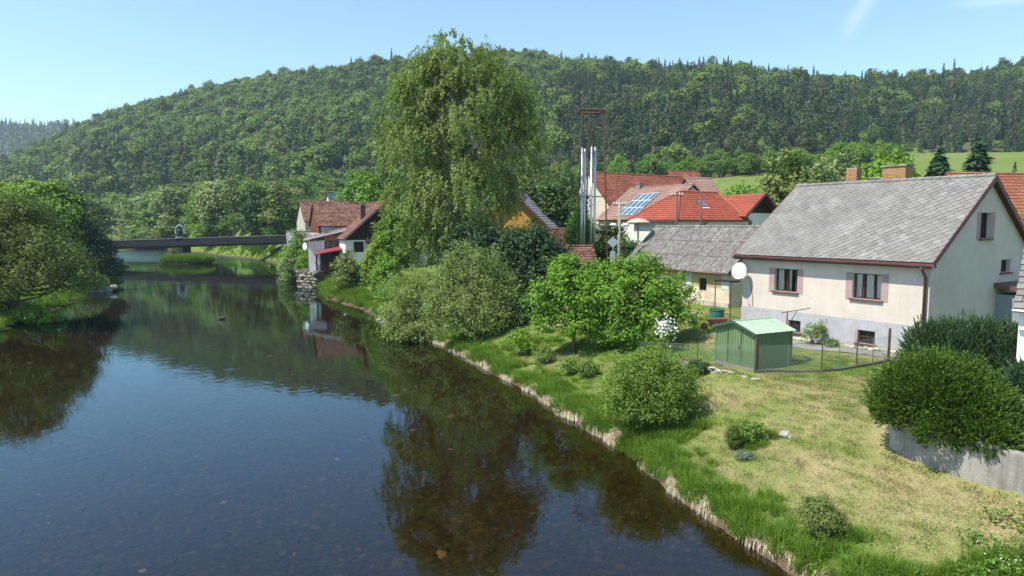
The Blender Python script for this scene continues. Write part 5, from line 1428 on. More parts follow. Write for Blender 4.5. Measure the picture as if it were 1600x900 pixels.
# ------------------------------------------------------------------ garden: shed, fence, edging, wall
def garden_shed():
    # local x along the dark side (to the right), y away along the gable
    z = 2.5
    r = thing('green_metal_shed', 'small green corrugated metal shed with pale green pitched roof', 'shed', (10.13, 28.02, z), 26.0)
    L, D, EV, RZ = 2.05, 2.35, 1.52, 1.86
    def corr(T, x0, x1, top, name, z0=0.02):
        m = MB(T); n = int((x1-x0)/0.145); w = (x1-x0)/n
        for i in range(n):
            a = x0+i*w; p = [(a,0.0),(a+w*0.38,0.0),(a+w*0.5,0.028),(a+w*0.88,0.028),(a+w,0.0)]
            for (u0, d0), (u1, d1) in zip(p[:-1], p[1:]):
                m.quad((u0,d0,z0), (u1,d1,z0), (u1,d1,top(u1)), (u0,d0,top(u0)))
        return m.build(name, SHED_GREEN, r)
    T = side_T('front', L, D)
    corr(T, 0.02, L-0.02, lambda u: EV, 'side_wall')
    g = corr(side_T('left', L, D), 0.02, D-0.02, lambda u: EV+(RZ-EV)*(1-abs(u-D/2)/(D/2)), 'gable_wall')
    MB(side_T('left', L, D)).box(0.7, 0.74, -0.012, 0.0, 0.05, 1.62).build('door_edge', M("shed_dark_trim", (0.05, 0.11, 0.06), rough=0.5), g)
    MB(side_T('left', L, D)).box(1.5, 1.54, -0.012, 0.0, 0.05, 1.62).build('door_edge', M("shed_dark_trim2", (0.05, 0.11, 0.06), rough=0.5), g)
    MB(side_T('left', L, D)).box(1.38, 1.46, -0.05, -0.013, 0.75, 0.9).build('door_handle', RUST, g)
    corr(side_T('right', L, D), 0.02, D-0.02, lambda u: EV+(RZ-EV)*(1-abs(u-D/2)/(D/2)), 'gable_wall')
    corr(side_T('back', L, D), 0.02, L-0.02, lambda u: EV, 'side_wall')
    for x in (0, L):
        for y in (0, D): MB().box(x-0.03, x+0.03, y-0.03, y+0.03, 0, EV).build('corner_post', SHED_GREEN, r)
    k = (RZ-EV)/(D/2); ov = 0.13; sl = math.hypot(D/2+ov, (D/2+ov)*k)
    for O, ea, eb in (((-0.16,-ov,EV-ov*k+0.05), (1,0,0), (0,1,k)), ((L+0.12,D+ov,EV-ov*k+0.05), (-1,0,0), (0,-1,k))):
        TT = plane_T(O, ea, eb); A = L+0.28
        s = MB(TT).box(0, A, 0, sl, -0.012, 0.0).build('roof', SHED_ROOF, r)
        rb = MB(TT)
        for i in range(5): rb.box(A*i/4-0.02 if i else 0, A*i/4+0.02 if i < 4 else A, 0.0, sl, 0.0, 0.022)
        rb.build('roof_ribs', SHED_ROOF, s)
    MB().tube([(-0.17,D/2,RZ+0.06),(L+0.13,D/2,RZ+0.06)], 0.035, 6).build('ridge_cap', SHED_ROOF, r)
    TL = side_T('left', L, D)
    for ya, yb in ((-ov, D/2), (D+ov, D/2)):
        MB(TL).hexa([(ya,-0.18,EV-ov*k-0.03),(ya,-0.165,EV-ov*k-0.03),(yb,-0.165,RZ-0.03),(yb,-0.18,RZ-0.03),(ya,-0.18,EV-ov*k+0.06),(ya,-0.165,EV-ov*k+0.06),(yb,-0.165,RZ+0.08),(yb,-0.18,RZ+0.08)]).build('verge_trim', M("shed_verge", (0.04, 0.08, 0.05), rough=0.5), r)
    MB().box(0.0, L, 0.0, D, -0.15, 0.02).build('floor_slab', CONCRETE, r)
garden_shed()

FENCE = [(6.3,33.2),(8.5,30.9),(10.05,27.78),(12.73,27.7),(14.58,28.5),(16.45,29.45),(17.45,29.35),(18.35,29.75)]
def chain_fence():
    r = thing('chain_link_fence', 'green chain link fence on rusty posts around the shed and house yard', 'fence', (0, 0, 0), 0)
    PH = {2: 1.42, 5: 1.45, 6: 1.4}
    rg = random.Random(5)
    posts = []
    for i, (x, y) in enumerate(FENCE[:-1]):
        z = max(gz(x, y), 2.35) if i > 1 else gz(x, y); h = PH.get(i, 1.2); rr = 0.055 if i in PH else 0.026
        MB().tube([(x,y,z-0.3),(x+rg.uniform(-.02,.02),y,z+h)], rr, 8).build('post', RUST, r)
        posts.append((x, y, z, h))
    # slim posts between
    for (x0, y0, z0, h0), (x1, y1, z1, h1) in zip(posts[:-1], posts[1:]):
        L = math.hypot(x1-x0, y1-y0)
        if L > 1.6:
            x, y, z = (x0+x1)/2, (y0+y1)/2, (z0+z1)/2
            MB().tube([(x,y,z-0.2),(x,y,z+1.12)], 0.016, 6).build('slim_post', WIRE, r)
    x, y = FENCE[-1]; posts.append((x, y, gz(x, y), 1.3))
    net = MB(); rail = MB()
    for (x0, y0, z0, h0), (x1, y1, z1, h1) in zip(posts[:-1], posts[1:]):
        L = math.hypot(x1-x0, y1-y0); ux, uy = (x1-x0)/L, (y1-y0)/L; H = 1.1
        for q in (0.04, 0.55, 1.1):
            rail.tube([(x0,y0,z0+q),(x1,y1,z1+q)], 0.005, 4)
        st = 0.10; n = int(L/st)
        def seg(a0, b0, a1, b1):
            p = Vector((x0+ux*a0, y0+uy*a0, z0+(z1-z0)*a0/L+b0)); q = Vector((x0+ux*a1, y0+uy*a1, z0+(z1-z0)*a1/L+b1))
            w = Vector((-uy, ux, 0))*0.003; v = Vector((0,0,0.003))
            net.quad(p-w-v, q-w-v, q+w+v, p+w+v)
        for i in range(-int(H/st), n):
            for s in (1, -1):
                a0 = i*st; a1 = a0+H
                b0, b1 = 0.0, H
                if a0 < 0: b0 = -a0; a0 = 0.0
                if a1 > L: b1 -= a1-L; a1 = L
                if a1 <= a0: continue
                if s == 1: seg(a0, b0+0.03, a1, b1+0.03)
                else: seg(a0, H-b0+0.03, a1, H-b1+0.03)
    net.build('netting', WIRE, r, 'stuff'); rail.build('tension_wires', WIRE, r)
chain_fence()
def fence_kerb():
    r = thing('fence_kerb', 'dark concrete kerb along the foot of the chain link fence', 'kerb', (0, 0, 0), 0)
    P = FENCE[2:6]
    for (x0, y0), (x1, y1) in zip(P[:-1], P[1:]):
        L = math.hypot(x1-x0, y1-y0); n = max(2, round(L/0.9)); nx, ny = -(y1-y0)/L, (x1-x0)/L
        for i in range(n):
            a, b = (i+0.01)/n, (i+0.99)/n; pts = []
            for z in (-0.4, 0.09):
                for u, s in ((a,-0.09),(b,-0.09),(b,0.09),(a,0.09)):
                    x, y = x0+(x1-x0)*u+nx*s, y0+(y1-y0)*u+ny*s; pts.append((x, y, max(gz(x0+(x1-x0)*u, y0+(y1-y0)*u), 2.3)+z))
            MB().hexa(pts).build('kerb_stone', M("kerb_concrete", (0.12, 0.11, 0.10), (0.08, 0.075, 0.07), 3, rough=0.95) if 'kerb_concrete' not in bpy.data.materials else bpy.data.materials['kerb_concrete'], r)
fence_kerb()
def stone_edging():
    r = thing('dry_stone_edging', 'low edging of flat pale stones stepping down beside the green shed', 'stone edging', (0, 0, 0), 0)
    rg = random.Random(12); protos = []
    for i in range(5):
        me = MB().blob((0,0,0), (0.24,0.15,0.055), 8, 4, rg, 0.18).mesh('stone'); me.materials.append(STONE); protos.append(me)
    P = [(7.0,31.6),(8.35,30.2),(9.3,28.6),(9.85,27.45),(10.5,27.0)]
    for (x0, y0), (x1, y1) in zip(P[:-1], P[1:]):
        L = math.hypot(x1-x0, y1-y0); a = math.atan2(y1-y0, x1-x0); n = int(L/0.32)
        for i in range(n):
            for k in range(4):
                u = (i+0.5*(k % 2)+rg.uniform(-.15,.15))/n; x, y = x0+(x1-x0)*u, y0+(y1-y0)*u
                o = link('stone', rg.choice(protos), None, r)
                zz = 2.0+0.09*k if (y > 27.3) else 1.95+0.08*k
                o.location = (x+0.05*rg.uniform(-1,1)-0.03*k*math.sin(a)*-1, y+0.05*rg.uniform(-1,1), zz+rg.uniform(-.02,.02))
                o.rotation_euler = (rg.uniform(-.12,.12), rg.uniform(-.12,.12), a+rg.uniform(-.4,.4)); q = rg.uniform(0.75, 1.25); o.scale = (q, q, q)
stone_edging()
def retaining_wall():
    r = thing('retaining_wall', 'curved weathered concrete retaining wall under the clipped conifer', 'wall', (0, 0, 0), 0)
    W2 = [tuple(p) for p in WALLL[1:]]
    # smooth the plan
    pts = []
    for i in range(len(W2)-1):
        for k in range(4):
            u = k/4; p0 = W2[max(i-1,0)]; p1 = W2[i]; p2 = W2[i+1]; p3 = W2[min(i+2,len(W2)-1)]
            f = lambda a, b, c, d: 0.5*(2*b+(c-a)*u+(2*a-5*b+4*c-d)*u*u+(3*b-a-3*c+d)*u**3)
            pts.append((f(p0[0],p1[0],p2[0],p3[0]), f(p0[1],p1[1],p2[1],p3[1])))
    m = MB(); P = []; F = []
    n = len(pts)
    for i, (x, y) in enumerate(pts):
        a = pts[max(i-1,0)]; b = pts[min(i+1,n-1)]; L = math.hypot(b[0]-a[0], b[1]-a[1]); nx, ny = -(b[1]-a[1])/L, (b[0]-a[0])/L
        zt = 3.0+0.02*math.sin(i*1.7)
        P += [(x,y,1.4),(x,y,zt),(x+nx*0.24,y+ny*0.24,zt+0.01),(x+nx*0.24,y+ny*0.24,1.4)]
    for i in range(n-1):
        for k in range(3): F.append((i*4+k, (i+1)*4+k, (i+1)*4+k+1, i*4+k+1))
    F += [(0,1,2,3), (4*n-4,4*n-1,4*n-2,4*n-3)]
    m.add(P, F).build('concrete_face', CONCRETE, r, bevel=0.02)
    so = MB(); SP = []
    for i, (x, y) in enumerate(pts):
        a = pts[max(i-1,0)]; b = pts[min(i+1,n-1)]; L = math.hypot(b[0]-a[0], b[1]-a[1]); nx, ny = -(b[1]-a[1])/L, (b[0]-a[0])/L
        SP += [(x+nx*0.24,y+ny*0.24,2.93),(x+nx*1.3,y+ny*1.3,2.97)]
    so.add(SP, [(2*i,2*i+2,2*i+3,2*i+1) for i in range(n-1)])
    so.build('bed_soil', M("shady_soil", (0.055, 0.042, 0.03), (0.09, 0.07, 0.05), 6, rough=0.95), r)  # dark soil strip added to cover the lit top behind the wall
retaining_wall()
def barrel():
    p = house_pt(-1.15, -0.75); r = thing('rain_barrel', 'green plastic rain barrel at the left corner of the cream house', 'barrel', (p[0], p[1], gz(*p)), 0)
    MB().lathe([(0.36,0),(0.4,0.1),(0.42,0.95),(0.45,0.98),(0.45,1.04),(0.39,1.04),(0.38,0.9)], 16).build('tub', M("green_plastic", (0.045, 0.17, 0.11), (0.035, 0.14, 0.09), 3, rough=0.45), r, smooth=False)
    MB().tube([(0.42,0,0.3),(0.5,0,0.28)], 0.025, 6).build('tap', STEEL, r)
    p = house_pt(-0.35, -1.5); r = thing('wheelbarrow', 'rusty brown wheelbarrow tipped beside the rain barrel', 'wheelbarrow', (p[0], p[1], gz(*p)), -20)
    MB().hexa([(-0.5,-0.25,0.35),(0.35,-0.3,0.35),(0.35,0.3,0.35),(-0.5,0.25,0.35),(-0.65,-0.33,0.62),(0.5,-0.42,0.72),(0.5,0.42,0.72),(-0.65,0.33,0.62)]).build('tray', M("barrow_brown", (0.16, 0.07, 0.05), (0.12, 0.05, 0.04), 4, rough=0.7), r)
    for s in (-1, 1): MB().tube([(-0.75,0.1*s,0.25),(0.1,0.25*s,0.33),(0.95,0.33*s,0.6)], 0.022, 6).build('handle', RUST, r)
    for s in (-1, 1): MB().tube([(0.3,0.25*s,0.34),(0.35,0.27*s,0.0)], 0.02, 6).build('leg', RUST, r)
    w = MB(lambda x, y, z: (x-0.78, z, y+0.2)); w.lathe([(0.19,-0.04),(0.2,0),(0.19,0.04)], 16); w.build('wheel', DARKWOOD, r)
    p = house_pt(-0.6, -0.3); r = thing('awning_shelf', 'dark sheet on a thin steel frame by the cream house corner', 'shelter', (p[0], p[1], gz(*p)), -57)
    MB().box(-0.75, 0.5, -0.5, 0.2, 2.62, 2.7).build('top_sheet', DARKWOOD, r)
    for x, y in ((-0.7,-0.45),(0.4,-0.45)): MB().tube([(x,y,-0.2),(x,y,2.62)], 0.03, 6).build('post', RUST, r)
barrel()
def clothes_post():
    p = house_pt(4.25, -1.9); r = thing('clothes_post', 'rusty T shaped clothes line post in front of the grey plinth', 'clothes line post', (p[0], p[1], gz(*p)), 0)
    MB().tube([(0,0,-0.3),(0,0,1.75)], 0.028, 6).build('post', RUST, r)
    MB().tube([(0.11,0,-0.3),(0.11,0,1.1)], 0.026, 6).build('post', RUST, r)
    MB().tube([(-0.35,-0.2,1.7),(1.3,0.35,1.86)], 0.022, 6).build('cross_bar', RUST, r)
    MB().tube([(0.1,0,1.05),(0.55,0.15,1.78)], 0.018, 6).build('brace', RUST, r)
clothes_post()
def flower_ring():
    p = (12.9, 30.6); r = thing('flower_bed', 'small round flower bed edged with dark stones on the yard grass', 'flower bed', (p[0], p[1], gz(*p)), 0)
    rg = random.Random(2); me = MB().blob((0,0,0), (0.11,0.08,0.06), 7, 4, rg, 0.2).mesh('edging_stone'); me.materials.append(DARK_CONC)
    for i in range(20):
        t = 6.283*i/20; o = link('edging_stone', me, None, r); o.location = (0.6*math.cos(t), 0.6*math.sin(t), 0.03); o.rotation_euler = (0,0,t)
    V, C = None, None
    me2, C = crown_mesh('plants', [(0,0,0.05,0.5,0.5,0.15)], 30, 8, 0.12, 0.09, 0.06, 33); me2.materials.append(F_OLIVE); link('plants', me2, None, r, 'stuff')
    MB().lathe([(0.56,-0.05),(0.56,0.02),(0.02,0.05)], 16).build('soil', M("garden_soil", (0.07, 0.05, 0.035), (0.1, 0.07, 0.05), 5, rough=0.95), r)
flower_ring()
def rocks():
    protos = []
    rg = random.Random(31)
    for i in range(4):
        me = MB().blob((0,0,0), (0.5,0.38,0.3), 9, 6, rg, 0.2).mesh('boulder'); me.materials.append(STONE); protos.append(me)
    for x, y, s, lab in ((-11.1,59.0,0.95,'pale boulder at the waterline, largest of the bank stones by the lawn'), (-10.4,58.0,0.75,'pale boulder at the waterline, just downstream of the largest one'), (-12.0,61.0,0.65,'small pale boulder at the waterline by the tended lawn'),
                       (-6.7,51.2,1.1,'pinkish pale boulder at the water under the silvery willow'), (-6.1,50.2,0.7,'smaller boulder beside the pinkish one under the willow'), (9.2,22.4,0.5,'grey boulder sunk in the dry lawn above the bank'),(8.6,22.6,0.4,'small grey stone beside the boulder sunk in the lawn')):
        o = link('boulder', rg.choice(protos), None); o.location = (x, y, max(gz(x, y), 0.0)+0.08*s); o.scale = (s, s, s*0.8); o.rotation_euler = (rg.uniform(-.2,.2), rg.uniform(-.2,.2), rg.uniform(0,6))
        tag(o, lab, 'boulder', 'boulders along the right bank')
rocks()

# ------------------------------------------------------------------ trees and shrubs
F_BIRCH = foliage("leaf_birch", (0.138, 0.209, 0.050), (0.248, 0.319, 0.099), 0.4, 0.0, 0.5)
F_WILLOW = foliage("leaf_silver_willow", (0.162, 0.230, 0.056), (0.274, 0.342, 0.123), 0.4, 0.06, 1.0)
F_APPLE = foliage("leaf_apple", (0.108, 0.217, 0.021), (0.203, 0.323, 0.039), 0.38, 0.05, 0.9)
F_SALLOW = foliage("leaf_sallow", (0.105, 0.190, 0.026), (0.195, 0.290, 0.052), 0.35, 0.05, 1.2)
F_THUJA = foliage("leaf_thuja", (0.032, 0.072, 0.010), (0.120, 0.185, 0.024), 0.15, 0.05, 1.6)
F_YEW = foliage("leaf_yew", (0.030, 0.068, 0.027), (0.095, 0.149, 0.068), 0.12, 0.05, 1.6)
F_BANK = foliage("leaf_left_willow", (0.083, 0.128, 0.027), (0.150, 0.203, 0.045), 0.32, 0.05, 0.4)
F_LIME = foliage("leaf_lime", (0.128, 0.232, 0.021), (0.210, 0.315, 0.038), 0.35, 0.06, 0.8)
F_WALNUT = foliage("leaf_walnut", (0.022, 0.052, 0.020), (0.050, 0.095, 0.032), 0.22, 0.05, 0.6)
F_WEED = foliage("leaf_weed", (0.085, 0.175, 0.024), (0.160, 0.270, 0.045), 0.3, 0.15, 1.0)

def plant(name, label, cat, x, y, blobs, nc, per, cr, ln, wd, seed, leaf, bark=BARK, h=None, r=0.12, nl=25, stems=1, group=None, z=None, trunk=True, split=0.3, **kw):
    """one plant built where it stands: trunk (or stems) and a crown of leaves"""
    zz = gz(x, y) if z is None else z
    t = thing(name, label, cat, (x, y, zz), 0, group)
    me, C = crown_mesh('crown', blobs, nc, per, cr, ln, wd, seed, **kw); me.materials.append(leaf)
    link('crown', me, None, t)
    if trunk:
        hh = h or max(b[2]+b[5]*0.6 for b in blobs)
        tm = trunk_mesh('trunk' if stems == 1 else 'stems', hh, r, C, nl, seed+1, bark, split, stems=stems)
        link('trunk' if stems == 1 else 'stems', tm, None, t)
    return t

# --- the birch
def birch():
    x, y = -4.6, 60.5; z = gz(x, y)
    t = thing('weeping_birch', 'very tall weeping birch with white trunk and hanging twigs by the river', 'tree', (x, y, z), 0)
    rg = np.random.default_rng(77)
    bl = np.array([(-0.8,0,20.9,2.5,2.5,2.6),(-3.7,0.5,19.0,2.5,2.5,2.2),(3.7,0,18.0,2.5,2.5,2.3),(0,0,16.6,4.6,4.2,3.8),(-4.4,0,13.9,3.2,3.0,3.2),(4.4,0,13.6,2.6,2.6,2.7),
                   (-4.4,0,9.6,2.4,2.6,2.8),(-0.3,0,10,4.0,4.2,4.0),(2.7,0,10.0,2.1,2.4,2.6),(-3.2,0,6.0,2.0,2.2,2.0),(0.2,-0.6,6.2,2.9,2.9,2.4),(5.7,0,16.2,1.5,1.6,1.2)], float)
    bl = np.vstack([bl, [(-2.2,0.3,20.2,1.9,1.9,1.9),(1.5,0,20.0,2.1,2.1,2.1)]])
    bl[:,0] = bl[:,0]*0.94+0.35
    C, d = clumps(bl, 740, rg, 0.24, -0.4)
    # every clump hangs a bunch of strands
    ns = 6; per = 24
    S0 = np.repeat(C, ns, 0) + rg.normal(size=(len(C)*ns, 3))*np.array([0.45,0.45,0.35]); D = np.repeat(d, ns, 0)
    L = rg.uniform(0.6, 2.2, len(S0))*np.clip(1.25-S0[:,2]/38, 0.5, 1.2)
    u = (np.arange(per)+0.5)/per
    az = rg.uniform(0, 6.28, len(S0))
    P = S0[:,None,:] + D[:,None,:]*np.array([1,1,0.5])*(np.sqrt(u)*0.55)[None,:,None] + np.array([0,0,-1.0])*(L[:,None]*u[None,:]**1.25)[:,:,None]
    P += np.stack([np.cos(az), np.sin(az), 0*az], -1)[:,None,:]*(0.16*np.sin(u*3.0))[None,:,None]
    P = P.reshape(-1, 3) + rg.normal(size=(len(S0)*per, 3))*0.085
    P = P[P[:,2] > 2.2]
    Nn = unit(rg.normal(size=P.shape)*0.6 + unit(P*np.array([1,1,0])+1e-6)*0.9 + np.array([0,0,0.45]))
    me = quads_mesh('crown', leaf_quads(P, Nn, 0.21, 0.15, rg, 0.5)); me.materials.append(F_BIRCH); link('crown', me, None, t)
    mb = MB(); r2 = np.random.default_rng(5)
    tops = [((0.0,0,-0.4),(-0.6,0.1,19.5),0.34),((0.3,0.1,0),(2.0,0.3,16.5),0.2)]
    for a, b, rr in tops:
        a, b = Vector(a), Vector(b); path = []; rad_ = []
        for i in range(10):
            u = i/9; p = a.lerp(b, u) + Vector((0.35*math.sin(u*4), 0.2*math.sin(u*3), 0)); path.append(p); rad_.append(rr*(1-0.9*u)+0.02)
        mb.tube(path, rad_, 9)
        idx = r2.choice(len(C), 70, replace=False)
        for j in idx:
            c = Vector(C[j]); zt = min(b.z*0.93, max(3.0, c.z-2.5-r2.uniform(0, 2))); u = zt/b.z; k = min(8, int(u*9)); p = path[k].lerp(path[k+1], u*9-k)
            mid = p.lerp(c, 0.55)+Vector((0,0,0.8)); rl = max(0.045, rr*(1-0.9*u)*0.5)
            mb.tube([p, p.lerp(mid, 0.5)+Vector((0,0,0.15)), mid, c], [rl, rl*0.75, rl*0.5, 0.015], 5)
    tm = mb.mesh('trunk'); tm.materials.append(BARK_WHITE); tm.shade_smooth(); link('trunk', tm, None, t)
birch()

# --- big willows and bushes on the right bank, from far to near
plant('silver_willow', 'large silvery green willow bush at the water, left of the apple trees', 'willow', -2.9, 46.8,
      [(-0.8,0,2.9,2.0,1.8,2.0),(1.0,0.2,2.7,1.9,1.8,2.0),(0.1,-0.6,2.0,2.3,1.8,1.8),(-1.3,0,4.4,0.6,0.6,1.9),(-0.3,0.2,4.9,0.65,0.6,2.0),(0.6,-0.5,4.3,0.55,0.55,1.8),(1.5,0,4.4,0.6,0.6,1.8),(2.6,-0.2,3.0,0.7,0.7,1.9),(-0.6,-1.3,1.2,2.3,1.3,1.3),(1.4,-1.0,1.4,1.8,1.3,1.5),(-1.9,-0.5,2.2,1.1,1.1,1.6)], 620, 44, 0.55, 0.24, 0.075, 101, F_WILLOW, BARK_GREY, h=5.2, r=0.12, nl=60, stems=6, up=0.3, rnd=1.0, shell=0.3)
plant('silver_willow', 'lower silvery willow bush overhanging the water, left of the largest one', 'willow', -6.8, 51.2,
      [(-0.8,0,2.6,1.9,1.8,2.2),(0.9,0.3,2.3,1.7,1.7,2.0),(-1.4,0.2,1.5,1.6,1.5,1.4),(0.2,-0.4,3.7,1.2,1.2,1.4),(0.3,-1.0,0.8,2.2,1.2,0.9),(-1.2,-0.7,0.7,1.6,1.2,0.8)], 420, 44, 0.5, 0.24, 0.08, 102, F_WILLOW, BARK_GREY, h=4.0, r=0.10, nl=40, stems=5, up=0.3, rnd=1.0, shell=0.3)
plant('willow_shrub', 'mid green willow shrub leaning over the bank below the weeping birch', 'shrub', -9.4, 57.5,
      [(0,0,2.0,1.7,1.6,1.9),(-0.9,-0.3,1.4,1.2,1.2,1.3),(1.2,0.5,2.6,1.4,1.4,1.7)], 200, 44, 0.5, 0.22, 0.09, 103, F_SALLOW, BARK_GREY, h=3.0, r=0.08, nl=30, stems=4, shell=0.3)
plant('dark_walnut', 'dense dark bluish green tree shading the bank, right of the silvery willow', 'tree', 1.3, 53.5,
      [(0,0,4.3,2.4,2.2,2.2),(1.4,-0.3,3.4,1.8,1.8,2.0),(-1.3,0,3.2,1.8,1.8,2.0),(0.3,-0.6,2.2,2.6,2.0,1.6),(-0.4,0,5.2,1.4,1.4,1.2)], 330, 44, 0.6, 0.27, 0.16, 104, F_WALNUT, BARK, h=5.0, r=0.16, nl=40, shell=0.2)
plant('dark_walnut', 'dark green tree directly beneath the birch, between it and the silvery willow', 'tree', -2.9, 56.0,
      [(0,0,4.6,2.3,2.0,2.2),(1.2,0,3.2,1.7,1.8,2.0),(-1.5,0,3.0,1.7,1.8,2.0)], 240, 44, 0.6, 0.27, 0.15, 105, F_WALNUT, BARK, h=5.0, r=0.15, nl=30, shell=0.2)
plant('hazel_bush', 'shady dark green bush low on the bank behind the silvery willow', 'bush', 0.4, 46.6,
      [(0,0,0.9,1.9,1.2,0.9),(1.3,0.4,0.8,1.2,1.1,0.9),(-1.2,-0.4,0.7,1.2,1.0,0.8)], 130, 40, 0.4, 0.22, 0.13, 106, F_WALNUT, BARK, h=1.4, r=0.04, nl=20, stems=5)
plant('apple_tree', 'bright green apple tree on the bank, left one of the pair', 'apple tree', 3.5, 38.2,
      [(0.1,0,3.5,1.9,1.8,1.5),(-1.5,0.1,2.9,1.2,1.2,1.1),(1.6,-0.3,2.7,1.3,1.3,1.2),(0.6,-0.6,1.8,1.6,1.3,1.1),(-0.5,0.2,4.7,0.9,1.0,0.8),(-1.7,-0.2,1.9,0.8,0.8,0.7),(0.9,0.1,4.4,0.8,0.8,0.8),(1.5,-0.7,1.0,1.0,0.8,0.7)], 230, 64, 0.42, 0.17, 0.12, 107, F_APPLE, BARK, h=4.6, r=0.13, nl=60, shell=0.30)
plant('apple_tree', 'bright green apple tree reaching over the yard, right one of the pair', 'apple tree', 7.0, 36.8,
      [(0,0,3.2,1.8,1.7,1.4),(1.6,-0.1,2.5,1.3,1.3,1.1),(-1.4,-0.4,2.3,1.4,1.3,1.2),(0.0,-0.9,1.4,1.7,1.2,1.0),(0.2,0.3,4.2,1.0,1.0,0.8),(2.2,-0.4,1.6,0.8,0.8,0.7),(-1.2,0,3.7,0.9,0.9,0.8),(-0.9,-1.1,0.7,1.0,0.8,0.7)], 230, 64, 0.42, 0.17, 0.12, 108, F_APPLE, BARK, h=4.2, r=0.12, nl=60, shell=0.30)
plant('sallow_bush', 'big rounded yellow green sallow bush on the bank edge, nearest large bush', 'bush', 5.2, 26.0,
      [(0,0,1.65,1.55,1.45,1.35),(-0.8,-0.2,1.25,1.05,1.1,1.1),(0.9,0.1,1.45,1.1,1.1,1.15),(0.1,-0.4,0.95,1.4,1.2,0.9),(0.2,0.1,2.5,0.9,0.9,0.75)], 520, 50, 0.33, 0.135, 0.05, 109, F_SALLOW, BARK, h=2.7, r=0.045, nl=90, stems=9, up=0.3, rnd=1.0, shell=0.32)
plant('lawn_shrub', 'small clipped shrub alone on the dry lawn with grass at its foot', 'shrub', 7.75, 16.6,
      [(0,0,0.62,0.5,0.48,0.42),(0.15,-0.1,0.42,0.45,0.42,0.38)], 190, 36, 0.13, 0.055, 0.036, 110, F_OLIVE, BARK, h=0.8, r=0.02, nl=40, stems=6, shell=0.25)
# conifers and hedges on the terrace
def spray_bush(name, label, cat, x, y, z, blobs, n, seed, leaf, ln=0.16, wd=0.05, k=9, up=0.5, flare=0.5, low=-0.6):
    """dense evergreen: short sprays of scale leaves all pointing out and up"""
    rg = np.random.default_rng(seed); t = thing(name, label, cat, (x, y, z), 0)
    C, d = clumps(blobs, n, rg, 0.10, low)
    C = C + d*np.minimum(0.14*vnoise(C[:,0]*3.1+C[:,2]*2.0, C[:,1]*3.1-C[:,2]*1.3, 1.0, seed), 0.2)[:,None]
    ax = unit(d + np.array([0,0,up]) + rg.normal(size=d.shape)*0.28)
    P = []; Q = []
    for i in range(k):
        u = i/(k-1)
        side = rg.normal(size=d.shape); side = unit(side-ax*np.sum(side*ax, 1, keepdims=True))
        P.append(C + ax*(u-0.3)*ln*2.1 + side*(1-u)*ln*0.35); Q.append(unit(ax + side*flare*(1-u*0.6)))
    P = np.vstack(P); Q = np.vstack(Q); R_ = unit(rg.normal(size=P.shape)); Nn = unit(R_-Q*np.sum(R_*Q, 1, keepdims=True)); b = np.cross(Nn, Q)
    L = (ln*rg.uniform(0.7,1.3,len(P)))[:,None]*0.5; W_ = (wd*rg.uniform(0.7,1.3,len(P)))[:,None]*0.5
    V = np.stack([P+Q*L, P+b*W_, P-Q*L, P-b*W_], 1).reshape(-1, 3)
    me = quads_mesh('foliage', V); me.materials.append(leaf); link('foliage', me, None, t)
    # shaded inner wood
    tm = trunk_mesh('stems', max(b[2] for b in blobs), 0.05, C, 60, seed+1, BARK, 0.1, stems=6); link('stems', tm, None, t)
    return t
spray_bush('clipped_conifer', 'large dark green rounded conifer bulging over the concrete retaining wall', 'conifer', 11.8, 18.6, 2.72,
           [(0.0,0.1,1.05,1.35,1.35,1.12),(0.55,-0.8,0.7,1.1,0.95,0.85),(-0.6,0.3,0.75,0.9,1.0,0.9),(0.45,-1.45,0.35,0.7,0.7,0.55),(0.6,0.5,1.2,1.0,1.0,0.75),(-0.3,-0.9,0.35,0.75,0.6,0.55)], 15500, 121, F_THUJA, 0.085, 0.034, 8, 0.35, 0.8)
spray_bush('yew_hedge', 'tall flat topped dark hedge in front of the cream house gable', 'hedge', 16.9, 24.9, 2.75,
           [(-1.3,0.5,0.9,0.75,0.65,1.15),(-0.7,0.2,1.0,0.8,0.7,1.2),(0.0,0,1.0,0.8,0.75,1.2),(0.7,-0.3,1.0,0.8,0.7,1.2),(1.3,-0.6,0.95,0.75,0.65,1.15),(-0.4,-0.2,0.5,1.2,0.7,0.8),(0.9,-0.6,0.5,1.0,0.7,0.8)], 6500, 122, F_YEW, 0.14, 0.045, 8, 1.1, 0.35)
spray_bush('right_conifer', 'shaggy dark conifer with brownish top at the right edge behind the wall', 'conifer', 14.5, 18.6, 2.95,
           [(0,0,0.7,0.85,0.9,0.95),(0.6,-0.5,0.6,0.8,0.8,0.95),(-0.2,-0.9,0.3,0.6,0.6,0.65)], 5000, 123, F_YEW, 0.11, 0.036, 8)
plant('leafy_sapling', 'light green leafy sapling growing out of the dark conifers by the wall', 'sapling', 13.25, 17.6, [(0,0,0.75,0.4,0.35,0.35),(0.1,-0.1,0.35,0.35,0.3,0.3)], 40, 12, 0.14, 0.11, 0.075, 124, F_MID, BARK, h=0.9, r=0.015, nl=14, z=2.9)
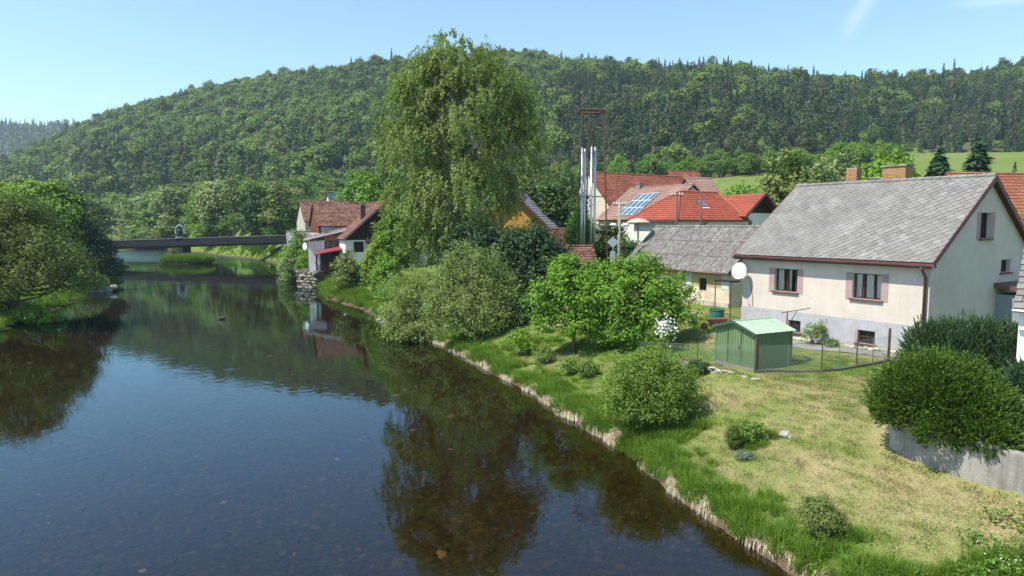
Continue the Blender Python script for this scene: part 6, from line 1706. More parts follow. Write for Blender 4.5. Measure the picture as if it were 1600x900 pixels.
# small plants
def small(name, label, cat, px, py, blobs, nc, per, cr, ln, wd, seed, leaf, **kw):
    return plant(name, label, cat, px, py, blobs, nc, per, cr, ln, wd, seed, leaf, BARK, h=kw.pop('h', blobs[0][2]*1.3), r=kw.pop('r', 0.02), nl=14, stems=kw.pop('stems', 4), **kw)
small('box_bush', 'small round dark bush on the lawn, farthest of three below the apple trees', 'bush', 1.75, 37.4, [(0,0,0.4,0.5,0.5,0.42)], 60, 30, 0.16, 0.09, 0.06, 131, F_MID)
small('box_bush', 'small round dark bush on the lawn, middle of three below the apple trees', 'bush', 2.95, 34.6, [(0,0,0.42,0.48,0.48,0.45)], 60, 30, 0.16, 0.09, 0.06, 132, F_MID)
small('box_bush', 'small round dark bush on the lawn, nearest of three below the apple trees', 'bush', 3.75, 33.4, [(0,0,0.42,0.55,0.5,0.45)], 60, 30, 0.16, 0.09, 0.06, 133, F_MID)
small('bank_sapling', 'light leafy sapling on the grassy slope beside the left apple tree', 'sapling', 0.5, 39.6, [(0,0,0.9,0.8,0.7,0.7),(0.5,0,0.5,0.5,0.5,0.5)], 70, 26, 0.22, 0.13, 0.08, 134, F_APPLE)
small('dwarf_spruce', 'tiny dark upright conifer on the dry lawn by the bush shadow', 'conifer', 7.4, 22.4, [(0,0,0.45,0.24,0.24,0.45)], 110, 26, 0.09, 0.05, 0.02, 135, F_THUJA)
small('herb_clump', 'pale leafy herb clump right of the tiny conifer on the lawn', 'plant', 8.05, 22.7, [(0,0,0.35,0.5,0.45,0.35)], 60, 22, 0.15, 0.1, 0.05, 136, F_WEED)
small('lavender_clump', 'grey blue low herb at the foot of the tiny conifer', 'plant', 7.55, 21.6, [(0,0,0.14,0.3,0.28,0.14)], 40, 20, 0.1, 0.09, 0.02, 137, foliage("leaf_lavender", (0.120, 0.170, 0.120), (0.200, 0.250, 0.170), 0.2, 0.05))
small('rose_bush', 'loose rose bush with red hips against the grey plinth', 'bush', house_pt(4.9,-0.75)[0], house_pt(4.9,-0.75)[1], [(0,0,0.6,0.5,0.35,0.45),(0.45,0,0.9,0.2,0.2,0.35)], 60, 18, 0.15, 0.09, 0.06, 138, F_SALLOW)
small('edging_shrub', 'small dark shrub low by the house footing, right of the rose bush', 'bush', house_pt(5.95,-0.75)[0], house_pt(5.95,-0.75)[1], [(0,0,0.22,0.34,0.3,0.22)], 40, 20, 0.1, 0.07, 0.05, 139, F_MID)
small('iris_clump', 'dark sword leaved clump at the stone edging left of the shed', 'plant', 8.3, 29.9, [(0,0,0.3,0.5,0.5,0.35)], 60, 20, 0.14, 0.3, 0.035, 140, F_WALNUT, droop=None, up=0.0)
small('elder_blossom', 'bush with white blossom heads right of the apple trees', 'bush', 7.6, 34.6, [(0,0,0.7,0.7,0.6,0.6)], 70, 22, 0.2, 0.1, 0.06, 141, F_SALLOW)
def blossoms():
    rg = np.random.default_rng(9); x, y = 7.75, 34.2
    P = rg.normal(size=(230, 3))*np.array([0.26,0.16,0.3]) + np.array([0,0,1.2]); Nn = unit(rg.normal(size=P.shape)+np.array([-0.4,-0.6,0.5]))
    me = quads_mesh('blossom', leaf_quads(P, Nn, 0.11, 0.1, rg)); me.materials.append(M("white_petals", (0.75, 0.75, 0.7), rough=0.8))
    o = link('white_lilac', me, None, None, 'stuff'); o.location = (x, y, gz(x, y)); tag(o, 'cluster of white blossom beside the right apple tree', 'blossom')
blossoms()

# --- left bank
plant('bank_willow', 'huge rounded willow leaning over the left bank at the picture edge', 'willow', -46.0, 62.0,
      [(0,0,6.2,5.2,4.6,4.2),(4.2,-1.5,4.4,3.6,3.4,3.2),(-2.5,-2,5.5,4.0,4,3.8),(6.6,-1.0,3.0,2.2,2.4,2.2),(1.5,-4.0,3.0,4.0,2.8,2.6),(0.5,0,8.6,3.0,3,2.0),(-4,-4,3.2,3.4,3,2.8)], 900, 52, 0.85, 0.30, 0.12, 151, F_BANK, BARK, h=8.0, r=0.42, nl=90, stems=3, shell=0.28)
plant('dark_spruce', 'dark spruce like crown behind the left bank willow', 'spruce', -58.3, 90.5, [(0,0,6.8,2.8,2.6,4.0),(2.2,0,3.8,2.6,2.4,2.8),(0.3,0,10.6,1.5,1.5,2.0),(-1.8,0,4.5,2.4,2.2,3.0)], 420, 40, 0.6, 0.36, 0.1, 152, F_CONIFER, BARK, h=11.5, r=0.25, nl=20, droop=0.3)
plant('dark_spruce', 'lower dark conifer reaching out over the left bank toward the bridge', 'spruce', -56.6, 93.5, [(0,0,4.2,2.4,2.2,2.8),(1.6,-0.4,2.6,2.2,1.8,1.4),(0,0,6.8,1.2,1.2,1.7)], 260, 36, 0.55, 0.34, 0.1, 153, F_CONIFER, BARK, h=7.5, r=0.2, nl=14, droop=0.3)
plant('bright_maple', 'bright green broad maple above the willow at the upper left', 'maple', -61.5, 90.0, [(0,0,9.5,3.8,3.4,3.4),(-3.2,0,8.6,3.0,3.0,3.0),(3.0,0,8.2,2.6,2.6,2.8),(0.5,-1,6,4,3,3)], 430, 44, 0.85, 0.42, 0.3, 154, F_BRIGHT, BARK, h=11.5, r=0.3, nl=30)
plant('bright_maple', 'second bright maple cut off by the left picture edge', 'maple', -69.5, 93.0, [(0,0,9.5,3.8,3.4,3.4),(-2.2,0,7.6,3.0,3.0,3.0),(2.0,0,7.2,2.6,2.6,2.8)], 330, 40, 0.85, 0.42, 0.3, 155, F_MID, BARK, h=11, r=0.3, nl=24)
plant('left_bank_shrub', 'pale shrub on the left bank wall near the dark conifer', 'shrub', -54.0, 85.5, [(0,0,1.4,1.6,1.5,1.3),(1.2,0.8,1.0,1.2,1.2,1.0)], 110, 36, 0.5, 0.24, 0.12, 156, F_PALE, BARK, h=2, r=0.06, nl=14, stems=4)
plant('left_bank_shrub', 'shrub hanging to the water on the left bank, past the pale one', 'shrub', -57.0, 94.5, [(0,0,1.2,1.8,1.6,1.3),(1.0,0.8,0.8,1.2,1.2,0.9)], 110, 36, 0.5, 0.26, 0.13, 157, F_MID, BARK, h=2, r=0.06, nl=14, stems=4)
plant('left_bank_shrub', 'low bright bush at the water below the left bank willow', 'shrub', -42.6, 59.2, [(0,0,0.8,1.3,1.2,0.9),(1.6,0.6,0.6,1.0,0.9,0.7)], 90, 36, 0.4, 0.22, 0.12, 158, F_BRIGHT, BARK, h=1.3, r=0.05, nl=10, stems=4)
def left_wall():
    r = thing('left_bank_wall', 'low grey stone wall along the left bank under the willow', 'wall', (-53.6, 85.0, 0.0), 56)
    rg = random.Random(4); protos = []
    for i in range(4):
        me = MB().blob((0,0,0), (0.6,0.35,0.3), 7, 4, rg, 0.2).mesh('stone'); me.materials.append(STONE); protos.append(me)
    for j in range(2):
        for i in range(7):
            o = link('stone', rg.choice(protos), None, r); o.location = (-3+i*1.0+0.5*(j % 2), rg.uniform(-.1,.1), 0.15+0.42*j); o.rotation_euler = (rg.uniform(-.15,.15), rg.uniform(-.15,.15), rg.uniform(-.2,.2))
left_wall()

# --- trees of the valley floor: a few crowns, copied, turned and scaled
TREES = {}
def tree_kind(key, name, blobs, nc, per, cr, ln, wd, seed, leaf, bark, h, r, **kw):
    t = bpy.data.objects.new(name, None); t['proto'] = 1
    me, C = crown_mesh('crown', blobs, nc, per, cr, ln, wd, seed, **kw); me.materials.append(leaf)
    c = bpy.data.objects.new('crown', me); c.parent = t
    tm = trunk_mesh('trunk', h, r, C, 26, seed+1, bark, 0.25); k = bpy.data.objects.new('trunk', tm); k.parent = t
    TREES[key] = (t, max(b[2]+b[5] for b in blobs), 2*max(abs(b[0])+b[3] for b in blobs))
def spruce_kind(key, h, r, seed, leaf):
    t = bpy.data.objects.new('spruce', None)
    me = conifer_mesh('crown', h, r, 46, 80, seed, leaf, 0.85, 0.4, 0.3); c = bpy.data.objects.new('crown', me); c.parent = t
    mb = MB().tube([(0,0,-0.3),(0,0,h*0.95)], [0.16,0.02], 7); tm = mb.mesh('trunk'); tm.materials.append(BARK); k = bpy.data.objects.new('trunk', tm); k.parent = t
    TREES[key] = (t, h, 2*r)
R_ = random.Random(17)
def bl_round(n, R, H, z0):
    o = [(0,0,z0+H*0.5,R*0.72,R*0.72,H*0.42)]
    for i in range(n):
        a = 6.28*i/n+R_.uniform(-.4,.4); q = R_.uniform(0.4,0.62)*R; o.append((q*math.cos(a), q*math.sin(a), z0+H*R_.uniform(0.14,0.72), R*0.46, R*0.46, H*R_.uniform(0.2,0.28)))
    o.append((R_.uniform(-.2,.2)*R, 0, z0+H*0.82, R*0.45, R*0.45, H*0.2))
    return o
for key, leaf, bark, seed, R, H, z0 in (('pale', F_PALE, BARK_GREY, 201, 4.2, 11.8, 0.4), ('pale2', F_PALE, BARK_GREY, 202, 4.0, 12.6, 0.3), ('mid', F_MID, BARK, 203, 4.0, 12, 0.5), ('mid2', F_MID, BARK, 204, 4.2, 10.8, 0.4),
                                       ('bright', F_BRIGHT, BARK, 205, 4.0, 11.5, 0.5), ('dark', F_DARK, BARK, 206, 4.2, 11.8, 0.5), ('olive', F_OLIVE, BARK, 207, 4.0, 12.3, 0.5), ('lime', F_LIME, BARK, 208, 3.8, 9.7, 0.4)):
    tree_kind(key, 'tree', bl_round(10, R, H, z0), 230, 30, 1.0, 0.55, 0.36, seed, leaf, bark, z0+H*0.85, 0.26, shell=0.25)
tree_kind('thin', 'tree', [(0,0,8,1.5,1.5,5.0),(0.8,0,5,1.2,1.2,2),(-0.7,0.3,10,1.1,1.1,2.2)], 120, 16, 0.8, 0.45, 0.3, 209, F_OLIVE, BARK, 13, 0.2, shell=0.45)
tree_kind('sparse', 'tree', [(0,0,5.5,2.0,2.0,4.2),(1,0,4,1.2,1.2,2),(-1,0.3,7,1.1,1.1,2)], 70, 10, 0.7, 0.32, 0.2, 210, F_OLIVE, BARK, 9.5, 0.16, shell=0.5)
spruce_kind('spruce', 12, 2.3, 211, F_CONIFER); spruce_kind('spruce2', 12, 2.0, 212, F_PINE)
def tree(key, x, y, top, width, label, name='tree', cat='tree', group=None, z=None):
    t, h0, w0 = TREES[key]; zz = gz(x, y) if z is None else z
    o = copy_tree(t); o.name = name
    for ch in o.children: ch.name = 'crown' if 'crown' in ch.name else 'trunk'
    sz = (top-zz)/h0; sw = width/w0
    o.location = (x, y, zz); o.scale = (sw, sw, sz); o.rotation_euler = (0, 0, R_.uniform(0, 6.28))
    return tag(o, label, cat, group)
G1 = 'trees lining the river beyond the bridge'
for key, x, y, top, w, lab in (
    ('pale2', -179.1, 296.1, 20.5, 16.9, 'pale green riverside tree behind the left end of the bridge'), ('mid', -162.6, 282.0, 21.6, 15.5, 'mid green tree right of the pale one at the bridge left end'),
    ('pale', -144.4, 266.0, 20.7, 16.4, 'greyish round tree behind the left half of the bridge'), ('mid2', -132.2, 254.9, 21.4, 13.0, 'taller green tree rising behind the greyish round one'),
    ('pale', -116.6, 239.4, 23.2, 18.3, 'big pale willow behind the bridge, left of the statue'), ('bright', -97.2, 218.4, 21.5, 11.1, 'bright yellow green tree behind the bridge statue'),
    ('sparse', -104.4, 226.3, 18.4, 10.0, 'brownish thinly leaved tree right of the bridge statue'), ('pale2', -88.0, 206.0, 21.8, 12.4, 'pale feathery tree between the statue and the tall thin one'),
    ('thin', -78.0, 192.6, 22.7, 5.9, 'tall thin dark tree rising above the bridge'), ('dark', -65.3, 178.5, 19.4, 11.0, 'dark dense broad tree behind the right half of the bridge'),
    ('thin', -58.7, 172.0, 19.5, 7.5, 'thin olive tree at the right end of the bridge'), ('bright', -82.8, 216.0, 22.4, 11.0, 'bright green tree farther back behind the dark dense one'),
    ('mid', -75.7, 240.0, 25.0, 14.0, 'green tree at the foot of the hill behind the bridge end'), ('mid2', -74.7, 262.0, 29.0, 15.0, 'large green tree on the hill foot left of the stone gabled house'),
    ('mid', -58.4, 226.0, 24.0, 12.5, 'green tree behind the stone gabled house'), ('bright', -92.4, 212.0, 10.9, 12.4, 'low bright green bush tree just behind the bridge rail, right half'),
    ('lime', -115.8, 238.4, 10.3, 12.3, 'low lime green bush tree behind the rail at the statue'), ('olive', -138.0, 224.0, 19.0, 13.0, 'olive tree behind the dark conifer on the far left bank'), ('mid', -99.0, 240.0, 22.0, 13.0, 'green tree filling the gap behind the big pale willow'),
    ('dark', -110.0, 250.0, 23.0, 13.0, 'dark tree in the second row behind the bridge left half'), ('pale', -66.0, 205.0, 20.0, 12.0, 'pale tree in the second row behind the bridge right half'), ('mid2', -133.9, 257.0, 20.9, 15.1, 'green tree in the second row far left behind the bridge'),
    ('mid2', -50.0, 190.0, 17.0, 11.0, 'round green tree between bridge end and stone gabled house'), ('mid', -66.0, 290.0, 32.0, 16.0, 'large green tree high on the hill foot behind the pointed white gable'), ('bright', -46.0, 270.0, 29.0, 15.0, 'bright tree on the hill foot above the brown tiled house')):
    tree(key, x, y, top, w, lab, group=G1)
for key, x, y, top, w, lab, nm in (
    ('bright', -26.0, 120, 17.6, 8.0, 'bright green tree behind the brown tiled roof', 'tree'), ('dark', -29.0, 150, 22.0, 10, 'dark green tree rising left of the birch behind the roofs', 'tree'),
    ('dark', 5.2, 78, 13.9, 7.4, 'dense dark green maple right of the birch', 'maple'), ('olive', 2.4, 112, 18.0, 6.5, 'olive pine like tree right of the birch above the maple', 'tree'), ('bright', 6.7, 67, 10.6, 3.2, 'narrow bright tree behind the steel pipes', 'tree'),
    ('mid', 9.3, 64, 8.9, 5.0, 'round green tree behind the concrete pole', 'tree'), ('spruce2', 24.8, 121, 19.8, 4.5, 'yellowish conifer above the long barn roof', 'conifer'), ('spruce', 22.6, 131, 20.8, 4.0, 'dark conifer left of the yellowish one above the barn', 'conifer'),
    ('olive', 31.4, 78, 17.1, 8.2, 'large olive green tree behind the left end of the slate roof', 'tree'), ('bright', 27.8, 82, 13.2, 5.6, 'bright green tree behind the gabled wing', 'tree'), ('pale', 45.0, 96, 18.5, 7.5, 'grey green tree behind the small chimney', 'tree'),
    ('lime', 42.6, 80, 16.3, 7.0, 'lime green tree behind the wide brick chimney', 'tree'), ('lime', 47.5, 85, 17.3, 6.5, 'lime yellow tree directly right of the wide brick chimney', 'tree'), ('olive', 53.0, 98, 18.6, 7.5, 'olive green tree between chimney and spruces', 'tree'), ('mid', 66.5, 99, 17.0, 6.0, 'green tree on the meadow edge above the orange roof', 'tree'), ('pale', 39.5, 88, 17.2, 6.5, 'grey green tree between the two chimneys', 'tree'), ('lime', 50.5, 92, 17.0, 6.5, 'lime green tree right of the wide brick chimney', 'tree'), ('spruce', 52.5, 85, 18.2, 7.6, 'dark spruce on the meadow edge, left of two above the roof ridge', 'spruce'),
    ('spruce', 57.2, 85, 19.2, 7.8, 'dark spruce on the meadow edge, right and taller of two', 'spruce'), ('spruce', 55.2, 88, 16.6, 5, 'small spruce between the two dark ones', 'spruce'), ('spruce', 59.8, 90, 16.6, 5.5, 'small spruce right of the two dark ones', 'spruce'),
    ('spruce', 65.5, 90, 16.8, 2.4, 'small lone spruce above the orange roof', 'spruce'), ('sparse', 36.2, 48, 10.6, 4.5, 'thin half bare tree beside the orange roof at the right edge', 'tree'), ('mid', 36.5, 90, 15.5, 6, 'green bush tree between olive tree and chimney', 'tree'),
    ('bright', -13.0, 76.5, 10.4, 4.6, 'bright young tree against the dark boarded gable', 'tree'), ('dark', -1.0, 95, 14, 8, 'dark tree behind the ochre house', 'tree'), ('mid', -10, 105, 15, 9, 'green tree behind the birch trunk', 'tree'),
    ('dark', 10.5, 60.5, 7.2, 3.0, 'small dark tree between parasol and concrete pole', 'tree'), ('mid2', 4.2, 90, 13.8, 7, 'green tree behind the dark maple', 'tree')):
    tree(key, x, y, top, w, lab, name=nm, cat=nm if nm != 'maple' else 'tree')
G2 = 'shrubs and small trees on the right bank by the left houses'
for key, x, y, top, w, lab in (('mid2', -33.2, 108, 7.6, 6.0, 'clipped green hedge tree at the bridge end by the veranda'), ('lime', -36.5, 113, 5.2, 4.0, 'yellow green bush left of the clipped hedge tree'), ('bright', -31.0, 103.5, 5.0, 3.2, 'small bright bush right below the clipped hedge tree'),
    ('pale', -34.2, 105.5, 4.0, 4.0, 'pale low bush on the bank before the clipped hedge tree'), ('olive', -19.0, 79.0, 5.7, 3.6, 'small grey green tree on the lawn before the white wall'), ('lime', -15.0, 74.5, 6.7, 3.2, 'tall rounded lime green shrub right of the tended lawn'),
    ('lime', -12.6, 68.5, 5.7, 3.0, 'nearer rounded lime green shrub, right of the taller one'), ('pale', -38.0, 117, 4.4, 4.5, 'pale bush by the bridge abutment'), ('dark', -17.3, 78.4, 4.4, 2.6, 'small dark shrub right of the grey green tree'), ('mid', -11.6, 64.5, 3.2, 2.6, 'green shrub on the bank left of the willow shrub')):
    tree(key, x, y, top, w, lab, name='shrub', cat='shrub', group=G2)
ORD = ['first','second','third','fourth','fifth','sixth','seventh','eighth','ninth','tenth','eleventh','twelfth','thirteenth','fourteenth','fifteenth','sixteenth','seventeenth','eighteenth','nineteenth','twentieth']
ORD += ['twenty-'+o for o in ORD[:9]]
UND = [('bright', -58, 171, 4.5), ('mid', -63, 178, 5.0), ('pale', -69, 186, 5.5), ('lime', -75, 193, 5.0), ('mid2', -82, 200, 6.0), ('pale2', -88, 208, 6.5), ('bright', -95, 217, 5.5), ('mid', -103, 226, 7.0), ('pale', -111, 235, 6.5),
       ('lime', -119, 243, 6.5), ('mid2', -127, 252, 7.5), ('pale2', -136, 260, 7.0), ('mid', -145, 268, 8.0), ('pale', -155, 277, 8.0), ('bright', -165, 286, 7.5), ('mid', -55, 182, 7), ('dark', -72, 200, 8), ('olive', -92, 226, 8.5), ('mid', -112, 248, 9), ('mid2', -132, 268, 9.5), ('dark', -152, 286, 10), ('pale', -138, 251, 10), ('mid', -131, 244, 8.5), ('pale2', -124, 238, 8)]
for i, (key, x, y, h) in enumerate(UND):
    tree(key, x-1.5, y+2.5, gz(x-1.5, y+2.5)+h, h*1.45, 'leafy bush on the far bank behind the bridge, %s from the right' % ORD[i], name='bank_bush', cat='bush', group='bushes on the bank behind the bridge')
tree('olive', -76.6, 154.2, 3.2, 3.0, 'dark bush on the grassy islet below the statue', name='bush', cat='bush')
# hedgerow at the foot of the forest
rh = random.Random(23)
for i in range(26):
    a = 0.2+0.36*i/25; y = 252+rh.uniform(-12, 14)+(18 if a > 0.45 else 0); x = a*y
    tree(rh.choice(['bright','mid','mid2','lime','bright']), x, y, gz(x, y)+rh.uniform(6, 10), rh.uniform(6, 9), 'bright bushy tree in the band along the forest foot, %s from the left' % ORD[i], name='hedgerow_tree', group='bushy trees along the forest foot')
for i in range(14):
    a = 0.0+0.2*i/13; y = 225+rh.uniform(-30, 35); x = a*y
    tree(rh.choice(['mid','mid2','olive','bright']), x, y, gz(x, y)+rh.uniform(7, 11), rh.uniform(6, 8.5), 'green tree on the slope between birch and barn, %s from the left' % ORD[i], name='slope_tree', group='trees on the slope above the maple')

# ------------------------------------------------------------------ grass
def grass_mat(name, c1, c2, trans=0.4):
    return foliage(name, c1, c2, trans, 0.18, 2.0, 0.7, 0.012)
G_GREEN = grass_mat("grass_green", (0.105, 0.185, 0.020), (0.185, 0.275, 0.040))
G_LUSH = grass_mat("grass_lush", (0.10, 0.195, 0.022), (0.185, 0.30, 0.045))
G_STRAW = grass_mat("grass_straw", (0.21, 0.178, 0.08), (0.37, 0.315, 0.17), 0.15)
G_DEAD = grass_mat("grass_dead", (0.33, 0.265, 0.175), (0.52, 0.44, 0.32), 0.1)
def blades(name, n, rad_, l0, l1, wd, lean, seed, mat, droop=0.35, base_r=1.0):
    rg = np.random.default_rng(seed)
    a = rg.uniform(0, 6.28, n); q = rad_*np.sqrt(rg.uniform(0, 1, n))
    B = np.stack([q*np.cos(a), q*np.sin(a), 0*a], -1)
    da = a*base_r + rg.normal(size=n)*0.9; D = np.stack([np.cos(da), np.sin(da), 0*da], -1)
    L = rg.uniform(l0, l1, n)[:,None]; ln = np.abs(rg.normal(size=n))[:,None]*lean
    Z = np.array([0,0,1.0]); side = np.cross(D, Z); w = wd*rg.uniform(0.7,1.3,n)[:,None]
    M1 = B + Z*L*0.55 + D*L*ln*0.3; T = B + Z*L*(1-droop*np.minimum(ln, 1.6)) + D*L*ln*0.95
    V = np.stack([B-side*w, B+side*w, M1+side*w*0.7, M1-side*w*0.7, T], 1).reshape(-1, 3)
    k = np.arange(n)*5
    lp = np.stack([k, k+1, k+2, k+3, k+3, k+2, k+4], -1).ravel()
    me = np_mesh(name, V, lp, np.tile([4,3], n)); me.materials.append(mat); return me
def near_bank_points(n, rg, dlo, dhi, ylo, yhi, line=RIGHT):
    """random points at a given distance from the waterline"""
    seg = [(p, q) for p, q in zip(line[:-1], line[1:])]
    ln = np.array([np.hypot(*(q-p)) for p, q in seg]); k = rg.choice(len(seg), size=n, p=ln/ln.sum()); u = rg.uniform(0, 1, n)
    P = np.array([seg[i][0] for i in k]); Q = np.array([seg[i][1] for i in k]); C = P+(Q-P)*u[:,None]; t = (Q-P)/np.hypot(*(Q-P).T)[:,None]
    nrm = np.stack([t[:,1], -t[:,0]], -1) if line is RIGHT else np.stack([-t[:,1], t[:,0]], -1)
    d = rg.uniform(dlo, dhi, n); X = C+nrm*d[:,None]
    ok = (C[:,1] > ylo) & (C[:,1] < yhi)
    return X[ok], d[ok], np.arctan2(nrm[ok,1], nrm[ok,0])
def grow():
    rg = np.random.default_rng(404)
    # mown lawn
    lawn_k = [blades("lawn_tuft", 60, 0.26, 0.03, 0.085, 0.006, 0.9, 300+i, G_GREEN) for i in range(2)] + [blades("lawn_tuft", 60, 0.26, 0.025, 0.075, 0.006, 1.3, 310+i, G_STRAW) for i in range(2)]
    n = 13500
    x = rg.uniform(-4, 19, n); y = 10+35*rg.uniform(0, 1, n)**1.25
    d = seg_dist(x, y, RIGHT); wx = np.interp(y, WALLL[::-1,1], WALLL[::-1,0])
    c, s_ = math.cos(rad(-57.1)), math.sin(rad(-57.1)); lx = c*(x-13.04)+s_*(y-38.46); ly = -s_*(x-13.04)+c*(y-38.46)
    inside_house = (lx > -0.5) & (ly > -2.35)
    c2, s2 = math.cos(rad(26)), math.sin(rad(26)); sx = c2*(x-10.13)+s2*(y-28.02); sy = -s2*(x-10.13)+c2*(y-28.02)
    in_shed = (sx > -0.1) & (sx < 2.15) & (sy > -0.1) & (sy < 2.45)
    ok = (d > 0.5) & ~in_poly(x, y, POLY) & ~inside_house & ~in_shed & ((x < wx-0.15) | (y > 21))
    x, y = x[ok], y[ok]
    dr = dryf(x, y); st = rg.uniform(size=len(x)) < np.clip((dr-0.25)/0.5, 0, 1)
    P = np.stack([x, y, ground_z(x, y)-0.005], -1)
    scatter("lawn_grass", lawn_k, P, rg.uniform(0, 6.28, len(x)), rg.uniform(0.7, 1.3, len(x)), np.where(st, 2, 0)+rg.integers(0, 2, len(x)), label="short mown lawn grass, green and straw coloured, on the right bank", cat="grass")
    # tall grass on the bank edge
    tall = [blades("tall_tuft", 90, 0.20, 0.28, 0.62, 0.009, 0.65, 320+i, G_LUSH if i % 2 else G_GREEN, 0.4) for i in range(4)]
    X, dd, _ = near_bank_points(14500, rg, 0.12, 1.8, 11, 78)
    f = 0.55+0.45*vnoise(X[:,0], X[:,1], 1.6, 41); f2 = vnoise(X[:,0], X[:,1], 0.7, 42)
    keep = rg.uniform(size=len(X)) < np.clip(0.25+f*(1.2-dd/1.7)+0.3*f2, 0, 1)*np.clip(1.5-dd*0.55, 0.2, 1)*np.where(X[:,1] > 45, 0.6, 1.0)
    X, dd, f = X[keep], dd[keep], f[keep]
    k3 = ground_z(X[:,0], X[:,1]) > -0.15; X, dd, f = X[k3], dd[k3], f[k3]
    sc = np.clip(0.62+0.9*f, 0.4, 1.6)*np.clip(1.15-dd*0.35, 0.4, 1)*rg.uniform(0.75, 1.2, len(X))
    scatter("bank_grass", tall, np.stack([X[:,0], X[:,1], np.maximum(ground_z(X[:,0], X[:,1]), 0.12)-0.03], -1), rg.uniform(0, 6.28, len(X)), sc, rg.integers(0, 4, len(X)), label="tall lush grass growing along the edge of the right bank", cat="grass")
    # last year's dead grass hanging over the cut bank
    dead = []
    for i in range(3):
        r2 = np.random.default_rng(340+i); n = 80
        B = np.stack([r2.uniform(-0.05, 0.12, n), r2.uniform(-0.25, 0.25, n), r2.uniform(-0.03, 0.05, n)], -1); L = r2.uniform(0.25, 0.55, n)[:,None]
        D = np.stack([-np.ones(n)*r2.uniform(0.3, 0.7, n), r2.normal(size=n)*0.25, 0*L[:,0]], -1)
        M1 = B+D*L*0.45+np.array([0,0,0.06])*L; T = M1+D*L*0.25-np.array([0,0,0.75])*L; sd = np.array([0,0.008,0])
        V = np.stack([B-sd, B+sd, M1+sd, M1-sd, T], 1).reshape(-1, 3); k = np.arange(n)*5
        me = np_mesh("dead_tuft", V, np.stack([k,k+1,k+2,k+3,k+3,k+2,k+4], -1).ravel(), np.tile([4,3], n)); me.materials.append(G_DEAD); dead.append(me)
    X, dd, an = near_bank_points(8000, rg, 0.06, 0.45, 12, 55)
    f = vnoise(X[:,0], X[:,1], 1.9, 43); keep = rg.uniform(size=len(X)) < np.clip(0.5+1.5*f+0.7*vnoise(X[:,0], X[:,1], 0.5, 47), 0.02, 1)
    X, an = X[keep], an[keep]
    scatter("dead_bank_grass", dead, np.stack([X[:,0], X[:,1], ground_z(X[:,0], X[:,1])+0.03], -1), an, rg.uniform(0.55, 1.35, len(X)), rg.integers(0, 3, len(X)), label="pale dead grass hanging over the cut right bank above the water", cat="grass")
    # weeds in the near corner, some in white flower
    weed = []
    for i in range(3):
        r2 = np.random.default_rng(360+i); n = 90
        P = r2.normal(size=(n,3))*np.array([0.14,0.14,0.09])+np.array([0,0,0.16]); P[:,2] = np.abs(P[:,2])
        me = quads_mesh("weed", leaf_quads(P, unit(r2.normal(size=P.shape)*0.5+np.array([0,0,0.8])), 0.085, 0.04, r2)); me.materials.append(F_WEED); weed.append(me)
    n = 420
    x = rg.uniform(6.5, 13, n); y = rg.uniform(11.5, 15.6, n); d = seg_dist(x, y, RIGHT)
    ok = (~in_poly(x, y, POLY)) & (d > 0.15) & (rg.uniform(size=n) < np.clip(0.35+0.6*vnoise(x, y, 1.5, 44)-0.3*(y-14.0), 0, 1)); x, y = x[ok], y[ok]
    wx = np.interp(y, WALLL[::-1,1], WALLL[::-1,0]); ok = x < wx-0.2; x, y = x[ok], y[ok]
    scatter("bank_weeds", weed, np.stack([x, y, ground_z(x, y)], -1), rg.uniform(0, 6.28, len(x)), rg.uniform(0.7, 1.5, len(x)), rg.integers(0, 3, len(x)), label="leafy green weeds in the near corner of the right bank", cat="weeds")
    n = 220; x = rg.normal(10.9, 0.5, n); y = rg.normal(13.2, 0.4, n); z = ground_z(x, y)+rg.uniform(0.18, 0.42, n)
    V = leaf_quads(np.stack([x, y, z], -1), unit(rg.normal(size=(n,3))*0.4+np.array([0,-0.2,1.0])), 0.035, 0.035, rg); me = quads_mesh("white_flowers", V); me.materials.append(bpy.data.materials["white_petals"])
    tag(link("white_flowers", me, None, None, 'stuff'), "sprinkle of tiny white flowers in the near right corner", "flowers")
    # rough grass around the lawn shrub, the willow's foot, the far bank and the islet
    rough = [blades("rough_tuft", 120, 0.45, 0.25, 0.7, 0.016, 0.6, 380+i, G_GREEN if i else G_LUSH, 0.4) for i in range(3)]
    pts = []
    for cx, cy, rx, ry, n, sc in ((7.8,16.4,0.75,0.6,60,0.42),(5.4,25.0,1.8,1.2,130,0.6),(-73.5,154.5,5.0,3.3,520,2.2),(-62,181,6,5,420,2.4),(8.2,22.6,0.8,0.5,30,0.4),(9.7,13.6,1.6,0.8,110,0.55),(8.0,14.2,1.0,0.9,70,0.6),(11.3,12.9,1.2,0.8,60,0.5),(2.0,41.0,3.2,2.5,70,0.5),(-9,61,2.5,4,120,0.9),(-52,156,4,6,200,1.5),(-40,118,2,5,150,1.4),(-26,88,1.5,5,110,1.1)):
        a = rg.uniform(0, 6.28, n); q = np.sqrt(rg.uniform(0, 1, n)); pts.append(np.stack([cx+rx*q*np.cos(a), cy+ry*q*np.sin(a), np.full(n, sc)*rg.uniform(0.7,1.3,n)], -1))
    X, dd, _ = near_bank_points(2600, rg, 0.0, 2.4, 70, 200); pts.append(np.stack([X[:,0], X[:,1], rg.uniform(0.8, 1.6, len(X))], -1))
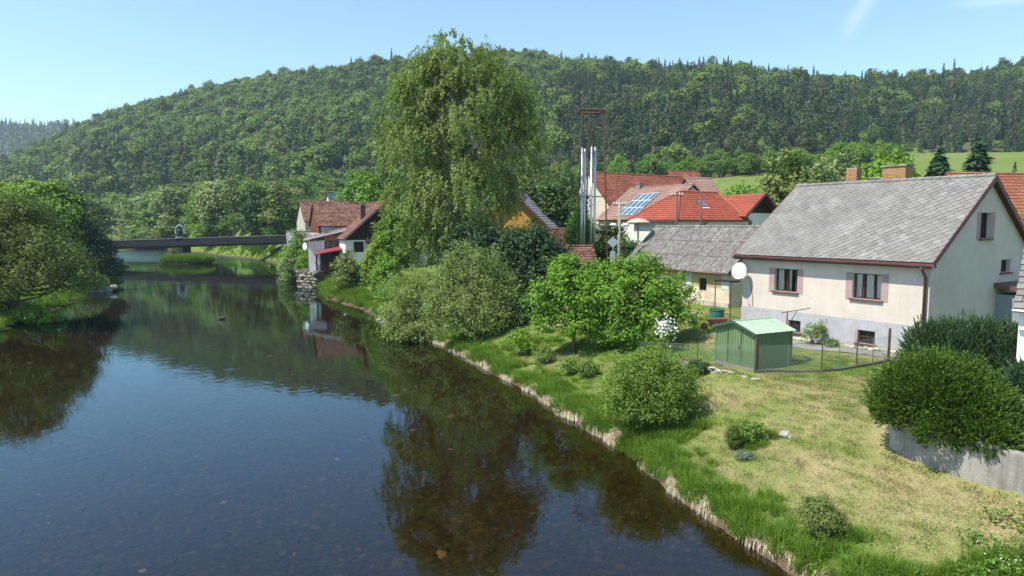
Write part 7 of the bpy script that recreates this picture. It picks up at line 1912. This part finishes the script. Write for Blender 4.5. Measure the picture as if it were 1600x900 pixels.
    X, dd, _ = near_bank_points(2600, rg, 0.0, 2.6, 45, 200, LEFT); pts.append(np.stack([X[:,0], X[:,1], rg.uniform(0.8, 1.6, len(X))], -1))
    Q = np.vstack(pts); z = ground_z(Q[:,0], Q[:,1]); ok = z > 0.02; Q, z = Q[ok], z[ok]
    scatter("rough_grass", rough, np.stack([Q[:,0], Q[:,1], z-0.04], -1), rg.uniform(0, 6.28, len(Q)), Q[:,2], rg.integers(0, 3, len(Q)), label="long rough grass at the water's edge, on the islet and round the bushes", cat="grass")
    # stones on the riverbed
    rr = random.Random(77); st = []
    sm = M("riverbed_stone", (0.105, 0.082, 0.052), (0.055, 0.042, 0.027), 3, rough=0.9, objrand=0.35)
    sp = M("pale_riverbed_stone", (0.46, 0.38, 0.26), (0.36, 0.28, 0.18), 4, rough=0.9, objrand=0.2)
    for i in range(4):
        me = MB().blob((0,0,0), (0.16,0.12,0.06), 7, 4, rr, 0.2).mesh("riverbed_stone"); me.materials.append(sm if i < 3 else sp); st.append(me)
    n = 5200; y = 9+52*rg.uniform(0, 1, n)**1.5; x = rg.uniform(-0.85, 0.5, n)*y
    ok = in_poly(x, y, POLY); x, y = x[ok], y[ok]
    k = np.where(rg.uniform(size=len(x)) < 0.012, 3, rg.integers(0, 3, len(x)))
    scatter("riverbed_stones", st, np.stack([x, y, ground_z(x, y)+0.01], -1), rg.uniform(0, 6.28, len(x)), np.minimum(rg.gamma(2.2, 0.3, len(x)), 1.7), k, label="brown stones scattered over the riverbed under the clear water", cat="stones")
grow()

# ------------------------------------------------------------------ valley air
def haze():
    m, t = nt("valley_air")
    v = N(t, "ShaderNodeVolumePrincipled"); v.inputs['Color'].default_value = (0.68, 0.85, 1.0, 1); v.inputs['Density'].default_value = 0.00017; v.inputs['Anisotropy'].default_value = 0.2
    o = N(t, "ShaderNodeOutputMaterial"); t.links.new(v.outputs[0], o.inputs['Volume'])
    MB().box(-2600, 1500, -120, 2000, -60, 330).build("haze", m, None, 'stuff')
haze()
